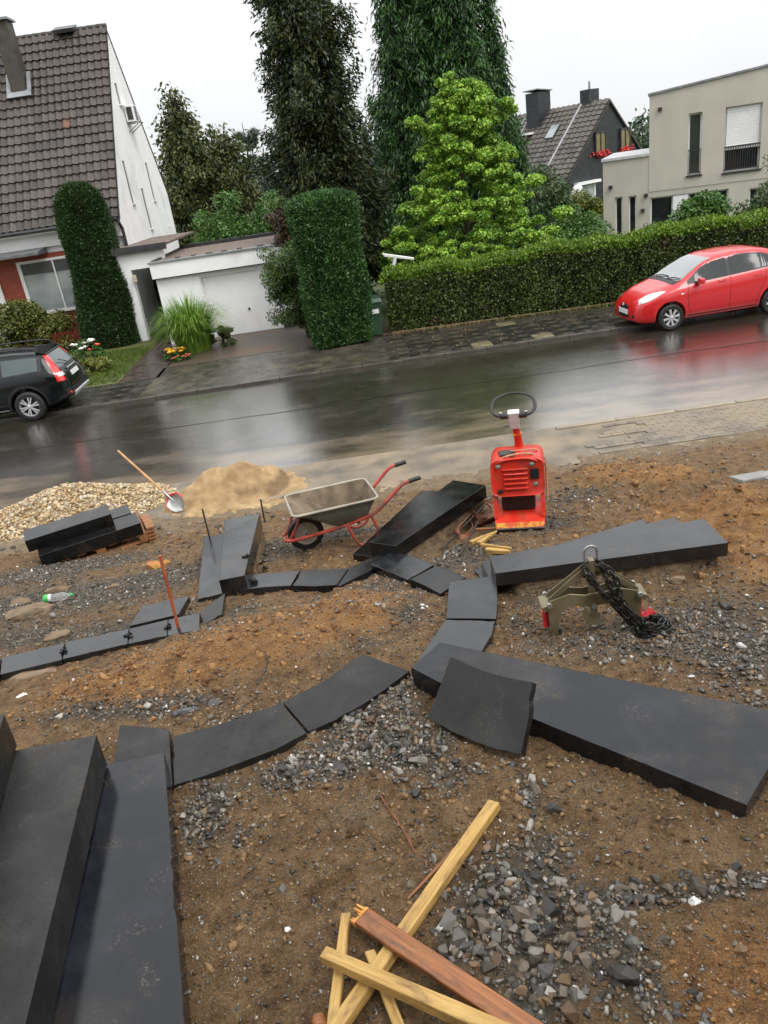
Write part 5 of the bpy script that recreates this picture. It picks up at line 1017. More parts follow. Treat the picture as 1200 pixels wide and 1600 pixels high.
# ================================================================== buildings across the street
M_render = pmat('white_render', (0.82, 0.825, 0.83), (0.88, 0.88, 0.875), 1.5, 0.75, bump=.15, bscale=80, c3=(0.66, 0.66, 0.64), scale3=0.7, contrast3=(0.56, 0.75))
M_whitepaint = pmat('white_paint', (0.82, 0.82, 0.82), (0.88, 0.88, 0.875), 3, 0.4)
M_glass = pmat('dark_window_glass', (0.015, 0.018, 0.02), (0.035, 0.04, 0.042), 1.5, 0.06, spec=0.8)
M_paleglass = pmat('pale_window_glass', (0.25, 0.28, 0.29), (0.42, 0.45, 0.45), 1.2, 0.10, spec=.8)  # pale glass colour over the whole pane
M_dkmetal = pmat('dark_metal', (0.025, 0.026, 0.028), (0.05, 0.05, 0.052), 5, 0.4)
M_zincg = pmat('grey_zinc_sheet', (0.20, 0.21, 0.22), (0.30, 0.31, 0.32), 3, 0.4, metal=.3)
def brick_mat(name, c1, c2, mortar, w, h, scale=1.0):
    m = bpy.data.materials.new(name); m.use_nodes = True; n = m.node_tree.nodes; l = m.node_tree.links; b = n['Principled BSDF']
    t = n.new('ShaderNodeTexCoord'); mp = n.new('ShaderNodeMapping'); mp.inputs['Rotation'].default_value = (R(90), 0, 0); l.new(t.outputs['Object'], mp.inputs['Vector'])
    br = n.new('ShaderNodeTexBrick'); br.inputs['Color1'].default_value = (*c1, 1); br.inputs['Color2'].default_value = (*c2, 1); br.inputs['Mortar'].default_value = (*mortar, 1); br.inputs['Scale'].default_value = 1.0
    br.inputs['Brick Width'].default_value = w; br.inputs['Row Height'].default_value = h; br.inputs['Mortar Size'].default_value = h * .12; l.new(mp.outputs['Vector'], br.inputs['Vector'])
    l.new(br.outputs['Color'], b.inputs['Base Color']); b.inputs['Roughness'].default_value = .6
    bp = n.new('ShaderNodeBump'); bp.invert = True; bp.inputs['Strength'].default_value = .6; bp.inputs['Distance'].default_value = .01; l.new(br.outputs['Fac'], bp.inputs['Height']); l.new(bp.outputs['Normal'], b.inputs['Normal'])
    return m
def tile_mesh(name, wd, ln, amp, mat):
    V = []; F = []; n_ = 8
    prof = [(-0.5, 0.35), (-0.40, 0.9), (-0.27, 1.0), (-0.14, 0.6), (0.0, 0.12), (0.18, 0.0), (0.36, 0.08), (0.5, 0.40)]
    for j, (v, dz) in enumerate(((0.0, 0.055), (1.0, 0.0))):
        for (u, h) in prof: V.append((u * wd, v * ln, h * amp + dz + 0.012))
    for (u, h) in prof: V.append((u * wd, 0.0, h * amp + 0.012))
    for i in range(n_ - 1): F += [(i, i + 1, n_ + i + 1, n_ + i), (2 * n_ + i, 2 * n_ + i + 1, i + 1, i)]
    me = bpy.data.meshes.new(name); me.from_pydata(V, [], F); me.materials.append(mat); return me
def tiled_slope(roof, eave0, uvec, vvec, nu, nv, wd, gauge, mat, limit=300, keep=None, odd=(), amp=0.045):
    """tiles as pieces of the roof; past the limit they join into one mass"""
    u = Vector(uvec).normalized(); v = Vector(vvec).normalized(); nn = u.cross(v).normalized()
    if nn.z < 0: eave0 = Vector(eave0) + u * (wd * nu); u = -u; nn = -nn
    m = Matrix((u, v, nn)).transposed(); me = tile_mesh('roof_tile', wd, gauge * 1.12, amp, mat); cnt = 0; rest = MB(); oddm = None
    base = [vv.co.copy() for vv in me.vertices]; fs = [list(p.vertices) for p in me.polygons]
    for j in range(nv):
        for i in range(nu):
            p = Vector(eave0) + u * (wd * (i + 0.5)) + v * (gauge * j)
            if keep and not keep(i, j): continue
            if cnt < limit:
                o = bpy.data.objects.new('roof_tile', me); COL.objects.link(o); o.parent = roof; o.location = p
                o.rotation_mode = 'QUATERNION'; o.rotation_quaternion = (m @ Euler((random.uniform(-.012, .012), random.uniform(-.01, .01), random.uniform(-.008, .008))).to_matrix()).to_quaternion(); cnt += 1
                if (i, j) in odd:
                    if oddm is None:
                        oddm = me.copy(); oddm.materials[0] = pmat('replaced_orange_tile', (0.12, 0.055, 0.032), (0.17, 0.075, 0.04), 6, .6)
                    o.data = oddm
            else: rest.add([p + m @ q for q in base], fs)
    if rest.v: tag(rest.build('roof_tiles', mat, roof), kind='stuff')

# ---- the white gabled house at the left
HX, HF, HR, HB, HZ, HE = -7.35, 28.3, 32.75, 36.9, 10.18, 4.5
wh = thing('gabled_house', 'white rendered house with steep dark tiled roof and slit gable windows at the left', 'house', (-12, HF, 0))
o0 = Vector((-12, HF, 0))
wall = MB().extr([(0, 0), (0, HE), (HR - HF, HZ - 0.06), (HB - HF, HE), (HB - HF, 0)], 'x', -8.0, HX + 12).build('wall', M_render, wh)
cut = []; slits = []
for (yc, z0, z1) in ((32.2, 7.62, 8.32), (30.5, 4.30, 5.72), (32.36, 3.33, 4.78), (34.1, 4.30, 5.70)):
    cut.append(MB().box((HX + 12, yc - HF, (z0 + z1) / 2), (0.12, 0.34, z1 - z0)).build('cutter', None, None, o0)); slits.append((yc, z0, z1))
boolean_cut(wall, cut)
for (yc, z0, z1) in slits:
    wn = MB().box((HX + 12 - 0.045, yc - HF, (z0 + z1) / 2), (0.02, 0.335, z1 - z0 - 0.005)).build('slit_window', M_glass, wh)
    MB().box((HX + 12 + 0.03, yc - HF, z0 - 0.02), (0.12, 0.44, 0.04)).build('sill', M_whitepaint, wn)
    MB().box((HX + 12 - 0.03, yc - HF - 0.13, (z0 + z1) / 2), (0.03, 0.03, z1 - z0 - .01)).build('frame', M_dkmetal, wn)
M_rt = pmat('dark_brown_grey_roof_tile', (0.034, 0.027, 0.022), (0.068, 0.053, 0.043), 7, 0.35, 0.6, rand='object', bump=.15)
roof = MB().extr([(-0.45, HE - 0.62), (-0.45, HE - 0.56), (HR - HF, HZ), (HB - HF + .4, HE - 0.45), (HB - HF + .4, HE - 0.55), (HR - HF, HZ - 0.08)], 'x', -8.2, HX + 12 + 0.03).build('roof', M_rt, wh)
sv = Vector((0, HR - HF + 0.45, HZ - HE + 0.56)); SL = sv.length; NV = 21; gg = SL / NV
tiled_slope(roof, (HX + 12 + 0.05, -0.47, HE - 0.555), (-1, 0, 0), sv, 24, NV, 0.243, gg, M_rt, 300, None, {(13, 14), (17, 10), (4, 8)})
tiled_slope(roof, (HX + 12 + 0.05 - 24 * .243, -0.47, HE - 0.555), (-1, 0, 0), sv, 29, NV, 0.243, gg, M_rt, 0)
rd = MB()
for k in range(38):
    rd.tube([(HX + 12 + 0.05 - k * 0.33, HR - HF, HZ + 0.005), (HX + 12 + 0.05 - (k + 1) * 0.33 - 0.02, HR - HF, HZ + 0.02)], 0.085, 8)
rd.build('ridge_tiles', M_rt, roof, smooth=True)
MB().extr([(-0.45, HE - 0.66), (HR - HF, HZ - 0.06), (HR - HF, HZ + 0.02), (-0.45, HE - .55)], 'x', HX + 12 + 0.032, HX + 12 + 0.06).build('verge', M_dkmetal, roof)
MB().tube([(-8, -0.55, HE - 0.60), (HX + 12, -0.55, HE - 0.60)], 0.065, 8).build('gutter', M_dkmetal, roof, smooth=True)
M_chim = pmat('brown_slate_chimney', (0.040, 0.034, 0.026), (0.07, 0.06, 0.046), 5, .6, bump=.3)
cy = 31.4
chm = MB().box((-10.45 + 12, cy - HF, 9.3), (0.50, 0.6, 2.3)).build('chimney', M_chim, roof)
MB().box((-10.45 + 12, cy - HF, 10.52), (0.68, 0.8, 0.07)).build('chimney_cap', M_zincg, chm)
MB().box((-10.45 + 12, cy - HF - 0.33, 8.28), (0.85, 0.25, 0.04), (R(54), 0, 0)).box((-10.45 + 12 + .36, cy - HF - .05, 8.66), (.14, .06, .75), (R(-36), 0, 0)).box((-10.45 + 12 - .36, cy - HF - .05, 8.66), (.14, .06, .75), (R(-36), 0, 0)).build('chimney_flashing', M_zincg, chm)
MB().box((-8.75 + 12, HR - HF - 0.12, HZ + 0.06), (0.75, 0.55, 0.12), (R(18), 0, 0)).build('ridge_hatch', M_dkmetal, roof)
# air conditioner on the gable
ac = MB().box((HX + 12 + 0.20, 32.75 - HF, 7.33), (0.34, 0.62, 0.55)).build('air_conditioner', M_whitepaint, wh, bevel=.02)
MB().box((HX + 12 + 0.375, 32.70 - HF, 7.33), (0.012, 0.36, 0.46)).box((HX + 12 + 0.20, 32.43 - HF, 7.33), (0.2, 0.012, 0.42)).build('grille', M_dkmetal, ac)
br_ = MB()
for y in (32.5, 33.0):
    br_.tube([(HX + 12 + .01, y - HF, 7.03), (HX + 12 + 0.5, y - HF, 7.03), (HX + 12 + .01, y - HF, 6.72)], 0.022, 6)
br_.tube([(HX + 12 + 0.45, 32.4 - HF, 7.03), (HX + 12 + 0.45, 33.1 - HF, 7.03)], .02, 6).build('bracket', M_zincg, wh)
# street front
MB().b2((-8.0, -0.46, HE - 0.62), (HX + 12, -0.30, HE - 0.72)).build('soffit', M_whitepaint, wh)
MB().b2((-8.0, -0.14, 3.36), (HX + 12 - 0.02, -0.003, 3.9)).build('fascia_band', M_whitepaint, wh)
MB().extr([(-0.95, 3.18), (-0.95, 3.26), (-0.02, 3.38), (-0.02, 3.16)], 'x', -8.0, 1.9).build('canopy', pmat('grey_canopy_felt', (.09, .095, .10), (.15, .155, .16), 3, .5), wh)
MB().b2((-8.0, -0.06, 0.0), (2.6, -0.004, 3.16)).build('brick_facing', brick_mat('red_brick', (0.30, 0.045, 0.022), (0.38, 0.065, 0.03), (0.20, 0.07, 0.045), 0.25, 0.083), wh)
wn = MB().b2((0.9, -0.10, 1.3), (3.0, -0.062, 2.92)).build('front_window', M_paleglass, wh)
fr = MB()
for lo, hi in (((0.78, -0.15, 1.2), (0.9, -0.05, 3.0)), ((0.9, -0.15, 2.92), (3.0, -0.05, 3.0)), ((0.9, -0.15, 1.2), (3.0, -0.05, 1.3)), ((1.98, -0.14, 1.3), (2.03, -0.09, 2.92))): fr.b2(lo, hi)
fr.build('frame', M_whitepaint, wn)
MB().b2((0.92, -0.13, 2.55), (2.9, -0.11, 2.9)).build('blind', pmat('dark_blind', (.03, .035, .035), (.07, .075, .075), 3, .4), wn)
MB().b2((-1.6, -0.12, 0.1), (0.02, -0.062, 2.6)).build('front_door', M_whitepaint, wh)
dp = MB().tube([(HX + 12 - 0.03, -0.5, HE - 0.62), (HX + 12 - 0.03, -0.10, HE - 0.9), (HX + 12 - 0.03, -0.08, 0.5)], 0.06, 8).build('downpipe', M_dkmetal, wh, smooth=True)
MB().cyl((HX + 12 - .03, -.08, 0.5), (HX + 12 - .03, -.08, 0.06), 0.075, 8).build('downpipe_shoe', M_zincg, dp, smooth=True)
MB().tube([(HX + 12 + .02, 35.6 - HF, 3.2), (HX + 12 + .12, 35.6 - HF, 3.2), (HX + 12 + .12, 35.6 - HF, 3.35)], .03, 6).build('vent_pipe', M_whitepaint, wh)

# ---- the white flat-roofed garage
gr = thing('garage', 'white flat-roofed garage with single up-and-over door beside the gabled house', 'garage', (-4, 24.95, 0))
M_gw = pmat('white_garage_render', (0.82, 0.825, 0.83), (0.88, 0.88, 0.88), 1.5, .6, bump=.1, c3=(0.58, 0.57, 0.54), scale3=1.0, contrast3=(0.58, 0.75))
MB().b2((-1.92, 0, 0), (-0.60, 0.25, 2.1)).b2((1.72, 0, 0.21), (2.9, 0.25, 2.1)).b2((-0.6, 0, 2.0), (1.72, 0.25, 2.1)).b2((-1.92, 0.25, 0), (-1.7, 6.0, 2.1)).b2((2.7, .25, 0), (2.9, 6.0, 2.1)).b2((-1.7, 5.8, 0), (2.7, 6.0, 2.1)).build('wall', M_gw, gr)
MB().b2((1.72, 0.0, 0.0), (2.9, 0.26, 0.207)).build('plinth', M_dkmetal, gr)
fa = MB().b2((-1.98, -0.16, 2.11), (2.95, 0.10, 2.55)).build('fascia', M_gw, gr, bevel=.006)
MB().b2((-1.99, -0.12, 2.085), (2.95, -0.02, 2.108)).build('fascia_shade_strip', M_dkmetal, fa)  # dark strip put in as the shade line under the fascia
MB().b2((-2.02, -0.20, 2.552), (2.98, 0.14, 2.60)).build('coping', M_zincg, fa)
dr_ = MB().b2((-0.58, 0.13, 0.06), (1.70, 0.17, 1.98)).build('garage_door', M_whitepaint, gr)
MB().cyl((0.72, 0.09, 0.80), (0.72, 0.14, 0.80), 0.035, 12).build('handle', M_dkmetal, dr_, smooth=True)
MB().b2((-0.60, 0.05, 0.0), (-0.555, 0.128, 1.99)).b2((1.675, .05, 0), (1.72, .128, 1.99)).b2((-.555, .05, 1.945), (1.675, .128, 1.99)).build('frame', M_whitepaint, dr_)
MB().b2((-0.58, -0.03, 0.0), (1.72, 0.08, 0.072)).build('threshold', M_kerb2, dr_)
M_roofgrav = pmat('brown_roof_gravel', (0.10, 0.07, 0.055), (0.24, 0.18, 0.14), 30, .7, bump=.9, bscale=40, dist=.03)
rf = MB().b2((-1.9, 0.14, 2.105), (2.9, 5.0, 2.56)).build('roof', M_roofgrav, gr)
MB().b2((-1.98, 5.0, 2.1), (2.95, 5.15, 2.68)).b2((-1.98, .14, 2.1), (-1.9, 5.0, 2.62)).b2((2.9, .14, 2.1), (2.98, 5.0, 2.66)).build('roof_edge', M_dkmetal, rf)
for k in range(8): MB().box((-1.2 + k * 0.52 + random.uniform(-.1, .1), 0.12 + random.uniform(-.05, .05), 2.62), (random.uniform(.12, .25), 0.10, 0.04), (0, 0, random.uniform(-.3, .3))).build('weight_stone', M_kerb2, rf, bevel=.01)
# passage between house and garage
pg = thing('side_passage', 'white passage link with dark opening between gabled house and garage', 'passage', (-6.6, 26.4, 0))
MB().b2((-0.75, 0, 0), (-0.38, 0.3, 2.35)).b2((-0.75, 0, 2.35), (0.75, 0.3, 2.95)).b2((-0.75, .3, 0), (-0.6, 3.5, 2.35)).build('wall', M_render, pg)
MB().b2((-0.6, 3.4, 0), (0.75, 3.5, 2.35)).build('back_door', M_dkmetal, pg)
MB().b2((-0.8, -0.08, 2.952), (0.9, 5.5, 3.02)).build('flat_roof', M_roofgrav, pg)
MB().b2((-0.82, -0.16, 2.85), (0.95, -0.082, 3.06)).build('roof_edge', M_dkmetal, pg)
MB().box((-0.30, -0.06, 2.08), (0.12, 0.12, 0.22)).build('wall_lamp', pmat('lamp_glass', (.5, .42, .3), (.6, .5, .36), 5, .3), pg, bevel=.02)

# ---- dark slate-hung house behind
M_slate = pmat('black_slate_cladding', (0.014, 0.016, 0.019), (0.030, 0.033, 0.038), 4, 0.45, bump=.4, bscale=30)
M_rt2 = pmat('grey_brown_roof_tile', (0.045, 0.039, 0.034), (0.085, 0.073, 0.063), 7, 0.5, rand='object', bump=.15)
A = PY(951, 155, 52.0); gd = Vector((0.80, 0.60, 0)); rdv = Vector((-0.60, 0.80, 0))
def solve_s(pxx, dirn):
    lo, hi = 0.0, 14.0
    for _ in range(40):
        m_ = (lo + hi) / 2; q = A + dirn * m_; u = np.array([q.x, q.y, q.z - CAM_H]); X_ = 600 + FPX * (u @ _rt) / (u @ _fw)
        if (X_ > pxx) == (dirn.x < 0): lo = m_
        else: hi = m_
    return lo
dh = thing('slate_house', 'dark slate-clad gabled house with ladder on its brown tiled roof, far right background', 'house', (A.x, A.y, 0))
HWd = 5.0; ez = 1.6; az = A.z; LEN = 12.0
def hp(g_, r_, z): v = gd * g_ + rdv * r_; return (v.x, v.y, z)
V = [hp(-HWd, 0, 0), hp(-HWd, 0, ez), hp(0, 0, az - .12), hp(HWd, 0, ez), hp(HWd, 0, 0)]; V2 = [hp(-HWd, LEN, 0), hp(-HWd, LEN, ez), hp(0, LEN, az - .12), hp(HWd, LEN, ez), hp(HWd, LEN, 0)]
MB().prism(V, V2).build('wall', M_slate, dh)
sl_ = (az - ez) / HWd
rf2 = MB().prism([hp(-HWd - .3, -.12, ez - .3 * sl_), hp(0, -.12, az), hp(HWd + .3, -.12, ez - .3 * sl_), hp(HWd + .3, -.12, ez - .3 * sl_ - .14), hp(0, -.12, az - .14), hp(-HWd - .3, -.12, ez - .3 * sl_ - .14)], [hp(-HWd - .3, LEN, ez - .3 * sl_), hp(0, LEN, az), hp(HWd + .3, LEN, ez - .3 * sl_), hp(HWd + .3, LEN, ez - .3 * sl_ - .14), hp(0, LEN, az - .14), hp(-HWd - .3, LEN, ez - .3 * sl_ - .14)]).build('roof', M_rt2, dh)
ev = Vector(hp(-HWd - .3, -.12, ez - .3 * sl_ + .01)); vv = Vector(hp(0, -.12, az)) - Vector(hp(-HWd - .3, -.12, ez - .3 * sl_)); 
tiled_slope(rf2, ev, rdv, vv, 30, 18, 0.40, vv.length / 18, M_rt2, 300, None, (), 0.06)
nrm = Vector(rdv).cross(vv).normalized(); nrm = nrm if nrm.z > 0 else -nrm
def onroof(t, r_, h=0.06): return Vector(hp(0, -.12, az)) - vv * t + rdv * r_ + nrm * h
ld = MB()
for r_ in (5.95, 6.35): ld.tube([onroof(0.06, r_, .12), onroof(0.92, r_, .12)], 0.035, 6)
for k in range(20): ld.tube([onroof(0.08 + k * 0.043, 5.95, .12), onroof(0.08 + k * 0.043, 6.35, .12)], 0.022, 5)
ld.build('roof_ladder', pmat('aluminium', (.5, .5, .5), (.6, .6, .6), 4, .4), rf2)
MB().tube([onroof(0.02, 2.0, .10), onroof(0.97, 2.0, .10), onroof(1.0, 2.0, -.6)], 0.08, 6).build('roof_gully', M_zincg, rf2)
c1_ = MB().box(onroof(0.10, 5.1, 0) + Vector((0, 0, 0.35)), (1.25, 1.0, 2.5), (0, 0, math.atan2(.6, .8))).build('chimney', M_slate, rf2)
MB().box(onroof(0.10, 5.1, 0) + Vector((0, 0, 1.70)), (1.5, 1.2, 0.06), (0, .08, math.atan2(.6, .8))).build('chimney_cap', M_zincg, c1_)
MB().box(onroof(0.24, 5.1, 0) + Vector((0, 0, -0.05)), (1.45, 0.5, 0.12), (0, 0, math.atan2(.6, .8))).build('flashing', M_whitepaint, c1_)
c2_ = MB().box(Vector(hp(0.3, 1.6, az + 0.25)), (1.0, 0.7, 1.0), (0, 0, math.atan2(.6, .8))).build('chimney', M_slate, rf2)
MB().cyl(Vector(hp(0.3, 1.6, az + 0.75)), Vector(hp(0.3, 1.6, az + 1.2)), 0.06, 6).build('flue', M_zincg, c2_)
q_ = [onroof(0.22, 2.9, .12), onroof(0.22, 3.5, .12), onroof(0.36, 3.5, .12), onroof(0.36, 2.9, .12)]
MB().prism([p + nrm * .05 for p in q_], q_).build('skylight', pmat('skylight_glass', (.25, .29, .31), (.32, .36, .38), 3, .1), rf2)
M_redfl = pmat('red_geraniums', (0.45, 0.02, 0.02), (0.6, 0.05, 0.04), 8, .6, rand='island')
def ongable(g_, z, out=0.0): v = gd * g_ - rdv * out; return Vector((v.x, v.y, z))
gm = Matrix((gd, -rdv, Vector((0, 0, 1)))).transposed()
for gx_ in (-1.0, 1.6):
    zc = az - 2.35
    w_ = MB().box(ongable(gx_, zc, .03), (1.0, 0.1, 1.25), gm).build('gable_window', pmat('warm_window', (.16, .13, .06), (.24, .19, .09), 2, .2), dh)
    fr = MB()
    for (a_, b_, sx, sz) in ((-.5, 0, .08, 1.3), (.5, 0, .08, 1.3), (0, .62, 1.08, .08), (0, -.62, 1.08, .08), (0, 0, .06, 1.25)): fr.box(ongable(gx_ + a_, zc + b_, .06), (sx, .14, sz), gm)
    fr.build('frame', M_dkmetal, w_)
    P = rng.normal(0, 1, (60, 3)) * np.array([.36, .06, .09]); cc = ongable(gx_, zc - .62, .15); V = []; 
    mbx = MB()
    for p in P: mbx.box(cc + gd * p[0] - rdv * p[1] + Vector((0, 0, p[2])), (.09, .09, .08), (p[0] * 5, p[1] * 9, p[2] * 7))
    mbx.build('flower_box', M_redfl, w_)
w_ = MB().box(ongable(-2.55, 0.95, .05), (1.9, .1, 1.3), gm).build('ground_floor_window', M_paleglass, dh)
MB().box(ongable(-2.55, 1.75, .2), (2.3, .35, .16), gm).box(ongable(-2.55, .25, .12), (2.1, .2, .1), gm).box(ongable(-1.75, 0.95, .1), (.1, .1, 1.3), gm).build('frame', M_whitepaint, w_)
ds_ = MB().lathe([(0, 0.0), (0.2, 0.02), (0.38, 0.08), (0.45, 0.13)], 'y', 18).build('satellite_dish', M_whitepaint, dh, ongable(-4.3, 1.35, .6), smooth=True); ds_.rotation_euler = (R(-15), 0, R(-50)); ds_.scale = (1, 1, 1.1)
MB().tube([(0, .1, 0), (0.2, .4, -.1), (0.4, .5, -.8)], .03, 6).build('dish_arm', M_zincg, ds_)

# ---- beige modern flat-roofed house
M_beige = pmat('beige_render', (0.46, 0.435, 0.37), (0.52, 0.49, 0.42), 1.0, .8, bump=.1, bscale=90)
MY = 32.0
mh = thing('modern_house', 'beige modern cube house with flat roofs and white roller shutter at the right', 'house', (12.13, MY, 0), R(-22)); mh.scale = (.9, 1, 1); bpy.context.view_layer.update()
ob = Vector((12.13, MY, 0))
up_w = MB().extr([(0, 2.0), (0, 5.36), (8.0, 5.95), (8.0, 2.0)], 'y', 0, 8.0).build('upper_block', M_beige, mh)
lo_w = MB().b2((-1.92, 0.02, -0.5), (8.0, 8.0, 3.30)).build('lower_block', M_beige, mh)
cu = []
def cutat(o_, x0, x1, z0, z1, dep=0.35):
    return MB().b2((x0, -0.2, z0), (x1, dep, z1)).build('cutter', None, mh)
W1 = (1.55, 2.07, 2.42, 4.56); W2 = (2.95, 4.32, 2.36, 4.58)
boolean_cut(up_w, [cutat(up_w, *W1), cutat(up_w, *W2)]); 
boolean_cut(lo_w, [cutat(lo_w, W1[0], W1[1], W1[2], 3.4), cutat(lo_w, W2[0], W2[1], W2[2], 3.4), cutat(lo_w, -1.42, -1.10, 0.2, 1.95), cutat(lo_w, -0.85, -0.52, 0.2, 1.93), cutat(lo_w, 0.06, 3.2, -0.1, 1.78), cutat(lo_w, 4.0, 7.0, 0.2, 1.7)])
MB().prism([(-.06, -.06, 5.365), (8.05, -.06, 5.963), (8.05, 8.05, 5.963), (-.06, 8.05, 5.365)], [(-.06, -.06, 5.44), (8.05, -.06, 6.04), (8.05, 8.05, 6.04), (-.06, 8.05, 5.44)]).build('parapet_capping', M_zincg, mh)
MB().b2((-1.98, -.05, 3.302), (-0.003, 8.05, 3.40)).build('parapet_capping', pmat('pale_capping', (.45, .46, .47), (.55, .55, .56), 3, .35), mh)
def win(nm, x0, x1, z0, z1, mat, rail=0.0, y=0.22, frame=M_whitepaint):
    o = MB().b2((x0, y, z0), (x1, y + .03, z1)).build(nm, mat, mh); f = MB()
    for lo, hi in (((x0, y - .05, z0), (x0 + .06, y - .003, z1)), ((x1 - .06, y - .05, z0), (x1, y - .003, z1)), ((x0 + .06, y - .05, z1 - .06), (x1 - .06, y - .003, z1)), ((x0 + .06, y - .05, z0), (x1 - .06, y - .003, z0 + .06))): f.b2(lo, hi)
    f.build('frame', frame, o); MB().b2((x0 - .06, -.06, z0 - .06), (x1 + .06, .1, z0 - .003)).build('sill', M_dkmetal, o)
    if rail:
        rl = MB().b2((x0, .02, z0 + rail), (x1, .06, z0 + rail + .04)).b2((x0, .02, z0 + .06), (x1, .06, z0 + .10)); nb = int((x1 - x0) / .09)
        for k in range(nb + 1): xx = x0 + (x1 - x0) * k / nb; rl.b2((xx - .012, .03, z0 + .10), (xx + .012, .05, z0 + rail))
        rl.build('railing', M_dkmetal, o)
    return o
w1 = win('narrow_window', *W1, pmat('greenish_glass', (.035, .05, .04), (.07, .09, .07), 1, .06, spec=.8), .85)
w2 = win('shuttered_window', *W2, M_glass, .86)
mbs = MB()
for k in range(17): mbs.b2((W2[0] + .07, .12, W2[3] - .075 * (k + 1) - .05), (W2[1] - .07, .145, W2[3] - .075 * k - .055))
mbs.build('roller_shutter', M_whitepaint, w2); MB().b2((W2[0], .06, 3.13), (W2[1], .16, 3.22)).build('shutter_rail', M_whitepaint, w2)
win('slim_window', -1.42, -1.10, 0.2, 1.95, M_glass); win('slim_window', -0.85, -0.52, 0.2, 1.93, M_glass)
win('terrace_door', 0.06, 1.0, -0.1, 1.78, M_glass, frame=M_whitepaint)
MB().b2((1.0, .05, -.1), (1.6, .12, 1.76)).build('white_panel', M_whitepaint, mh); win('terrace_window', 1.6, 3.2, 0.3, 1.78, M_glass); win('terrace_window', 4.0, 7.0, .2, 1.7, M_glass)
for (x, z) in ((0.42, 4.86), (-1.6, 2.35), (-0.12, 1.9), (-0.25, 1.35)): MB().box((x, -.05, z), (.16, .12, .12)).build('wall_fitting', M_dkmetal, mh, bevel=.01)

# ---- unseen house front, added behind the viewer to shade the slab faces
oh = thing('added_shade_house', 'unseen house front added behind the viewer for its shade on the steps', 'house', (0, -3.2, 2.0))
ow = MB().b2((-9, -8, -2.2), (9, 0, 6.6)).build('wall', pmat('taupe_render', (0.20, 0.18, 0.15), (0.26, 0.235, 0.2), 1.2, .8, bump=.1), oh)
for (x0, x1, z0, z1) in ((-7, -5.2, .9, 2.3), (-3.6, -2.4, 0, 2.2), (2.4, 4.4, .9, 2.3), (-7, -5.2, 3.7, 5.1), (-1, 1, 3.7, 5.1), (2.4, 4.4, 3.7, 5.1)):
    w_ = MB().b2((x0, .003, z0), (x1, .05, z1)).build('window', M_glass, oh); MB().b2((x0 - .06, .003, z0 - .09), (x1 + .06, .12, z0 - .003)).build('sill', M_whitepaint, w_)
MB().extr([(.5, 6.4), (-4, 10.2), (-8.5, 6.4), (-8.5, 6.25), (-4, 10.0), (.5, 6.25)], 'x', -9.3, 9.3).build('roof', M_rt, oh)
# ================================================================== trees, hedges and plants
def leafmat(name, c1, c2, scale=1.2, rough=.42, tr=.22, contrast=(.3, .7), brown=None):
    return pmat(name, c1, c2, scale, rough, rand='island', transl=tr, contrast=contrast, detail=4, spec=.4, c3=brown, scale3=1.1, contrast3=(.62, .74))
def unit(v): return v / (np.linalg.norm(v, axis=-1, keepdims=True) + 1e-9)
def leaf_mesh(name, P, D, L, W, mat, parent=None, loc=(0, 0, 0), seed=0, N=None):
    """one diamond-shaped, slightly folded leaf per point"""
    r = np.random.default_rng(seed); n = len(P); D = unit(D); L = np.broadcast_to(np.asarray(L, float), (n,))[:, None] * r.uniform(.7, 1.3, (n, 1)); W = np.broadcast_to(np.asarray(W, float), (n,))[:, None] * r.uniform(.7, 1.3, (n, 1))
    B = r.normal(size=(n, 3)) if N is None else np.cross(D, N + 0.5 * r.normal(size=(n, 3))); B = unit(B - D * (B * D).sum(1, keepdims=True))
    V = np.stack([P - D * L * .5, P + B * W * .5 - D * L * .05, P + D * L * .5, P - B * W * .5 - D * L * .05], 1).reshape(-1, 3)
    F = np.arange(4 * n).reshape(n, 4)
    return fast_mesh(name, V, F, mat, parent, loc)
def trunk(parent, h, r0, mat, limbs=8, spread=1.5, z0=.2, seed=1, name='trunk', lean=(0, 0)):
    r = np.random.default_rng(seed); m = MB(); m.tube([(0, 0, -.1), (lean[0] * .3, lean[1] * .3, h * .35), (lean[0], lean[1], h)], [r0, r0 * .75, r0 * .12], 10)
    for k in range(limbs):
        z = h * (z0 + (0.92 - z0) * k / max(1, limbs - 1)); a = r.uniform(0, 6.28); l_ = spread * (1 - .75 * (z / h)) * r.uniform(.7, 1.1); t = z / h
        p = Vector((lean[0] * t, lean[1] * t, z)); m.tube([p, p + Vector((math.cos(a) * l_ * .5, math.sin(a) * l_ * .5, l_ * .22)), p + Vector((math.cos(a) * l_, math.sin(a) * l_, l_ * .3))], [r0 * .35 * (1 - t * .6), r0 * .2 * (1 - t * .6), .01], 6)
    return m.build(name, mat, parent, smooth=True)
M_core = pmat('dark_shade_core', (0.010, 0.012, 0.005), (0.022, 0.022, 0.010), 6, .9)  # near-black colour for solid cores that stand for shade inside foliage
M_bark = pmat('bark', (0.035, 0.026, 0.018), (0.075, 0.055, 0.038), 6, .8, bump=.6, bscale=25)
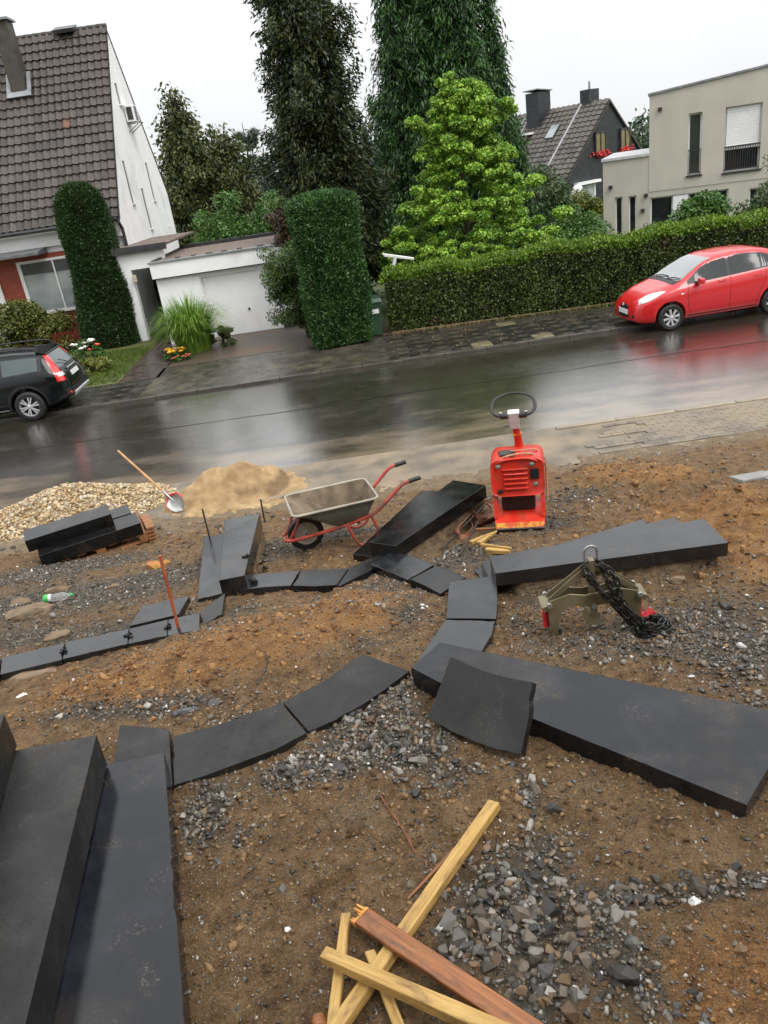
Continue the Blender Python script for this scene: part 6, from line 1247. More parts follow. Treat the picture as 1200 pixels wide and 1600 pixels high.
def conifer(name, label, loc, h, prof, n_cl, k, L, W, mat, seed, z0=.3, droop=.8, cl=(.22, .22, .3), cores=None, core_mat=None, group=None, lean=(0, 0), r0=.28):
    """spires of hanging sprays; prof(t) radius at relative height t; cores = [(dx,dy,h,scale)] leaders"""
    r = np.random.default_rng(seed); t_ = thing(name, label, 'tree', loc, group=group)
    trunk(t_, h * .96, r0, M_bark, 10, prof(.2) * .8, .1, seed, lean=lean)
    C = []; O = []
    for (dx, dy, hh, sc_) in (cores or [(0, 0, h, 1.0)]):
        m = int(n_cl * sc_); tt = r.uniform(0, 1, m * 3); rad = np.array([prof(x) for x in tt]); keep = r.uniform(0, rad.max(), m * 3) < rad + .12; tt, rad = tt[keep][:m], rad[keep][:m]
        a = r.uniform(0, 2 * np.pi, len(tt)); bulge = 1 + .30 * np.sin(a * 3 + tt * 9 + seed) * np.sin(tt * 23 + a * 2) + .50 * (vnoise(a * 2.2 + 3 + dx * 7, tt * h * 1.1, seed) - .5) * 2
        f = r.uniform(.25, 1.0, len(tt)) ** .55; rr = rad * bulge * f * (1 if cores is None else sc_) * (1 + .22 * np.maximum(r.normal(size=len(tt)), 0))
        z = z0 + tt * (hh - z0); C.append(np.stack([dx + lean[0] * tt + rr * np.cos(a), dy + lean[1] * tt + rr * np.sin(a), z], 1)); O.append(np.stack([np.cos(a), np.sin(a), 0 * a], 1))
    C = np.concatenate(C); O = np.concatenate(O); m = len(C)
    for (dx, dy, hh, sc_) in (cores or [(0, 0, h, 1.0)]):      # dark hull: blocks light, stands for the crown's inner shade
        na = 12; zz = np.linspace(.05, .95, 12); V = []; F = []
        for j, t in enumerate(zz):
            for i in range(na):
                a = 2 * np.pi * i / na; q = prof(t) * .62 * sc_ * (1 + .25 * math.sin(i * 2.4 + j * 1.7)); V.append((dx + lean[0] * t + q * math.cos(a), dy + lean[1] * t + q * math.sin(a), z0 + t * (hh - z0)))
            if j: F += [((j - 1) * na + i, (j - 1) * na + (i + 1) % na, j * na + (i + 1) % na, j * na + i) for i in range(na)]
        F += [tuple(range(na)), tuple(range(12 * na - 1, 11 * na - 1, -1))]; mesh_obj('inner_shade_core', V, F, M_core, t_)
    P = np.repeat(C, k, 0) + r.normal(size=(m * k, 3)) * np.array(cl) * .6; OO = np.repeat(O, k, 0)
    P = P + OO * np.abs(r.normal(0, cl[0] * .5, (m * k, 1))); P[:, 2] -= np.abs(r.normal(0, cl[2] * .3, m * k)); P[:, 2] = np.maximum(P[:, 2], .05)
    D = OO * .7 + np.array([0, 0, -droop]) + r.normal(0, .55, (m * k, 3))
    leaf_mesh('crown', P, D, L, W, mat, t_, seed=seed)
    return t_
def broadleaf(name, label, loc, clumps, k, L, W, mat, seed, cat='tree', th=None, group=None, r0=.14, limbs=9, spread=1.6, flat=.75):
    """clumps: (n,4) centres and radii inside the crown; leaves fill and hang from each clump"""
    r = np.random.default_rng(seed); t_ = thing(name, label, cat, loc, group=group)
    if th: trunk(t_, th, r0, M_bark, limbs, spread, .25, seed)
    C = np.asarray(clumps); m = len(C); kk = np.maximum(4, (k * (C[:, 3] / C[:, 3].mean()) ** 2).astype(int)); I = np.repeat(np.arange(m), kk); n = len(I)
    d = unit(r.normal(size=(n, 3))); P = C[I, :3] + d * C[I, 3:4] * r.uniform(.2, 1.0, (n, 1)) ** .5 * np.array([1.15, 1.15, flat]); P[:, 2] = np.maximum(P[:, 2], .03)
    D = d * .7 + np.array([0, 0, -.25]) + r.normal(0, .6, (n, 3))
    leaf_mesh('crown' if cat == 'tree' else 'foliage', P, D, L, W, mat, t_, seed=seed, N=d * .6 + np.array([0, 0, .9])); return t_
def shell_points(fn, n, r):
    return fn(r, n)
def clipped(name, label, loc, hx, hy, h, n, L, W, mat, core, seed, cat='shrub', taper=1.0, power=4.0, topround=.15, rz=0.0, bulge=0.05, zstart=.05, group=None, inner=None):
    """clipped evergreen: superellipse plan, leaves on and just under the clipped face, dark shade core inside"""
    r = np.random.default_rng(seed); t_ = thing(name, label, cat, loc, rz, group=group)
    def at(a, z):
        c, s_ = np.cos(a), np.sin(a); q = (np.abs(c) ** power + np.abs(s_) ** power) ** (-1 / power); tz = z / h
        sc_ = (1 - (1 - taper) * tz) * (1 + bulge * np.sin(z * 2.1 + 2 * a + seed) + bulge * (vnoise(a * 2.5 + 9, z * 1.3, seed) - .5) * 2)
        e = np.clip((tz - (1 - topround)) / topround, 0, 1); sc_ = sc_ * np.sqrt(np.maximum(1 - e ** 2 * .85, .02))
        return np.stack([hx * q * c * sc_, hy * q * s_ * sc_, z], -1), np.stack([c, s_, e * 1.2], -1)
    # core
    na, nz_ = 28, 14; A_, Z_ = np.meshgrid(np.linspace(0, 2 * np.pi, na, endpoint=False), np.linspace(zstart, h * .985, nz_)); Pc, _ = at(A_.ravel(), Z_.ravel()); Pc = Pc * np.array([.88, .88, .97]); ii = np.arange(na * nz_).reshape(nz_, na)
    F = [(ii[j, i], ii[j, (i + 1) % na], ii[j + 1, (i + 1) % na], ii[j + 1, i]) for j in range(nz_ - 1) for i in range(na)] + [tuple(ii[-1])]
    mesh_obj('branches', Pc.tolist(), F, core, t_)  # solid dark core standing for the shade under the leaves
    nt_ = int(n * .14 * (hx + hy) / h) + 200
    a = r.uniform(0, 2 * np.pi, n); z = zstart + (h - zstart) * r.uniform(0, 1, n); P, N = at(a, z)
    f = np.sqrt(r.uniform(0, 1, nt_)); a2 = r.uniform(0, 2 * np.pi, nt_); P2, N2 = at(a2, np.full(nt_, h)); P2 = P2 * np.array([1, 1, 0]) * f[:, None] * 1.6 + np.array([0, 0, h]) - np.array([0, 0, .10]) * (f ** 3)[:, None]; N2 = N2 * .3 + np.array([0, 0, 1.0])
    P = np.concatenate([P, P2]); N = unit(np.concatenate([N, N2])); P = P - N * np.abs(r.normal(0, .05, (len(P), 1))) + N * (r.uniform(-.01, .03, (len(P), 1)) + np.minimum(r.exponential(.018, (len(P), 1)), .16))
    D = N * .75 + np.array([0, 0, .45]) + r.normal(0, .55, (len(P), 3))
    leaf_mesh('foliage', P, D, L, W, mat, t_, seed=seed); return t_
M_yew = leafmat('yew_needles', (0.016, 0.040, 0.010), (0.045, 0.095, 0.022), 1.6, brown=(.06, .06, .018))
M_thuja = leafmat('thuja_sprays', (0.018, 0.055, 0.016), (0.085, 0.19, 0.048), 1.8, brown=(.085, .075, .025))
M_hedge = leafmat('hornbeam_leaves', (0.016, 0.030, 0.006), (0.11, 0.155, 0.030), 2.4, contrast=(.34, .72), brown=(.10, .075, .03))
M_brownc = leafmat('bronze_cypress_sprays', (0.008, 0.016, 0.005), (0.075, 0.092, 0.024), 2.6, contrast=(.36, .76))
M_greenc = leafmat('deep_green_cypress_sprays', (0.008, 0.030, 0.010), (0.068, 0.165, 0.030), 2.0, contrast=(.38, .76))
M_olivec = leafmat('olive_cypress_sprays', (0.024, 0.038, 0.010), (0.12, 0.135, 0.034), 1.6)
M_lime = leafmat('lime_leaves', (0.06, 0.18, 0.018), (0.42, 0.62, 0.085), 1.6, tr=.3, contrast=(.26, .68))
M_midg = leafmat('mid_green_leaves', (0.035, 0.095, 0.016), (0.10, 0.21, 0.035), 1.2)
M_fir = leafmat('blue_green_fir', (0.018, 0.042, 0.026), (0.045, 0.085, 0.055), .8)

# clipped yew column before the gabled house
yb = PZ(155, 548)
clipped('yew_column', 'tall dark green clipped yew column in front of the gabled house', (-8.12, 26.75, 0.05), 1.0, 0.98, 5.05, 66000, .085, .03, M_yew, M_core, 5, taper=.66, power=2.6, topround=.12, bulge=.06)
# clipped thuja block at the drive
clipped('thuja_block', 'square clipped thuja block between garage drive and green bin', (-0.44, 21.35, 0.06), 0.76, 0.62, 3.85, 62000, .11, .032, M_thuja, M_core, 6, taper=1.14, power=4.5, topround=.08, bulge=.05, rz=R(6))
M_curb = pmat('brick_curb', (0.16, .09, .06), (.26, .16, .10), 5, .5, bump=.3)
# shrub squeezed between garage and thuja
r_ = np.random.default_rng(71); cl_ = np.stack([r_.normal(0, .38, 60), r_.normal(0, .35, 60), r_.uniform(.35, 2.5, 60), r_.uniform(.22, .4, 60)], 1); cl_[:, 0] += -.25 * np.sin(cl_[:, 2] * 1.2)
broadleaf('evergreen_shrub', 'dark bushy shrub squeezed between garage door and clipped thuja block', (-1.45, 23.0, .05), cl_, 330, .075, .04, leafmat('shrub_leaves', (.03, .06, .012), (.10, .17, .03), 1.6), 72, 'shrub', 2.0, r0=.06, limbs=6, spread=.6)
cl_ = np.stack([r_.normal(0, .25, 22), r_.normal(0, .3, 22), r_.uniform(2.4, 3.6, 22), r_.uniform(.2, .32, 22)], 1)
broadleaf('copper_shrub', 'dark copper-leaved bush top behind the clipped thuja block', (-1.5, 24.2, .05), cl_, 200, .10, .07, leafmat('copper_leaves', (.03, .018, .012), (.08, .05, .025), 1.6), 73, 'shrub', 3.2, r0=.06)

# the long hedge
h0, h1 = Vector((0.95, 22.15, 0)), Vector((13.5, 21.25, 0)); hv = h1 - h0; HL = hv.length; hang = math.atan2(hv.y, hv.x)
hd_ = thing('hornbeam_hedge', 'long dense clipped hedge with bright green top running along the footway', 'hedge', h0, hang)
def hedge_h(x): return 1.62 + .02 * x + .05 * np.sin(x * 1.7) + .04 * np.sin(x * 4.3 + 1)
def hedge_pts(n, r):
    k = r.uniform(0, 1, n); x = r.uniform(0, HL, n); P = np.zeros((n, 3)); N = np.zeros((n, 3)); hh = hedge_h(x)
    fr = k < .62; tp = (k >= .62) & (k < .94); bk = k >= .94
    bul = .10 * (fbm(x * 1.3, x * 0 + 2, 4, 3)); P[:, 0] = x
    z = r.uniform(.03, 1, n) * hh; P[fr, 2] = z[fr]; P[fr, 1] = (-.52 + bul + .12 * fbm(x * 2, z * 2.2, 8, 3) + .10 * np.clip(.35 - z, 0, 1))[fr]; N[fr] = (0, -1, .15)
    yy = r.uniform(-.52, .52, n); P[tp, 1] = yy[tp]; P[tp, 2] = (hh + .05 * fbm(x * 3, yy * 3, 9, 3) - .10 * (np.abs(yy) / .52) ** 4)[tp]; N[tp] = (0, -.1, 1)
    P[bk, 1] = .52; P[bk, 2] = z[bk]; N[bk] = (0, 1, .15); return P, N
rr_ = np.random.default_rng(15); P, N = hedge_pts(105000, rr_); P = P - N * np.abs(rr_.normal(0, .05, (len(P), 1))) + N * (rr_.uniform(-.02, .04, (len(P), 1)) + np.minimum(rr_.exponential(.025, (len(P), 1)), .22)); D = N * .5 + rr_.normal(0, .7, P.shape) + np.array([0, 0, .2])
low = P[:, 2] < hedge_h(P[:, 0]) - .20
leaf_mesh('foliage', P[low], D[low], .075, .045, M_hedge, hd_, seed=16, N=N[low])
leaf_mesh('top_foliage', P[~low], D[~low] + np.array([0, 0, .4]), .085, .05, leafmat('hedge_top_leaves', (.06, .13, .012), (.20, .31, .03), 1.5, tr=.28), hd_, seed=17, N=N[~low])  # paler green for the leaves along the top
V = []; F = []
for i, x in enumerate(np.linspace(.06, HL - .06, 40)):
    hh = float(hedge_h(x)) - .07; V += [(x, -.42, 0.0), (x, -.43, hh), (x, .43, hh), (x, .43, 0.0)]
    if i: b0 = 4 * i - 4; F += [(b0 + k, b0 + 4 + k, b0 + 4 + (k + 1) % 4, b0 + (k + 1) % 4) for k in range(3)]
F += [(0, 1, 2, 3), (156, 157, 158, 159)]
mesh_obj('branches', V, F, M_core, hd_)  # solid dark block standing for the shade inside the hedge
for k in range(5): MB().b2((.95 + k * 2.5, -.50, 0), (.985 + k * 2.5, -.47, 1.4)).build('fence_post', M_dkmetal, hd_)

# tall bronze conifer behind the thuja, tops out of the picture
conifer('bronze_conifer', 'very tall dark bronze-brown conifer behind the clipped thuja block', (-0.25, 26.4, 0), 13.6, lambda t: (1.0 + .2 * math.exp(-((t - .3) / .12) ** 2) if t < .5 else 1.0 * (1 - ((t - .5) / .5) ** 1.5)) * (.82 + .18 * min(1, t / .12)), 1600, 64, .17, .055, M_brownc, 21, .1, .6, (.19, .19, .22), lean=(-.25, 0), r0=.3)
# the group of deep green spires
conifer('green_conifer', 'very tall deep green many-spired conifer behind the lime-green tree', (4.75, 33.0, 0), 15.0, lambda t: 1.25 * (1 - t ** 2.2) * (.75 + .25 * min(1, t / .1)), 470, 58, .24, .055, M_greenc, 22, .4, 1.0, (.22, .22, .34), cores=[(-1.65, 0, 12.5, 1.0), (-.6, .4, 14.5, 1.05), (.25, 0, 15.0, 1.05), (.85, .3, 12.2, .85), (1.72, -.1, 9.9, .55), (-.9, -.5, 9, .9), (.2, -.6, 10, 1.0), (.9, -.6, 8, .95), (-2.0, -.2, 7.4, .62), (2.0, -.2, 6.0, .6)], r0=.4)
# lime green tree
r_ = np.random.default_rng(31); cl_ = []
def lime_r(z): return np.interp(z, [1.0, 1.6, 2.6, 3.6, 4.5, 5.3, 5.9, 6.3], [3.0, 2.95, 2.25, 1.55, 1.15, 1.1, .72, .25])
for k in range(560):
    z = 1.1 + 5.1 * r_.uniform(0, 1) ** 1.35; R0 = float(lime_r(z)); a = r_.uniform(0, 6.28); f = r_.uniform(.3, 1.08) ** .6; cl_.append((f * R0 * math.cos(a) + .05 * (z - 3), f * R0 * math.sin(a) * .85, z, r_.uniform(.09, .25)))
for (x, z, s_) in ((-1.35, 5.35, .25), (-1.2, 5.2, .2), (1.35, 5.5, .25), (1.55, 5.3, .18), (-.45, 6.25, .2), (-.2, 6.4, .15), (-1.25, 4.4, .2), (1.2, 4.3, .25), (2.1, 3.3, .3), (2.9, 2.3, .3), (-1.6, 3.0, .3), (-2.1, 2.3, .3)): cl_.append((x, -.3, z, s_))
broadleaf('lime_tree', 'lime-green leafy tree rising behind the hedge', (3.85, 25.2, 0), cl_, 190, .105, .062, M_lime, 32, 'tree', 5.6, r0=.14, limbs=14, spread=2.2, flat=.64)
# olive cypress left of centre and the trees behind
conifer('olive_cypress', 'olive green cypress with wispy top behind the garage', (-7.5, 44.5, 0), 9.3, lambda t: np.interp(t, [0, .15, .45, .62, .8, .93, 1], [1.85, 1.95, 1.7, 1.15, .75, .22, .05]), 1150, 22, .24, .10, M_olivec, 23, .3, .7, (.30, .30, .34))
conifer('olive_cypress', 'shorter olive cypress just right of the wispy-topped one', (-5.6, 45.5, 0), 7.3, lambda t: np.interp(t, [0, .2, .6, .85, 1], [1.5, 1.6, 1.2, .75, .1]), 650, 22, .24, .10, M_olivec, 24, .3, .7, (.30, .30, .34))
r_ = np.random.default_rng(35); cl_ = np.array([(r_.uniform(-1, 1), r_.uniform(-.6, .6), 6 + r_.uniform(-1, 1.6), r_.uniform(.2, .4)) for _ in range(26)])
broadleaf('pine_tree', 'thin dark pine with open drooping branches left of the bronze conifer', (-5.6, 58, 0), cl_, 150, .32, .05, M_fir, 36, 'tree', 8.2, r0=.16, limbs=12, spread=2.6)
for i, (x, y, h_, rr0, lb) in enumerate(((-3.6, 62, 5.6, 1.6, 'small blue-green fir farthest left in the gap beside the bronze conifer'), (-2.0, 60, 6.6, 1.5, 'blue-green fir in the gap just left of the bronze conifer'), (-5.0, 66, 6.6, 1.9, 'bluish fir behind the thin pine'), (2.4, 58, 7.2, 1.6, 'dim fir seen between bronze and green conifers'))):
    conifer('fir_tree', lb, (x, y, 0), h_, lambda t, q=rr0: q * (1 - t) * (.8 + .2 * math.sin(t * 40)), 420, 18, .26, .09, M_fir, 40 + i, .2, .5, (.3, .3, .2), group='firs in the background', r0=.15)
def bush(label, loc, w_, h_, mat, seed, n=40, k=160, L=.11, W=.07, cat='shrub', name='leafy_bush', d=None, th=None, group=None):
    r = np.random.default_rng(seed); cl_ = []
    for _ in range(n):
        a = r.uniform(0, 6.28); f = r.uniform(0, 1) ** .5; z = r.uniform(.12, 1) * h_ ; e = math.sqrt(max(.05, 1 - (z / h_) ** 2.5)); cl_.append((f * w_ * math.cos(a) * e, f * (d or w_) * math.sin(a) * e, z * (.85 + .15 * r.uniform()), r.uniform(.14, .26) * (w_ + h_) / 2))
    return broadleaf(name, label, loc, cl_, k, L, W, mat, seed + 1, cat, th or h_ * .7, group=group, r0=.05, limbs=7, spread=w_ * .6)
bush('round mid-green leafy tree directly behind the garage roof', (-5.3, 38.5, 0), 1.9, 4.1, M_midg, 201, 60, 200, .15, .10, 'tree', 'leafy_tree')
bush('green leafy tree behind the garage, right of the rounder one', (-3.0, 37.5, 0), 1.6, 4.0, M_midg, 203, 50, 190, .15, .10, 'tree', 'leafy_tree')
bush('feathery pale green shrub between garage and thuja block', (-1.6, 28.0, 0), 1.1, 4.2, leafmat('pale_green', (.06, .13, .02), (.17, .27, .045), 1.3), 205, 40, 180, .14, .06, 'shrub', 'feathery_shrub')
bush('dark bush at the gap between bronze conifer and lime tree', (1.4, 29.0, 0), 1.0, 2.6, leafmat('dark_green', (.02, .05, .012), (.06, .11, .025), 1.3), 207, 30, 160, .12, .08)
bush('low green tree in front of the slate house roof, right of the lime tree', (9.6, 40, 0), 1.8, 3.3, leafmat('grey_green', (.04, .075, .025), (.10, .15, .05), 1.2), 209, 45, 180, .16, .09, 'tree', 'leafy_tree')
bush('yellowish clipped bush before the slate house window', (12.4, 44, 0), 2.6, 1.5, leafmat('yellow_green', (.10, .13, .02), (.20, .22, .04), 1.2), 211, 45, 150, .13, .09, d=1.0)
bush('rose bush right of the lime tree behind the hedge', (8.0, 27.5, 0), 1.2, 2.1, M_midg, 213, 40, 170, .11, .07)
bush('leafy shrub in front of the terrace door of the beige house', (12.0, 26.8, 0), 1.3, 2.0, M_midg, 215, 45, 190, .12, .07)
bush('green shrub under the shuttered window, half hiding the terrace', (13.8, 26.0, 0), 1.5, 2.0, leafmat('shrub_mid', (.04, .085, .018), (.11, .18, .04), 1.2), 217, 45, 190, .12, .07)
bush('grey-green butterfly bush at the right edge before the beige house', (14.0, 25.0, 0), 1.2, 3.3, leafmat('buddleia', (.05, .09, .035), (.15, .20, .09), 1.2), 219, 40, 150, .17, .05, name='butterfly_bush')
bush('far misty green tree between slate house and beige house', (22, 72, 0), 3.6, 6.3, leafmat('misty_green', (.05, .085, .05), (.11, .15, .09), 1.2), 221, 50, 170, .3, .2, 'tree', 'leafy_tree')  # distance haze is put into this tree's leaf colour
bush('far dark tree crown left of the slate house behind the green spires', (10.5, 66, 0), 3.0, 5.0, M_fir, 223, 45, 170, .3, .2, 'tree', 'leafy_tree')
bush('reddish-green rhododendron under the brick-framed window', (-11.0, 26.6, 0), 1.7, 1.9, leafmat('rhododendron', (.05, .06, .012), (.17, .19, .04), 1.6), 225, 60, 200, .13, .06, name='rhododendron', d=1.0)
bush('low yellow-green shrub behind the black car roof', (-12.6, 24.6, 0), 1.6, 1.5, leafmat('yellow_shrub', (.09, .11, .015), (.24, .24, .04), 1.6), 227, 50, 170, .11, .06, d=.9)
# a continuous far belt of trees closing the horizon
r_ = np.random.default_rng(88); P = []; 
cxs = r_.uniform(-120, 140, 720); cys = 95 + r_.uniform(-6, 14, 720); hts = 5.0 + 2.2 * vnoise(cxs * .12, cxs * 0, 5) * 2
nL = 100; I = np.repeat(np.arange(720), nL); d = unit(r_.normal(size=(len(I), 3))); zz = r_.uniform(.1, 1, len(I)); P = np.stack([cxs[I] + d[:, 0] * 1.9, cys[I] + d[:, 1] * 1.9, zz * hts[I] * (.75 + .25 * r_.uniform(0, 1, len(I)))], 1)
tag(leaf_mesh('distant_wood', P, r_.normal(size=P.shape), .55, .38, leafmat('distant_wood_leaves', (.03, .055, .028), (.07, .11, .06), .3), None, seed=89), 'band of dark green trees closing the horizon behind the houses', 'wood', None, 'stuff')

# ornamental grass, roses, marigolds, border plants
gl = Vector((-4.88, 23.35, .06)); og = thing('ornamental_grass', 'tall arching bright green ornamental grass before the garage', 'grass clump', gl)
r_ = np.random.default_rng(61); V = []; F = []; nb = 1500
for k in range(nb):
    a = r_.uniform(0, 6.28); rr = .50 * math.sqrt(r_.uniform()); h_ = r_.uniform(.9, 2.25); out_ = r_.uniform(.3, 1.2) * (.55 + rr); b0 = len(V); w_ = r_.uniform(.010, .018); sd_ = (-math.sin(a) * w_, math.cos(a) * w_)
    for i, t in enumerate((0, .35, .65, .85, 1.0)):
        o_ = out_ * t ** 2.2; z = h_ * (t - .55 * (t ** 4) * min(1, out_ * 1.2)); ww = (1 - t ** 2) + .06; x, y = (rr + o_) * math.cos(a), (rr + o_) * math.sin(a)
        V += [(x + sd_[0] * ww, y + sd_[1] * ww, z), (x - sd_[0] * ww, y - sd_[1] * ww, z)]
        if i: F.append((b0 + 2 * i - 2, b0 + 2 * i - 1, b0 + 2 * i + 1, b0 + 2 * i))
fast_mesh('blades', V, F, leafmat('grass_blades', (.09, .20, .02), (.24, .38, .06), 2.0, tr=.3), og)
def flowers(name, label, loc, w_, h_, n, col1, col2, size, leaf=M_midg, seed=1):
    t_ = bush(label, loc, w_, h_, leaf, seed, 14, 90, .06, .035, 'flowers', name); r = np.random.default_rng(seed); m = pmat('petals_' + name + str(seed), col1, col2, 8, .6, rand='island'); 
    for k in range(n):
        a = r.uniform(0, 6.28); f = math.sqrt(r.uniform()); c = Vector((w_ * f * math.cos(a), w_ * f * math.sin(a) * .7 - .1, h_ * r.uniform(.75, 1.08))); mb = MB()
        for j in range(6):
            q = j * 1.047; mb.add([c + Vector((0, 0, -.01)), c + Vector((math.cos(q - .5) * size * .7, math.sin(q - .5) * size * .7, size * .25)), c + Vector((math.cos(q) * size, math.sin(q) * size, size * .15)), c + Vector((math.cos(q + .5) * size * .7, math.sin(q + .5) * size * .7, size * .25))], [(0, 1, 2, 3)])
        mb.box(c + Vector((0, 0, size * .15)), (size * .7, size * .7, size * .5), (.4, .3, .2)); mb.build('flower_head', m, t_)
    return t_
flowers('white_roses', 'white rose bush behind the black car', (-8.15, 23.4, .06), .45, .75, 9, (.7, .68, .64), (.8, .78, .74), .10, seed=301)
flowers('red_roses', 'small red-flowering rose among the white ones', (-7.75, 23.3, .06), .22, .6, 5, (.55, .06, .03), (.65, .12, .06), .08, seed=303)
flowers('marigolds', 'clump of orange-yellow marigolds at the foot of the ornamental grass', (-5.35, 22.6, .06), .36, .26, 18, (.75, .36, .02), (.8, .48, .04), .085, seed=305)
flowers('red_bedding', 'low red bedding flowers before the marigolds', (-5.05, 22.15, .06), .3, .14, 9, (.35, .05, .03), (.5, .1, .05), .06, seed=307)
bush('low dark green shrub at the right foot of the ornamental grass', (-4.05, 23.6, .06), .5, .55, leafmat('dark_low', (.03, .05, .012), (.08, .11, .03), 1.6), 309, 20, 120, .06, .035)
bush('low yellowish ground cover shrub behind the black car', (-7.6, 22.2, .06), .75, .40, leafmat('yellow_cover', (.09, .12, .015), (.22, .24, .05), 1.6), 311, 26, 120, .07, .04, d=.5)
r_ = np.random.default_rng(66); nG = 9000; gx, gy = r_.uniform(-9.5, -6.5, nG), r_.uniform(20.4, 25.2, nG); P = np.stack([gx, gy, np.full(nG, .10)], 1)
tag(leaf_mesh('bed_grass', P, np.stack([r_.normal(0, .4, nG), r_.normal(0, .4, nG), np.ones(nG)], 1), .13, .015, leafmat('short_grass', (.05, .10, .012), (.14, .19, .03), 1.0), None, seed=67), 'short mossy grass on the bed beside the path', 'grass', None, 'stuff')
nG = 1500; t = r_.uniform(0, 1, nG); gx = e0.x + t * (e1.x - e0.x + 4) ; gy = e0.y + t * (e1.y - e0.y - .4) + r_.normal(0, .05, nG) + .02
tag(leaf_mesh('edge_weeds', np.stack([gx, gy, np.full(nG, .09)], 1), np.stack([r_.normal(0, .7, nG), r_.normal(0, .7, nG), np.ones(nG)], 1), .10, .035, leafmat('weed_leaves', (.05, .09, .012), (.16, .15, .03), 2.0), None, seed=68), 'fallen leaves and weeds along the hedge edging', 'weeds', None, 'stuff')
nG = 170; gx = r_.uniform(.8, 8, nG); gy = r_.uniform(18.4, 21.2, nG)
tag(leaf_mesh('fallen_leaves', np.stack([gx, gy, np.full(nG, .072)], 1), np.stack([r_.normal(0, 1, nG), r_.normal(0, 1, nG), r_.normal(0, .1, nG)], 1), .055, .035, pmat('dead_leaves', (.13, .06, .015), (.3, .19, .05), 3, .6, rand='island'), None, seed=69, N=np.tile([0, 0, 1.0], (nG, 1))), 'brown leaves scattered on the wet footway', 'leaves', None, 'stuff')
# ================================================================== cars and street things
def paint(name, col, coat=1.0, rough=.3, metal=0.0):
    m = bpy.data.materials.new(name); m.use_nodes = True; n = m.node_tree.nodes; l = m.node_tree.links; b = n['Principled BSDF']
    t = n.new('ShaderNodeTexCoord'); nz = n.new('ShaderNodeTexNoise'); nz.inputs['Scale'].default_value = 90; l.new(t.outputs['Object'], nz.inputs['Vector'])
    b.inputs['Base Color'].default_value = (*col, 1); b.inputs['Metallic'].default_value = metal; b.inputs['Roughness'].default_value = rough; b.inputs['Coat Weight'].default_value = coat; b.inputs['Coat Roughness'].default_value = .04
    bp = n.new('ShaderNodeBump'); bp.inputs['Strength'].default_value = .12; bp.inputs['Distance'].default_value = .002; l.new(nz.outputs['Fac'], bp.inputs['Height']); l.new(bp.outputs['Normal'], b.inputs['Coat Normal'])
    return m
def lens(name, col, rough=.08, spec=.8):
    return pmat(name, col, tuple(min(1, c * 1.15) for c in col), 6, rough, spec=spec, coat=.6)
M_cglass = pmat('car_glass', (0.010, 0.014, 0.015), (0.018, 0.023, 0.025), 1, 0.06, spec=.6)
M_cglass_lt = pmat('windscreen_glass', (0.16, 0.18, 0.185), (0.22, 0.24, 0.245), 1, 0.03, spec=1.0, coat=1.0)  # pale base colour paints in the reflection on the windscreen
M_cglass_teal = pmat('grey_teal_car_glass', (0.05, 0.072, 0.072), (0.085, 0.11, 0.11), 1, 0.05, spec=.7)
M_trim = pmat('black_trim', (0.010, 0.010, 0.011), (0.018, 0.018, 0.018), 8, .45)
M_tyre = pmat('tyre_rubber', (0.010, 0.010, 0.010), (0.02, 0.02, 0.02), 20, .55, bump=.2)
M_alloy = pmat('silver_wheel', (0.50, 0.51, 0.52), (0.60, 0.60, 0.61), 8, .3, metal=.4)
M_headl = pmat('headlight_lens', (0.42, 0.44, 0.45), (0.66, 0.67, 0.68), 14, .06, spec=1, coat=1)
M_plate = pmat('number_plate', (0.66, 0.67, 0.66), (0.72, 0.72, 0.72), 4, .3)
M_tail = lens('red_tail_lens', (0.62, 0.018, 0.014))
def curve(pts, x):
    p = np.array(pts, float); xx = np.asarray(x, float)
    t = np.linspace(p[0, 0], p[-1, 0], 400); v = np.interp(t, p[:, 0], p[:, 1]); k = np.exp(-np.linspace(-2, 2, 15) ** 2); k /= k.sum(); vp = np.pad(v, 7, mode='reflect', reflect_type='odd'); v = np.convolve(vp, k, 'valid')
    return np.interp(xx, t, v)
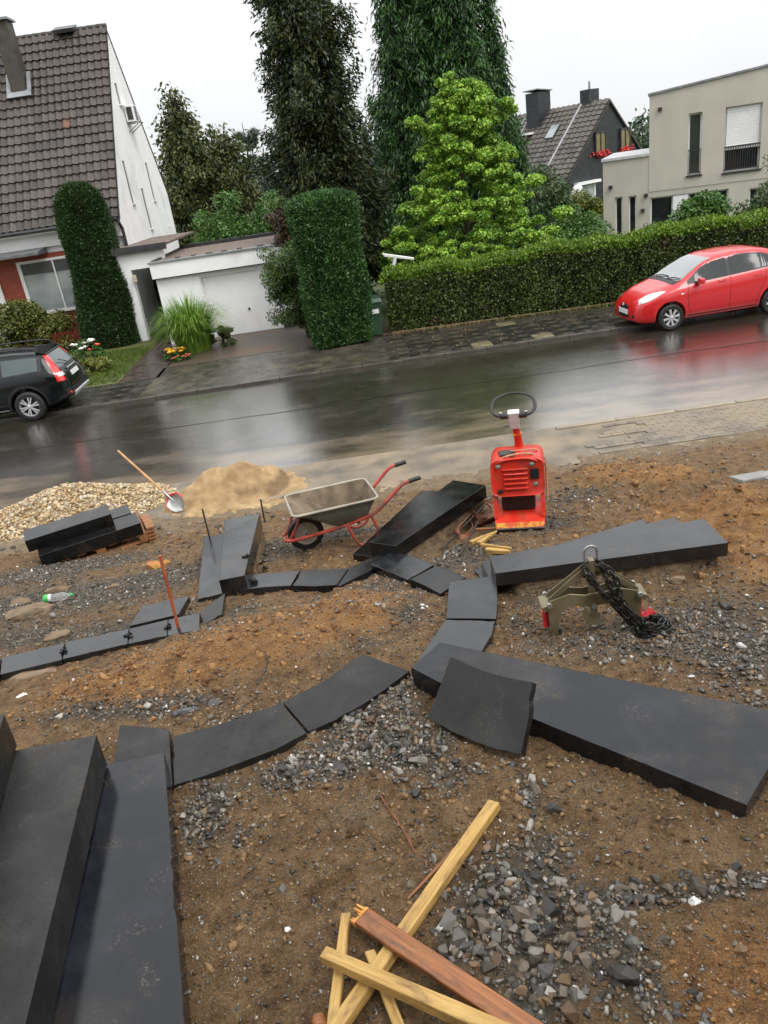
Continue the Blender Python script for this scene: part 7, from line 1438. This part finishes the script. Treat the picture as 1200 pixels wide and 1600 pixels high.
class Car:
    def __init__(s, root, L, prof, arches, mat, r_arch):
        s.root = root; xs = np.concatenate([np.linspace(0, .12, 6)[:-1], np.linspace(.12, L - .12, 66)[:-1], np.linspace(L - .12, L, 6)]); V = []; F = []
        zr, zb, zw, wd, wr = (curve(prof[k], xs) for k in ('top', 'bottom', 'belt', 'half', 'roofhalf'))
        K = None
        for i, x in enumerate(xs):
            w_, h_ = wd[i], zw[i] - zb[i]; zt = max(zr[i], zw[i] + .012); ze = zw[i] + (zt - zw[i]) * .84; wrr = min(wr[i], w_ * .95)
            P = [(0, zb[i]), (.7 * w_, zb[i]), (.90 * w_, zb[i] + .02), (.965 * w_, zb[i] + .10 * h_ + .02), (.99 * w_, zb[i] + .3 * h_), (w_, zb[i] + .58 * h_), (.995 * w_, zb[i] + .8 * h_), (.965 * w_, zb[i] + .955 * h_), (.935 * w_, zw[i]), (.935 * w_ + (wrr - .935 * w_) * .42, zw[i] + (ze - zw[i]) * .45), (wrr + .02, ze - .012), (wrr * .93, ze + (zt - ze) * .5), (wrr * .72, zt - (zt - ze) * .16), (wrr * .4, zt - .003), (0, zt)]
            P = P + [(-y, z) for y, z in P[-2:0:-1]]; K = len(P); V += [(x, y, z) for y, z in P]
            if i: F += [((i - 1) * K + k, (i - 1) * K + (k + 1) % K, i * K + (k + 1) % K, i * K + k) for k in range(K)]
        F += [tuple(range(K)), tuple(range(len(V) - 1, len(V) - K - 1, -1))]
        s.bvh = BVHTree.FromPolygons([Vector(v) for v in V], F)
        s.body = mesh_obj('body', V, F, mat, root, smooth=True)
        W = max(wd); cs = []
        bpy.context.view_layer.update()
        for ax in arches:
            for sd_ in (-1, 1):
                c = MB().cyl((ax, sd_ * (W - .30), r_arch * .93), (ax, sd_ * (W + .2), r_arch * .93), r_arch, 32).build('cutter', None, None); c.matrix_world = root.matrix_world @ c.matrix_local if False else root.matrix_world.copy(); cs.append(c)
        boolean_cut(s.body, cs)
        try: s.body.data.set_sharp_from_angle(angle=R(40))
        except Exception: pass
    def hit(s, o, d, off):
        h = s.bvh.ray_cast(Vector(o), Vector(d).normalized())
        if h[0] is None: return None
        n_ = h[1]; n_ = n_ if n_.dot(Vector(d)) < 0 else -n_
        return h[0] + n_ * off
    def patch(s, name, top, bot, d, mat, rows=6, off=.004, parent=None, back=3.0, sub=4):
        """top and bottom edge polylines (3D, near the body) thrown onto the body along d"""
        d = Vector(d).normalized(); T = smooth_path(top, sub) if len(top) > 2 else [Vector(top[0]).lerp(Vector(top[1]), k / 8) for k in range(9)]; B = smooth_path(bot, sub) if len(bot) > 2 else [Vector(bot[0]).lerp(Vector(bot[1]), k / 8) for k in range(9)]
        n_ = min(len(T), len(B)); T = [T[round(i * (len(T) - 1) / (n_ - 1))] for i in range(n_)]; B = [B[round(i * (len(B) - 1) / (n_ - 1))] for i in range(n_)]
        V = []; F = []; last = None
        for j in range(rows + 1):
            for i in range(n_):
                p = T[i].lerp(B[i], j / rows); h = s.hit(p - d * back, d, off); V.append(h if h is not None else (V[-1] if V else p))
        for j in range(rows): F += [(j * n_ + i, j * n_ + i + 1, (j + 1) * n_ + i + 1, (j + 1) * n_ + i) for i in range(n_ - 1)]
        return mesh_obj(name, V, F, mat, parent or s.root, smooth=True)
    def side(s, name, f_top, f_bot, x0, x1, sd_, mat, off=.004, n=10, parent=None):
        X = np.linspace(x0, x1, n); return s.patch(name, [(x, sd_ * .5, f_top(x)) for x in X], [(x, sd_ * .5, f_bot(x)) for x in X], (0, -sd_, 0), mat, off=off, parent=parent)
    def seam(s, pts, sd_, wd=.008, name='door_seam', mat=None):
        return s.patch(name, [(x - wd / 2, sd_ * .5, z) for x, z in pts], [(x + wd / 2, sd_ * .5, z) for x, z in pts], (0, -sd_, 0), mat or M_trim, rows=1, off=.003)
def wheel(root, x, y, r, wd, sd_, style, n_sp):
    t = MB().lathe([(r * .66, -wd / 2), (r * .72, -wd / 2 - .006), (r * .9, -wd / 2 - .008), (r * .975, -wd / 2 + .012), (r, -wd / 2 + .04), (r, wd / 2 - .04), (r * .975, wd / 2 - .012), (r * .9, wd / 2 + .008), (r * .72, wd / 2 + .006), (r * .66, wd / 2)], 'y', 36).build('wheel', M_tyre, root, (x, y, r), smooth=True)
    fy = sd_ * (wd / 2 - .01)
    MB().lathe([(r * .60, fy - sd_ * .09), (r * .62, fy - sd_ * .02), (r * .67, fy + sd_ * .012), (r * .69, fy)], 'y', 36).build('rim', M_alloy, t, smooth=True)
    MB().lathe([(0, fy - sd_ * .07), (r * .64, fy - sd_ * .07)], 'y', 24).build('spoke_shade_disc', M_trim, t)  # black disc standing for the shade behind the spokes
    sp = MB()
    for k in range(n_sp):
        a = 2 * math.pi * (k + .25) / n_sp; offs = (0,) if style == 'single' else (-.16, .16)
        for q in offs:
            a0, a1 = a + q * .9, a + q
            wi, wo = (r * .055, r * .10) if style == 'single' else (r * .035, r * .045)
            p0, p1 = Vector((math.cos(a0) * r * .14, fy, math.sin(a0) * r * .14)), Vector((math.cos(a1) * r * .64, fy + sd_ * .004, math.sin(a1) * r * .64)); dd = (p1 - p0).normalized(); s2 = Vector((-dd.z, 0, dd.x))
            V = [p0 - s2 * wi, p0 + s2 * wi, p1 + s2 * wo, p1 - s2 * wo]; sp.prism([v + Vector((0, sd_ * .008, 0)) for v in V], [v - Vector((0, sd_ * .02, 0)) for v in V])
    sp.build('spokes', M_alloy, t)
    MB().lathe([(0, fy + sd_ * .018), (r * .10, fy + sd_ * .016), (r * .17, fy + sd_ * .004), (r * .17, fy - sd_ * .03)], 'y', 16).build('hub_cap', M_alloy, t, smooth=True)
    return t
# ---- red hatchback, half on the footway
fwp = PZ(1048, 516); RA = R(3.5)
AXF, AXR, RW = .78, 3.24, .295
root = thing('red_car', 'small bright red five-door hatchback parked by the hedge', 'car', (0, 0, 0), RA)
nearY = -.76
rotm = Matrix.Rotation(RA, 3, 'Z'); root.location = fwp - rotm @ Vector((AXF, nearY - .05, 0)); root.location.z = 0.0
bpy.context.view_layer.update()
red = paint('bright_red_car_paint', (0.56, 0.008, 0.013), .7)
prof = dict(top=[(0, .50), (.04, .62), (.14, .735), (.40, .875), (.80, .985), (1.02, 1.06), (1.30, 1.235), (1.62, 1.41), (1.95, 1.495), (2.4, 1.525), (2.9, 1.505), (3.25, 1.44), (3.48, 1.25), (3.62, 1.02), (3.70, .85), (3.75, .55)],
            bottom=[(0, .27), (.15, .20), (.5, .19), (3.3, .20), (3.6, .25), (3.75, .32)], belt=[(0, .46), (.05, .57), (.18, .68), (.5, .81), (.95, .915), (1.4, .95), (2.2, 1.0), (3.0, 1.06), (3.4, 1.06), (3.62, .90), (3.75, .5)],
            half=[(0, .50), (.04, .60), (.14, .695), (.35, .775), (.7, .835), (1.3, .848), (2.6, .848), (3.1, .835), (3.4, .79), (3.62, .70), (3.75, .60)], roofhalf=[(0, .40), (.5, .60), (1.0, .66), (1.35, .615), (1.7, .575), (2.4, .56), (3.0, .55), (3.4, .54), (3.75, .5)])
c = Car(root, 3.75, prof, (AXF, AXR), red, .345)
for ax in (AXF, AXR):
    for sd_ in (-1, 1): wheel(root, ax, sd_ * .755, RW, .185, sd_, 'single', 8)
def tw(x): return float(np.interp(x, [1.20, 1.5, 1.8, 2.1, 2.6, 3.0, 3.2, 3.34], [1.02, 1.245, 1.375, 1.415, 1.415, 1.375, 1.30, 1.16]))
def bw_(x): return float(np.interp(x, [1.2, 2.0, 2.8, 3.34], [.985, 1.03, 1.08, 1.12]))
for sd_ in (-1, 1):
    c.side('window_surround', lambda x: tw(x) + .018, lambda x: bw_(x) - .018, 1.18, 3.35, sd_, M_trim, .003, 22)
    for (a, b) in ((1.36, 2.12), (2.20, 2.90), (2.94, 3.30)): c.side('side_window', lambda x: tw(x) - .01, lambda x: bw_(x) + .008, a, b, sd_, M_cglass, .007, 10)
    c.seam([(1.20, .97), (1.17, .8), (1.19, .5), (1.26, .30)], sd_); c.seam([(2.17, 1.02), (2.17, .7), (2.16, .30)], sd_); c.seam([(3.02, 1.07), (2.99, .85), (2.90, .62), (2.84, .42), (2.82, .30)], sd_)
    for x in (1.98, 2.84): c.side('door_handle', lambda q: .955, lambda q: .925, x - .09, x + .09, sd_, red, .022, 6)
    c.side('sill_trim', lambda q: .29, lambda q: .265, 1.18, 2.85, sd_, M_trim, .004, 8)
    c.side('side_repeater', lambda q: .80, lambda q: .775, 1.0, 1.07, sd_, M_headl, .008, 5)
    mi = MB().box((1.42, sd_ * .93, 1.03), (.13, .17, .125)).build('wing_mirror', red, root, bevel=.045, seg=4)
    MB().box((1.40, sd_ * .82, .985), (.09, .12, .05)).build('mirror_foot', M_trim, mi)
    hl = c.patch('headlight', [(.20, sd_ * .44, .70), (.36, sd_ * .50, .80), (.56, sd_ * .62, .86), (.70, sd_ * .70, .865)], [(.16, sd_ * .52, .60), (.26, sd_ * .62, .64), (.42, sd_ * .70, .71), (.70, sd_ * .72, .85)], (.62, -sd_ * .62, -.48), M_headl, off=.006)
    c.patch('fog_lamp_recess', [(0, sd_ * .47, .405), (0, sd_ * .55, .41)], [(0, sd_ * .47, .345), (0, sd_ * .55, .345)], (1, 0, 0), M_trim, 3, .005)
c.patch('windscreen', [(0, y, 1.445 - .06 * y * y) for y in np.linspace(-.52, .52, 9)], [(0, y, 1.055 - .02 * y * y) for y in np.linspace(-.66, .66, 9)], (1, 0, 0), M_cglass_lt, 8, .005)
c.patch('cowl', [(0, y, 1.052 - .02 * y * y) for y in np.linspace(-.66, .66, 9)], [(0, y, 1.012 - .05 * y * y) for y in np.linspace(-.66, .66, 9)], (1, 0, 0), M_trim, 2, .006)
gl_ = c.patch('grille', [(0, y, .615 - .16 * abs(y)) for y in np.linspace(-.24, .24, 7)], [(0, y, .50 + .05 * abs(y)) for y in np.linspace(-.17, .17, 7)], (1, 0, 0), M_trim, 3, .006)
MB().tube([(-.012, .042 * math.cos(t), .605 + .03 * math.sin(t)) for t in np.linspace(0, 6.28, 13)[:-1]], .008, 6, closed=True).box((-.012, 0, .605), (.01, .07, .012)).build('badge', M_alloy, gl_)
c.patch('lower_grille', [(0, y, .40) for y in np.linspace(-.30, .30, 7)], [(0, y, .32) for y in np.linspace(-.25, .25, 7)], (1, 0, 0), M_trim, 3, .006)
pt = MB().box((-.02, 0, .455), (.012, .52, .105)).build('number_plate', M_plate, root)
MB().box((-.0275, .235, .455), (.003, .04, .1)).build('blue_band', lens('plate_blue', (.02, .06, .4)), pt)
for s_, a in ((-1, .2), (1, .25)):
    MB().tube([(.99, s_ * .30 + .15, 1.07), (1.03, s_ * .30 - .12, 1.105), (1.05, s_ * .3 - .38, 1.10)], .012, 6).build('wiper', M_trim, root)
# ---- black estate car at the left edge
rwp = PZ(48, 658); AXR2, AXF2, RW2 = 3.86, 1.04, .345
root = thing('black_car', 'black estate car with tall red tail lights and roof rails at the left edge', 'car', (0, 0, 0), R(1.5))
rotm = Matrix.Rotation(R(1.5), 3, 'Z'); root.location = rwp - rotm @ Vector((AXR2 - .1, -.90, 0)); root.location.z = 0; bpy.context.view_layer.update()
blk = paint('black_car_paint', (0.003, 0.005, 0.006), .22, .16); blk.node_tree.nodes['Principled BSDF'].inputs['Specular IOR Level'].default_value = .25
prof = dict(top=[(0, .60), (.05, .74), (.2, .88), (.7, 1.0), (1.25, 1.08), (1.45, 1.14), (1.95, 1.42), (2.3, 1.53), (2.8, 1.565), (3.6, 1.55), (4.15, 1.50), (4.38, 1.44), (4.55, 1.22), (4.68, 1.05), (4.76, .92), (4.81, .75), (4.84, .52)],
            bottom=[(0, .32), (.2, .25), (.6, .22), (4.2, .24), (4.6, .32), (4.84, .40)], belt=[(0, .55), (.1, .70), (.5, .86), (1.3, .97), (2.2, 1.0), (3.3, 1.03), (4.2, 1.05), (4.55, 1.02), (4.70, .95), (4.80, .75), (4.84, .48)],
            half=[(0, .62), (.06, .74), (.25, .85), (.6, .91), (1.5, .93), (3.6, .93), (4.2, .915), (4.5, .88), (4.7, .81), (4.84, .70)], roofhalf=[(0, .5), (1.2, .76), (1.9, .68), (2.6, .65), (3.6, .635), (4.2, .62), (4.5, .62), (4.84, .6)])
c = Car(root, 4.84, prof, (AXF2, AXR2), blk, .40)
for ax in (AXF2, AXR2):
    for sd_ in (-1, 1): wheel(root, ax, sd_ * .83, RW2, .225, sd_, 'double', 6)
def tw2(x): return float(np.interp(x, [1.65, 2.0, 2.3, 3.0, 3.9, 4.22, 4.3], [1.10, 1.32, 1.40, 1.44, 1.41, 1.385, 1.36]))
def bw2(x): return float(np.interp(x, [1.65, 3.0, 4.3], [1.03, 1.06, 1.10]))
for sd_ in (-1, 1):
    c.side('window_surround', lambda x: tw2(x) + .02, lambda x: bw2(x) - .018, 1.6, 4.32, sd_, M_trim, .003, 24)
    for (a, b) in ((1.75, 2.52), (2.6, 3.34), (3.44, 4.24)): c.side('side_window', lambda x: tw2(x) - .008, lambda x: bw2(x) + .008, a, b, sd_, M_cglass_teal if a > 3 else M_cglass, .007, 12)
    c.seam([(2.56, 1.03), (2.55, .7), (2.54, .35)], sd_); c.seam([(3.42, 1.06), (3.40, .85), (3.32, .66), (3.26, .5), (3.22, .35)], sd_)
    for x in (2.35, 3.2): c.side('door_handle', lambda q: .965, lambda q: .93, x - .1, x + .1, sd_, blk, .022, 6)
    c.side('side_moulding', lambda q: .47, lambda q: .42, 1.5, 3.38, sd_, M_trim, .012, 10); c.side('chrome_strip', lambda q: .335, lambda q: .31, 1.5, 3.38, sd_, M_alloy, .014, 10)
    for ax in (AXF2, AXR2):
        V = [(ax + .415 * math.cos(t), .372 + .415 * math.sin(t)) for t in np.linspace(R(-8), R(188), 26)]; V2 = [(ax + .475 * math.cos(t), .372 + .475 * math.sin(t)) for t in np.linspace(R(-8), R(188), 26)]
        c.patch('arch_trim', [(x, sd_ * .5, z) for x, z in V2], [(x, sd_ * .5, z) for x, z in V], (0, -sd_, 0), M_trim, 2, .012, sub=1)
    tl = c.patch('tail_light', [(4.38, sd_ * .60, 1.40), (4.47, sd_ * .60, 1.40), (4.52, sd_ * .58, 1.38)], [(4.66, sd_ * .90, .80), (4.76, sd_ * .85, .80), (4.82, sd_ * .76, .80)], (-.55, -sd_ * .85, -.02), M_tail, 16, .012)
    c.patch('reversing_lamp', [(4.62, sd_ * .8, .985), (4.80, sd_ * .72, .985)], [(4.66, sd_ * .8, .90), (4.82, sd_ * .70, .90)], (-.65, -sd_ * .75, 0), M_headl, 4, .018, tl)
    MB().tube(smooth_path([(2.1, sd_ * .60, 1.50), (2.2, sd_ * .60, 1.585), (2.6, sd_ * .60, 1.615), (3.6, sd_ * .585, 1.61), (4.15, sd_ * .57, 1.575), (4.28, sd_ * .57, 1.48)], 4),   .018, 8).build('roof_rail', M_trim, root, smooth=True)
    c.patch('rear_reflector', [(4.80, sd_ * .80, .525), (4.84, sd_ * .62, .525)], [(4.80, sd_ * .80, .475), (4.84, sd_ * .62, .475)], (-.8, -sd_ * .6, 0), M_tail, 3, .01)
    mi = MB().box((1.80, sd_ * 1.02, 1.08), (.14, .2, .15)).build('wing_mirror', blk, root, bevel=.05, seg=4)
c.patch('rear_window', [(5, y, 1.40 - .05 * y * y) for y in np.linspace(-.54, .54, 9)], [(5, y, 1.07) for y in np.linspace(-.62, .62, 9)], (-1, 0, 0), M_cglass_teal, 8, .006)
MB().extr([(4.22, 1.505), (4.44, 1.43), (4.45, 1.415), (4.22, 1.46)], 'y', -.56, .56).build('roof_spoiler', blk, root, bevel=.008)
c.patch('bumper_cladding', [(5, y, .60) for y in np.linspace(-.80, .80, 11)], [(5, y, .42) for y in np.linspace(-.72, .72, 11)], (-1, 0, 0), M_trim, 4, .012)
MB().box((4.85, 0, .43), (.05, 1.15, .10), (0, R(20), 0)).build('skid_plate', M_alloy, root, bevel=.015)
pl = MB().box((4.79, 0, .86), (.015, .52, .11), (0, R(-14), 0)).build('number_plate', M_plate, root)
c.patch('plate_recess', [(5, y, .96) for y in np.linspace(-.36, .36, 5)], [(5, y, .79) for y in np.linspace(-.34, .34, 5)], (-1, 0, 0), M_trim, 3, .004)
MB().box((4.745, 0, 1.0), (.03, .60, .03)).build('tailgate_grip', M_alloy, root, bevel=.008)
MB().tube([(4.70, 0, 1.075), (4.66, -.18, 1.16), (4.62, -.38, 1.22)], .012, 6).build('rear_wiper', M_trim, root)

# ---- green wheelie bin
M_bin = pmat('dark_green_bin_plastic', (0.018, 0.055, 0.028), (0.030, 0.080, 0.042), 5, .4)
bp_ = PZ(583, 528); bn = thing('wheelie_bin', 'dark green wheelie bin with white label beside the thuja block', 'bin', (bp_.x + .05, bp_.y + .05, .06), R(4))
MB().prism([(-.27, -.32, .92), (.27, -.32, .92), (.27, .36, .92), (-.27, .36, .92)], [(-.22, -.24, .03), (.22, -.24, .03), (.22, .28, .03), (-.22, .28, .03)]).build('body', M_bin, bn, bevel=.02)
MB().prism([(-.26, -.30, 1.03), (.26, -.30, 1.03), (.27, .34, 1.05), (-.27, .34, 1.05)], [(-.30, -.36, .925), (.30, -.36, .925), (.30, .38, .925), (-.30, .38, .925)]).build('lid', M_bin, bn, bevel=.02)
MB().box((.05, -.305, .70), (.26, .01, .13), (R(-5.5), 0, 0)).build('label_sticker', M_plate, bn)
for s_ in (-1, 1): MB().cyl((s_ * .22, .27, .1), (s_ * .28, .27, .1), .1, 16).build('wheel', M_tyre, bn, smooth=True)
MB().tube([(-.24, .42, 1.0), (.24, .42, 1.0)], .018, 8).build('handle', M_bin, bn)
# ---- white T-shaped post behind the hedge
tb, te = PY(598, 397, 22.9), PY(648, 405, 22.9)
tp = thing('white_t_post', 'white T-shaped post rising over the hedge beside the bronze conifer', 'post', (tb.x + .25, 22.9, 0))
MB().prism([Vector((-.27, -.05, tb.z + .03)), Vector((.62, -.05, te.z + .05)), Vector((.62, .05, te.z + .05)), Vector((-.27, .05, tb.z + .03))], [Vector((-.22, -.05, tb.z - .08)), Vector((.62, -.05, te.z - .02)), Vector((.62, .05, te.z - .02)), Vector((-.22, .05, tb.z - .08))]).build('cross_arm', M_whitepaint, tp, bevel=.02)
MB().tube([(.02, 0, 0), (-.02, 0, tb.z - .5), (.10, 0, tb.z - .08)], .055, 8).tube([(.0, 0, tb.z - .3), (.16, 0, tb.z - .1)], .03, 6).build('post', M_whitepaint, tp, smooth=True)
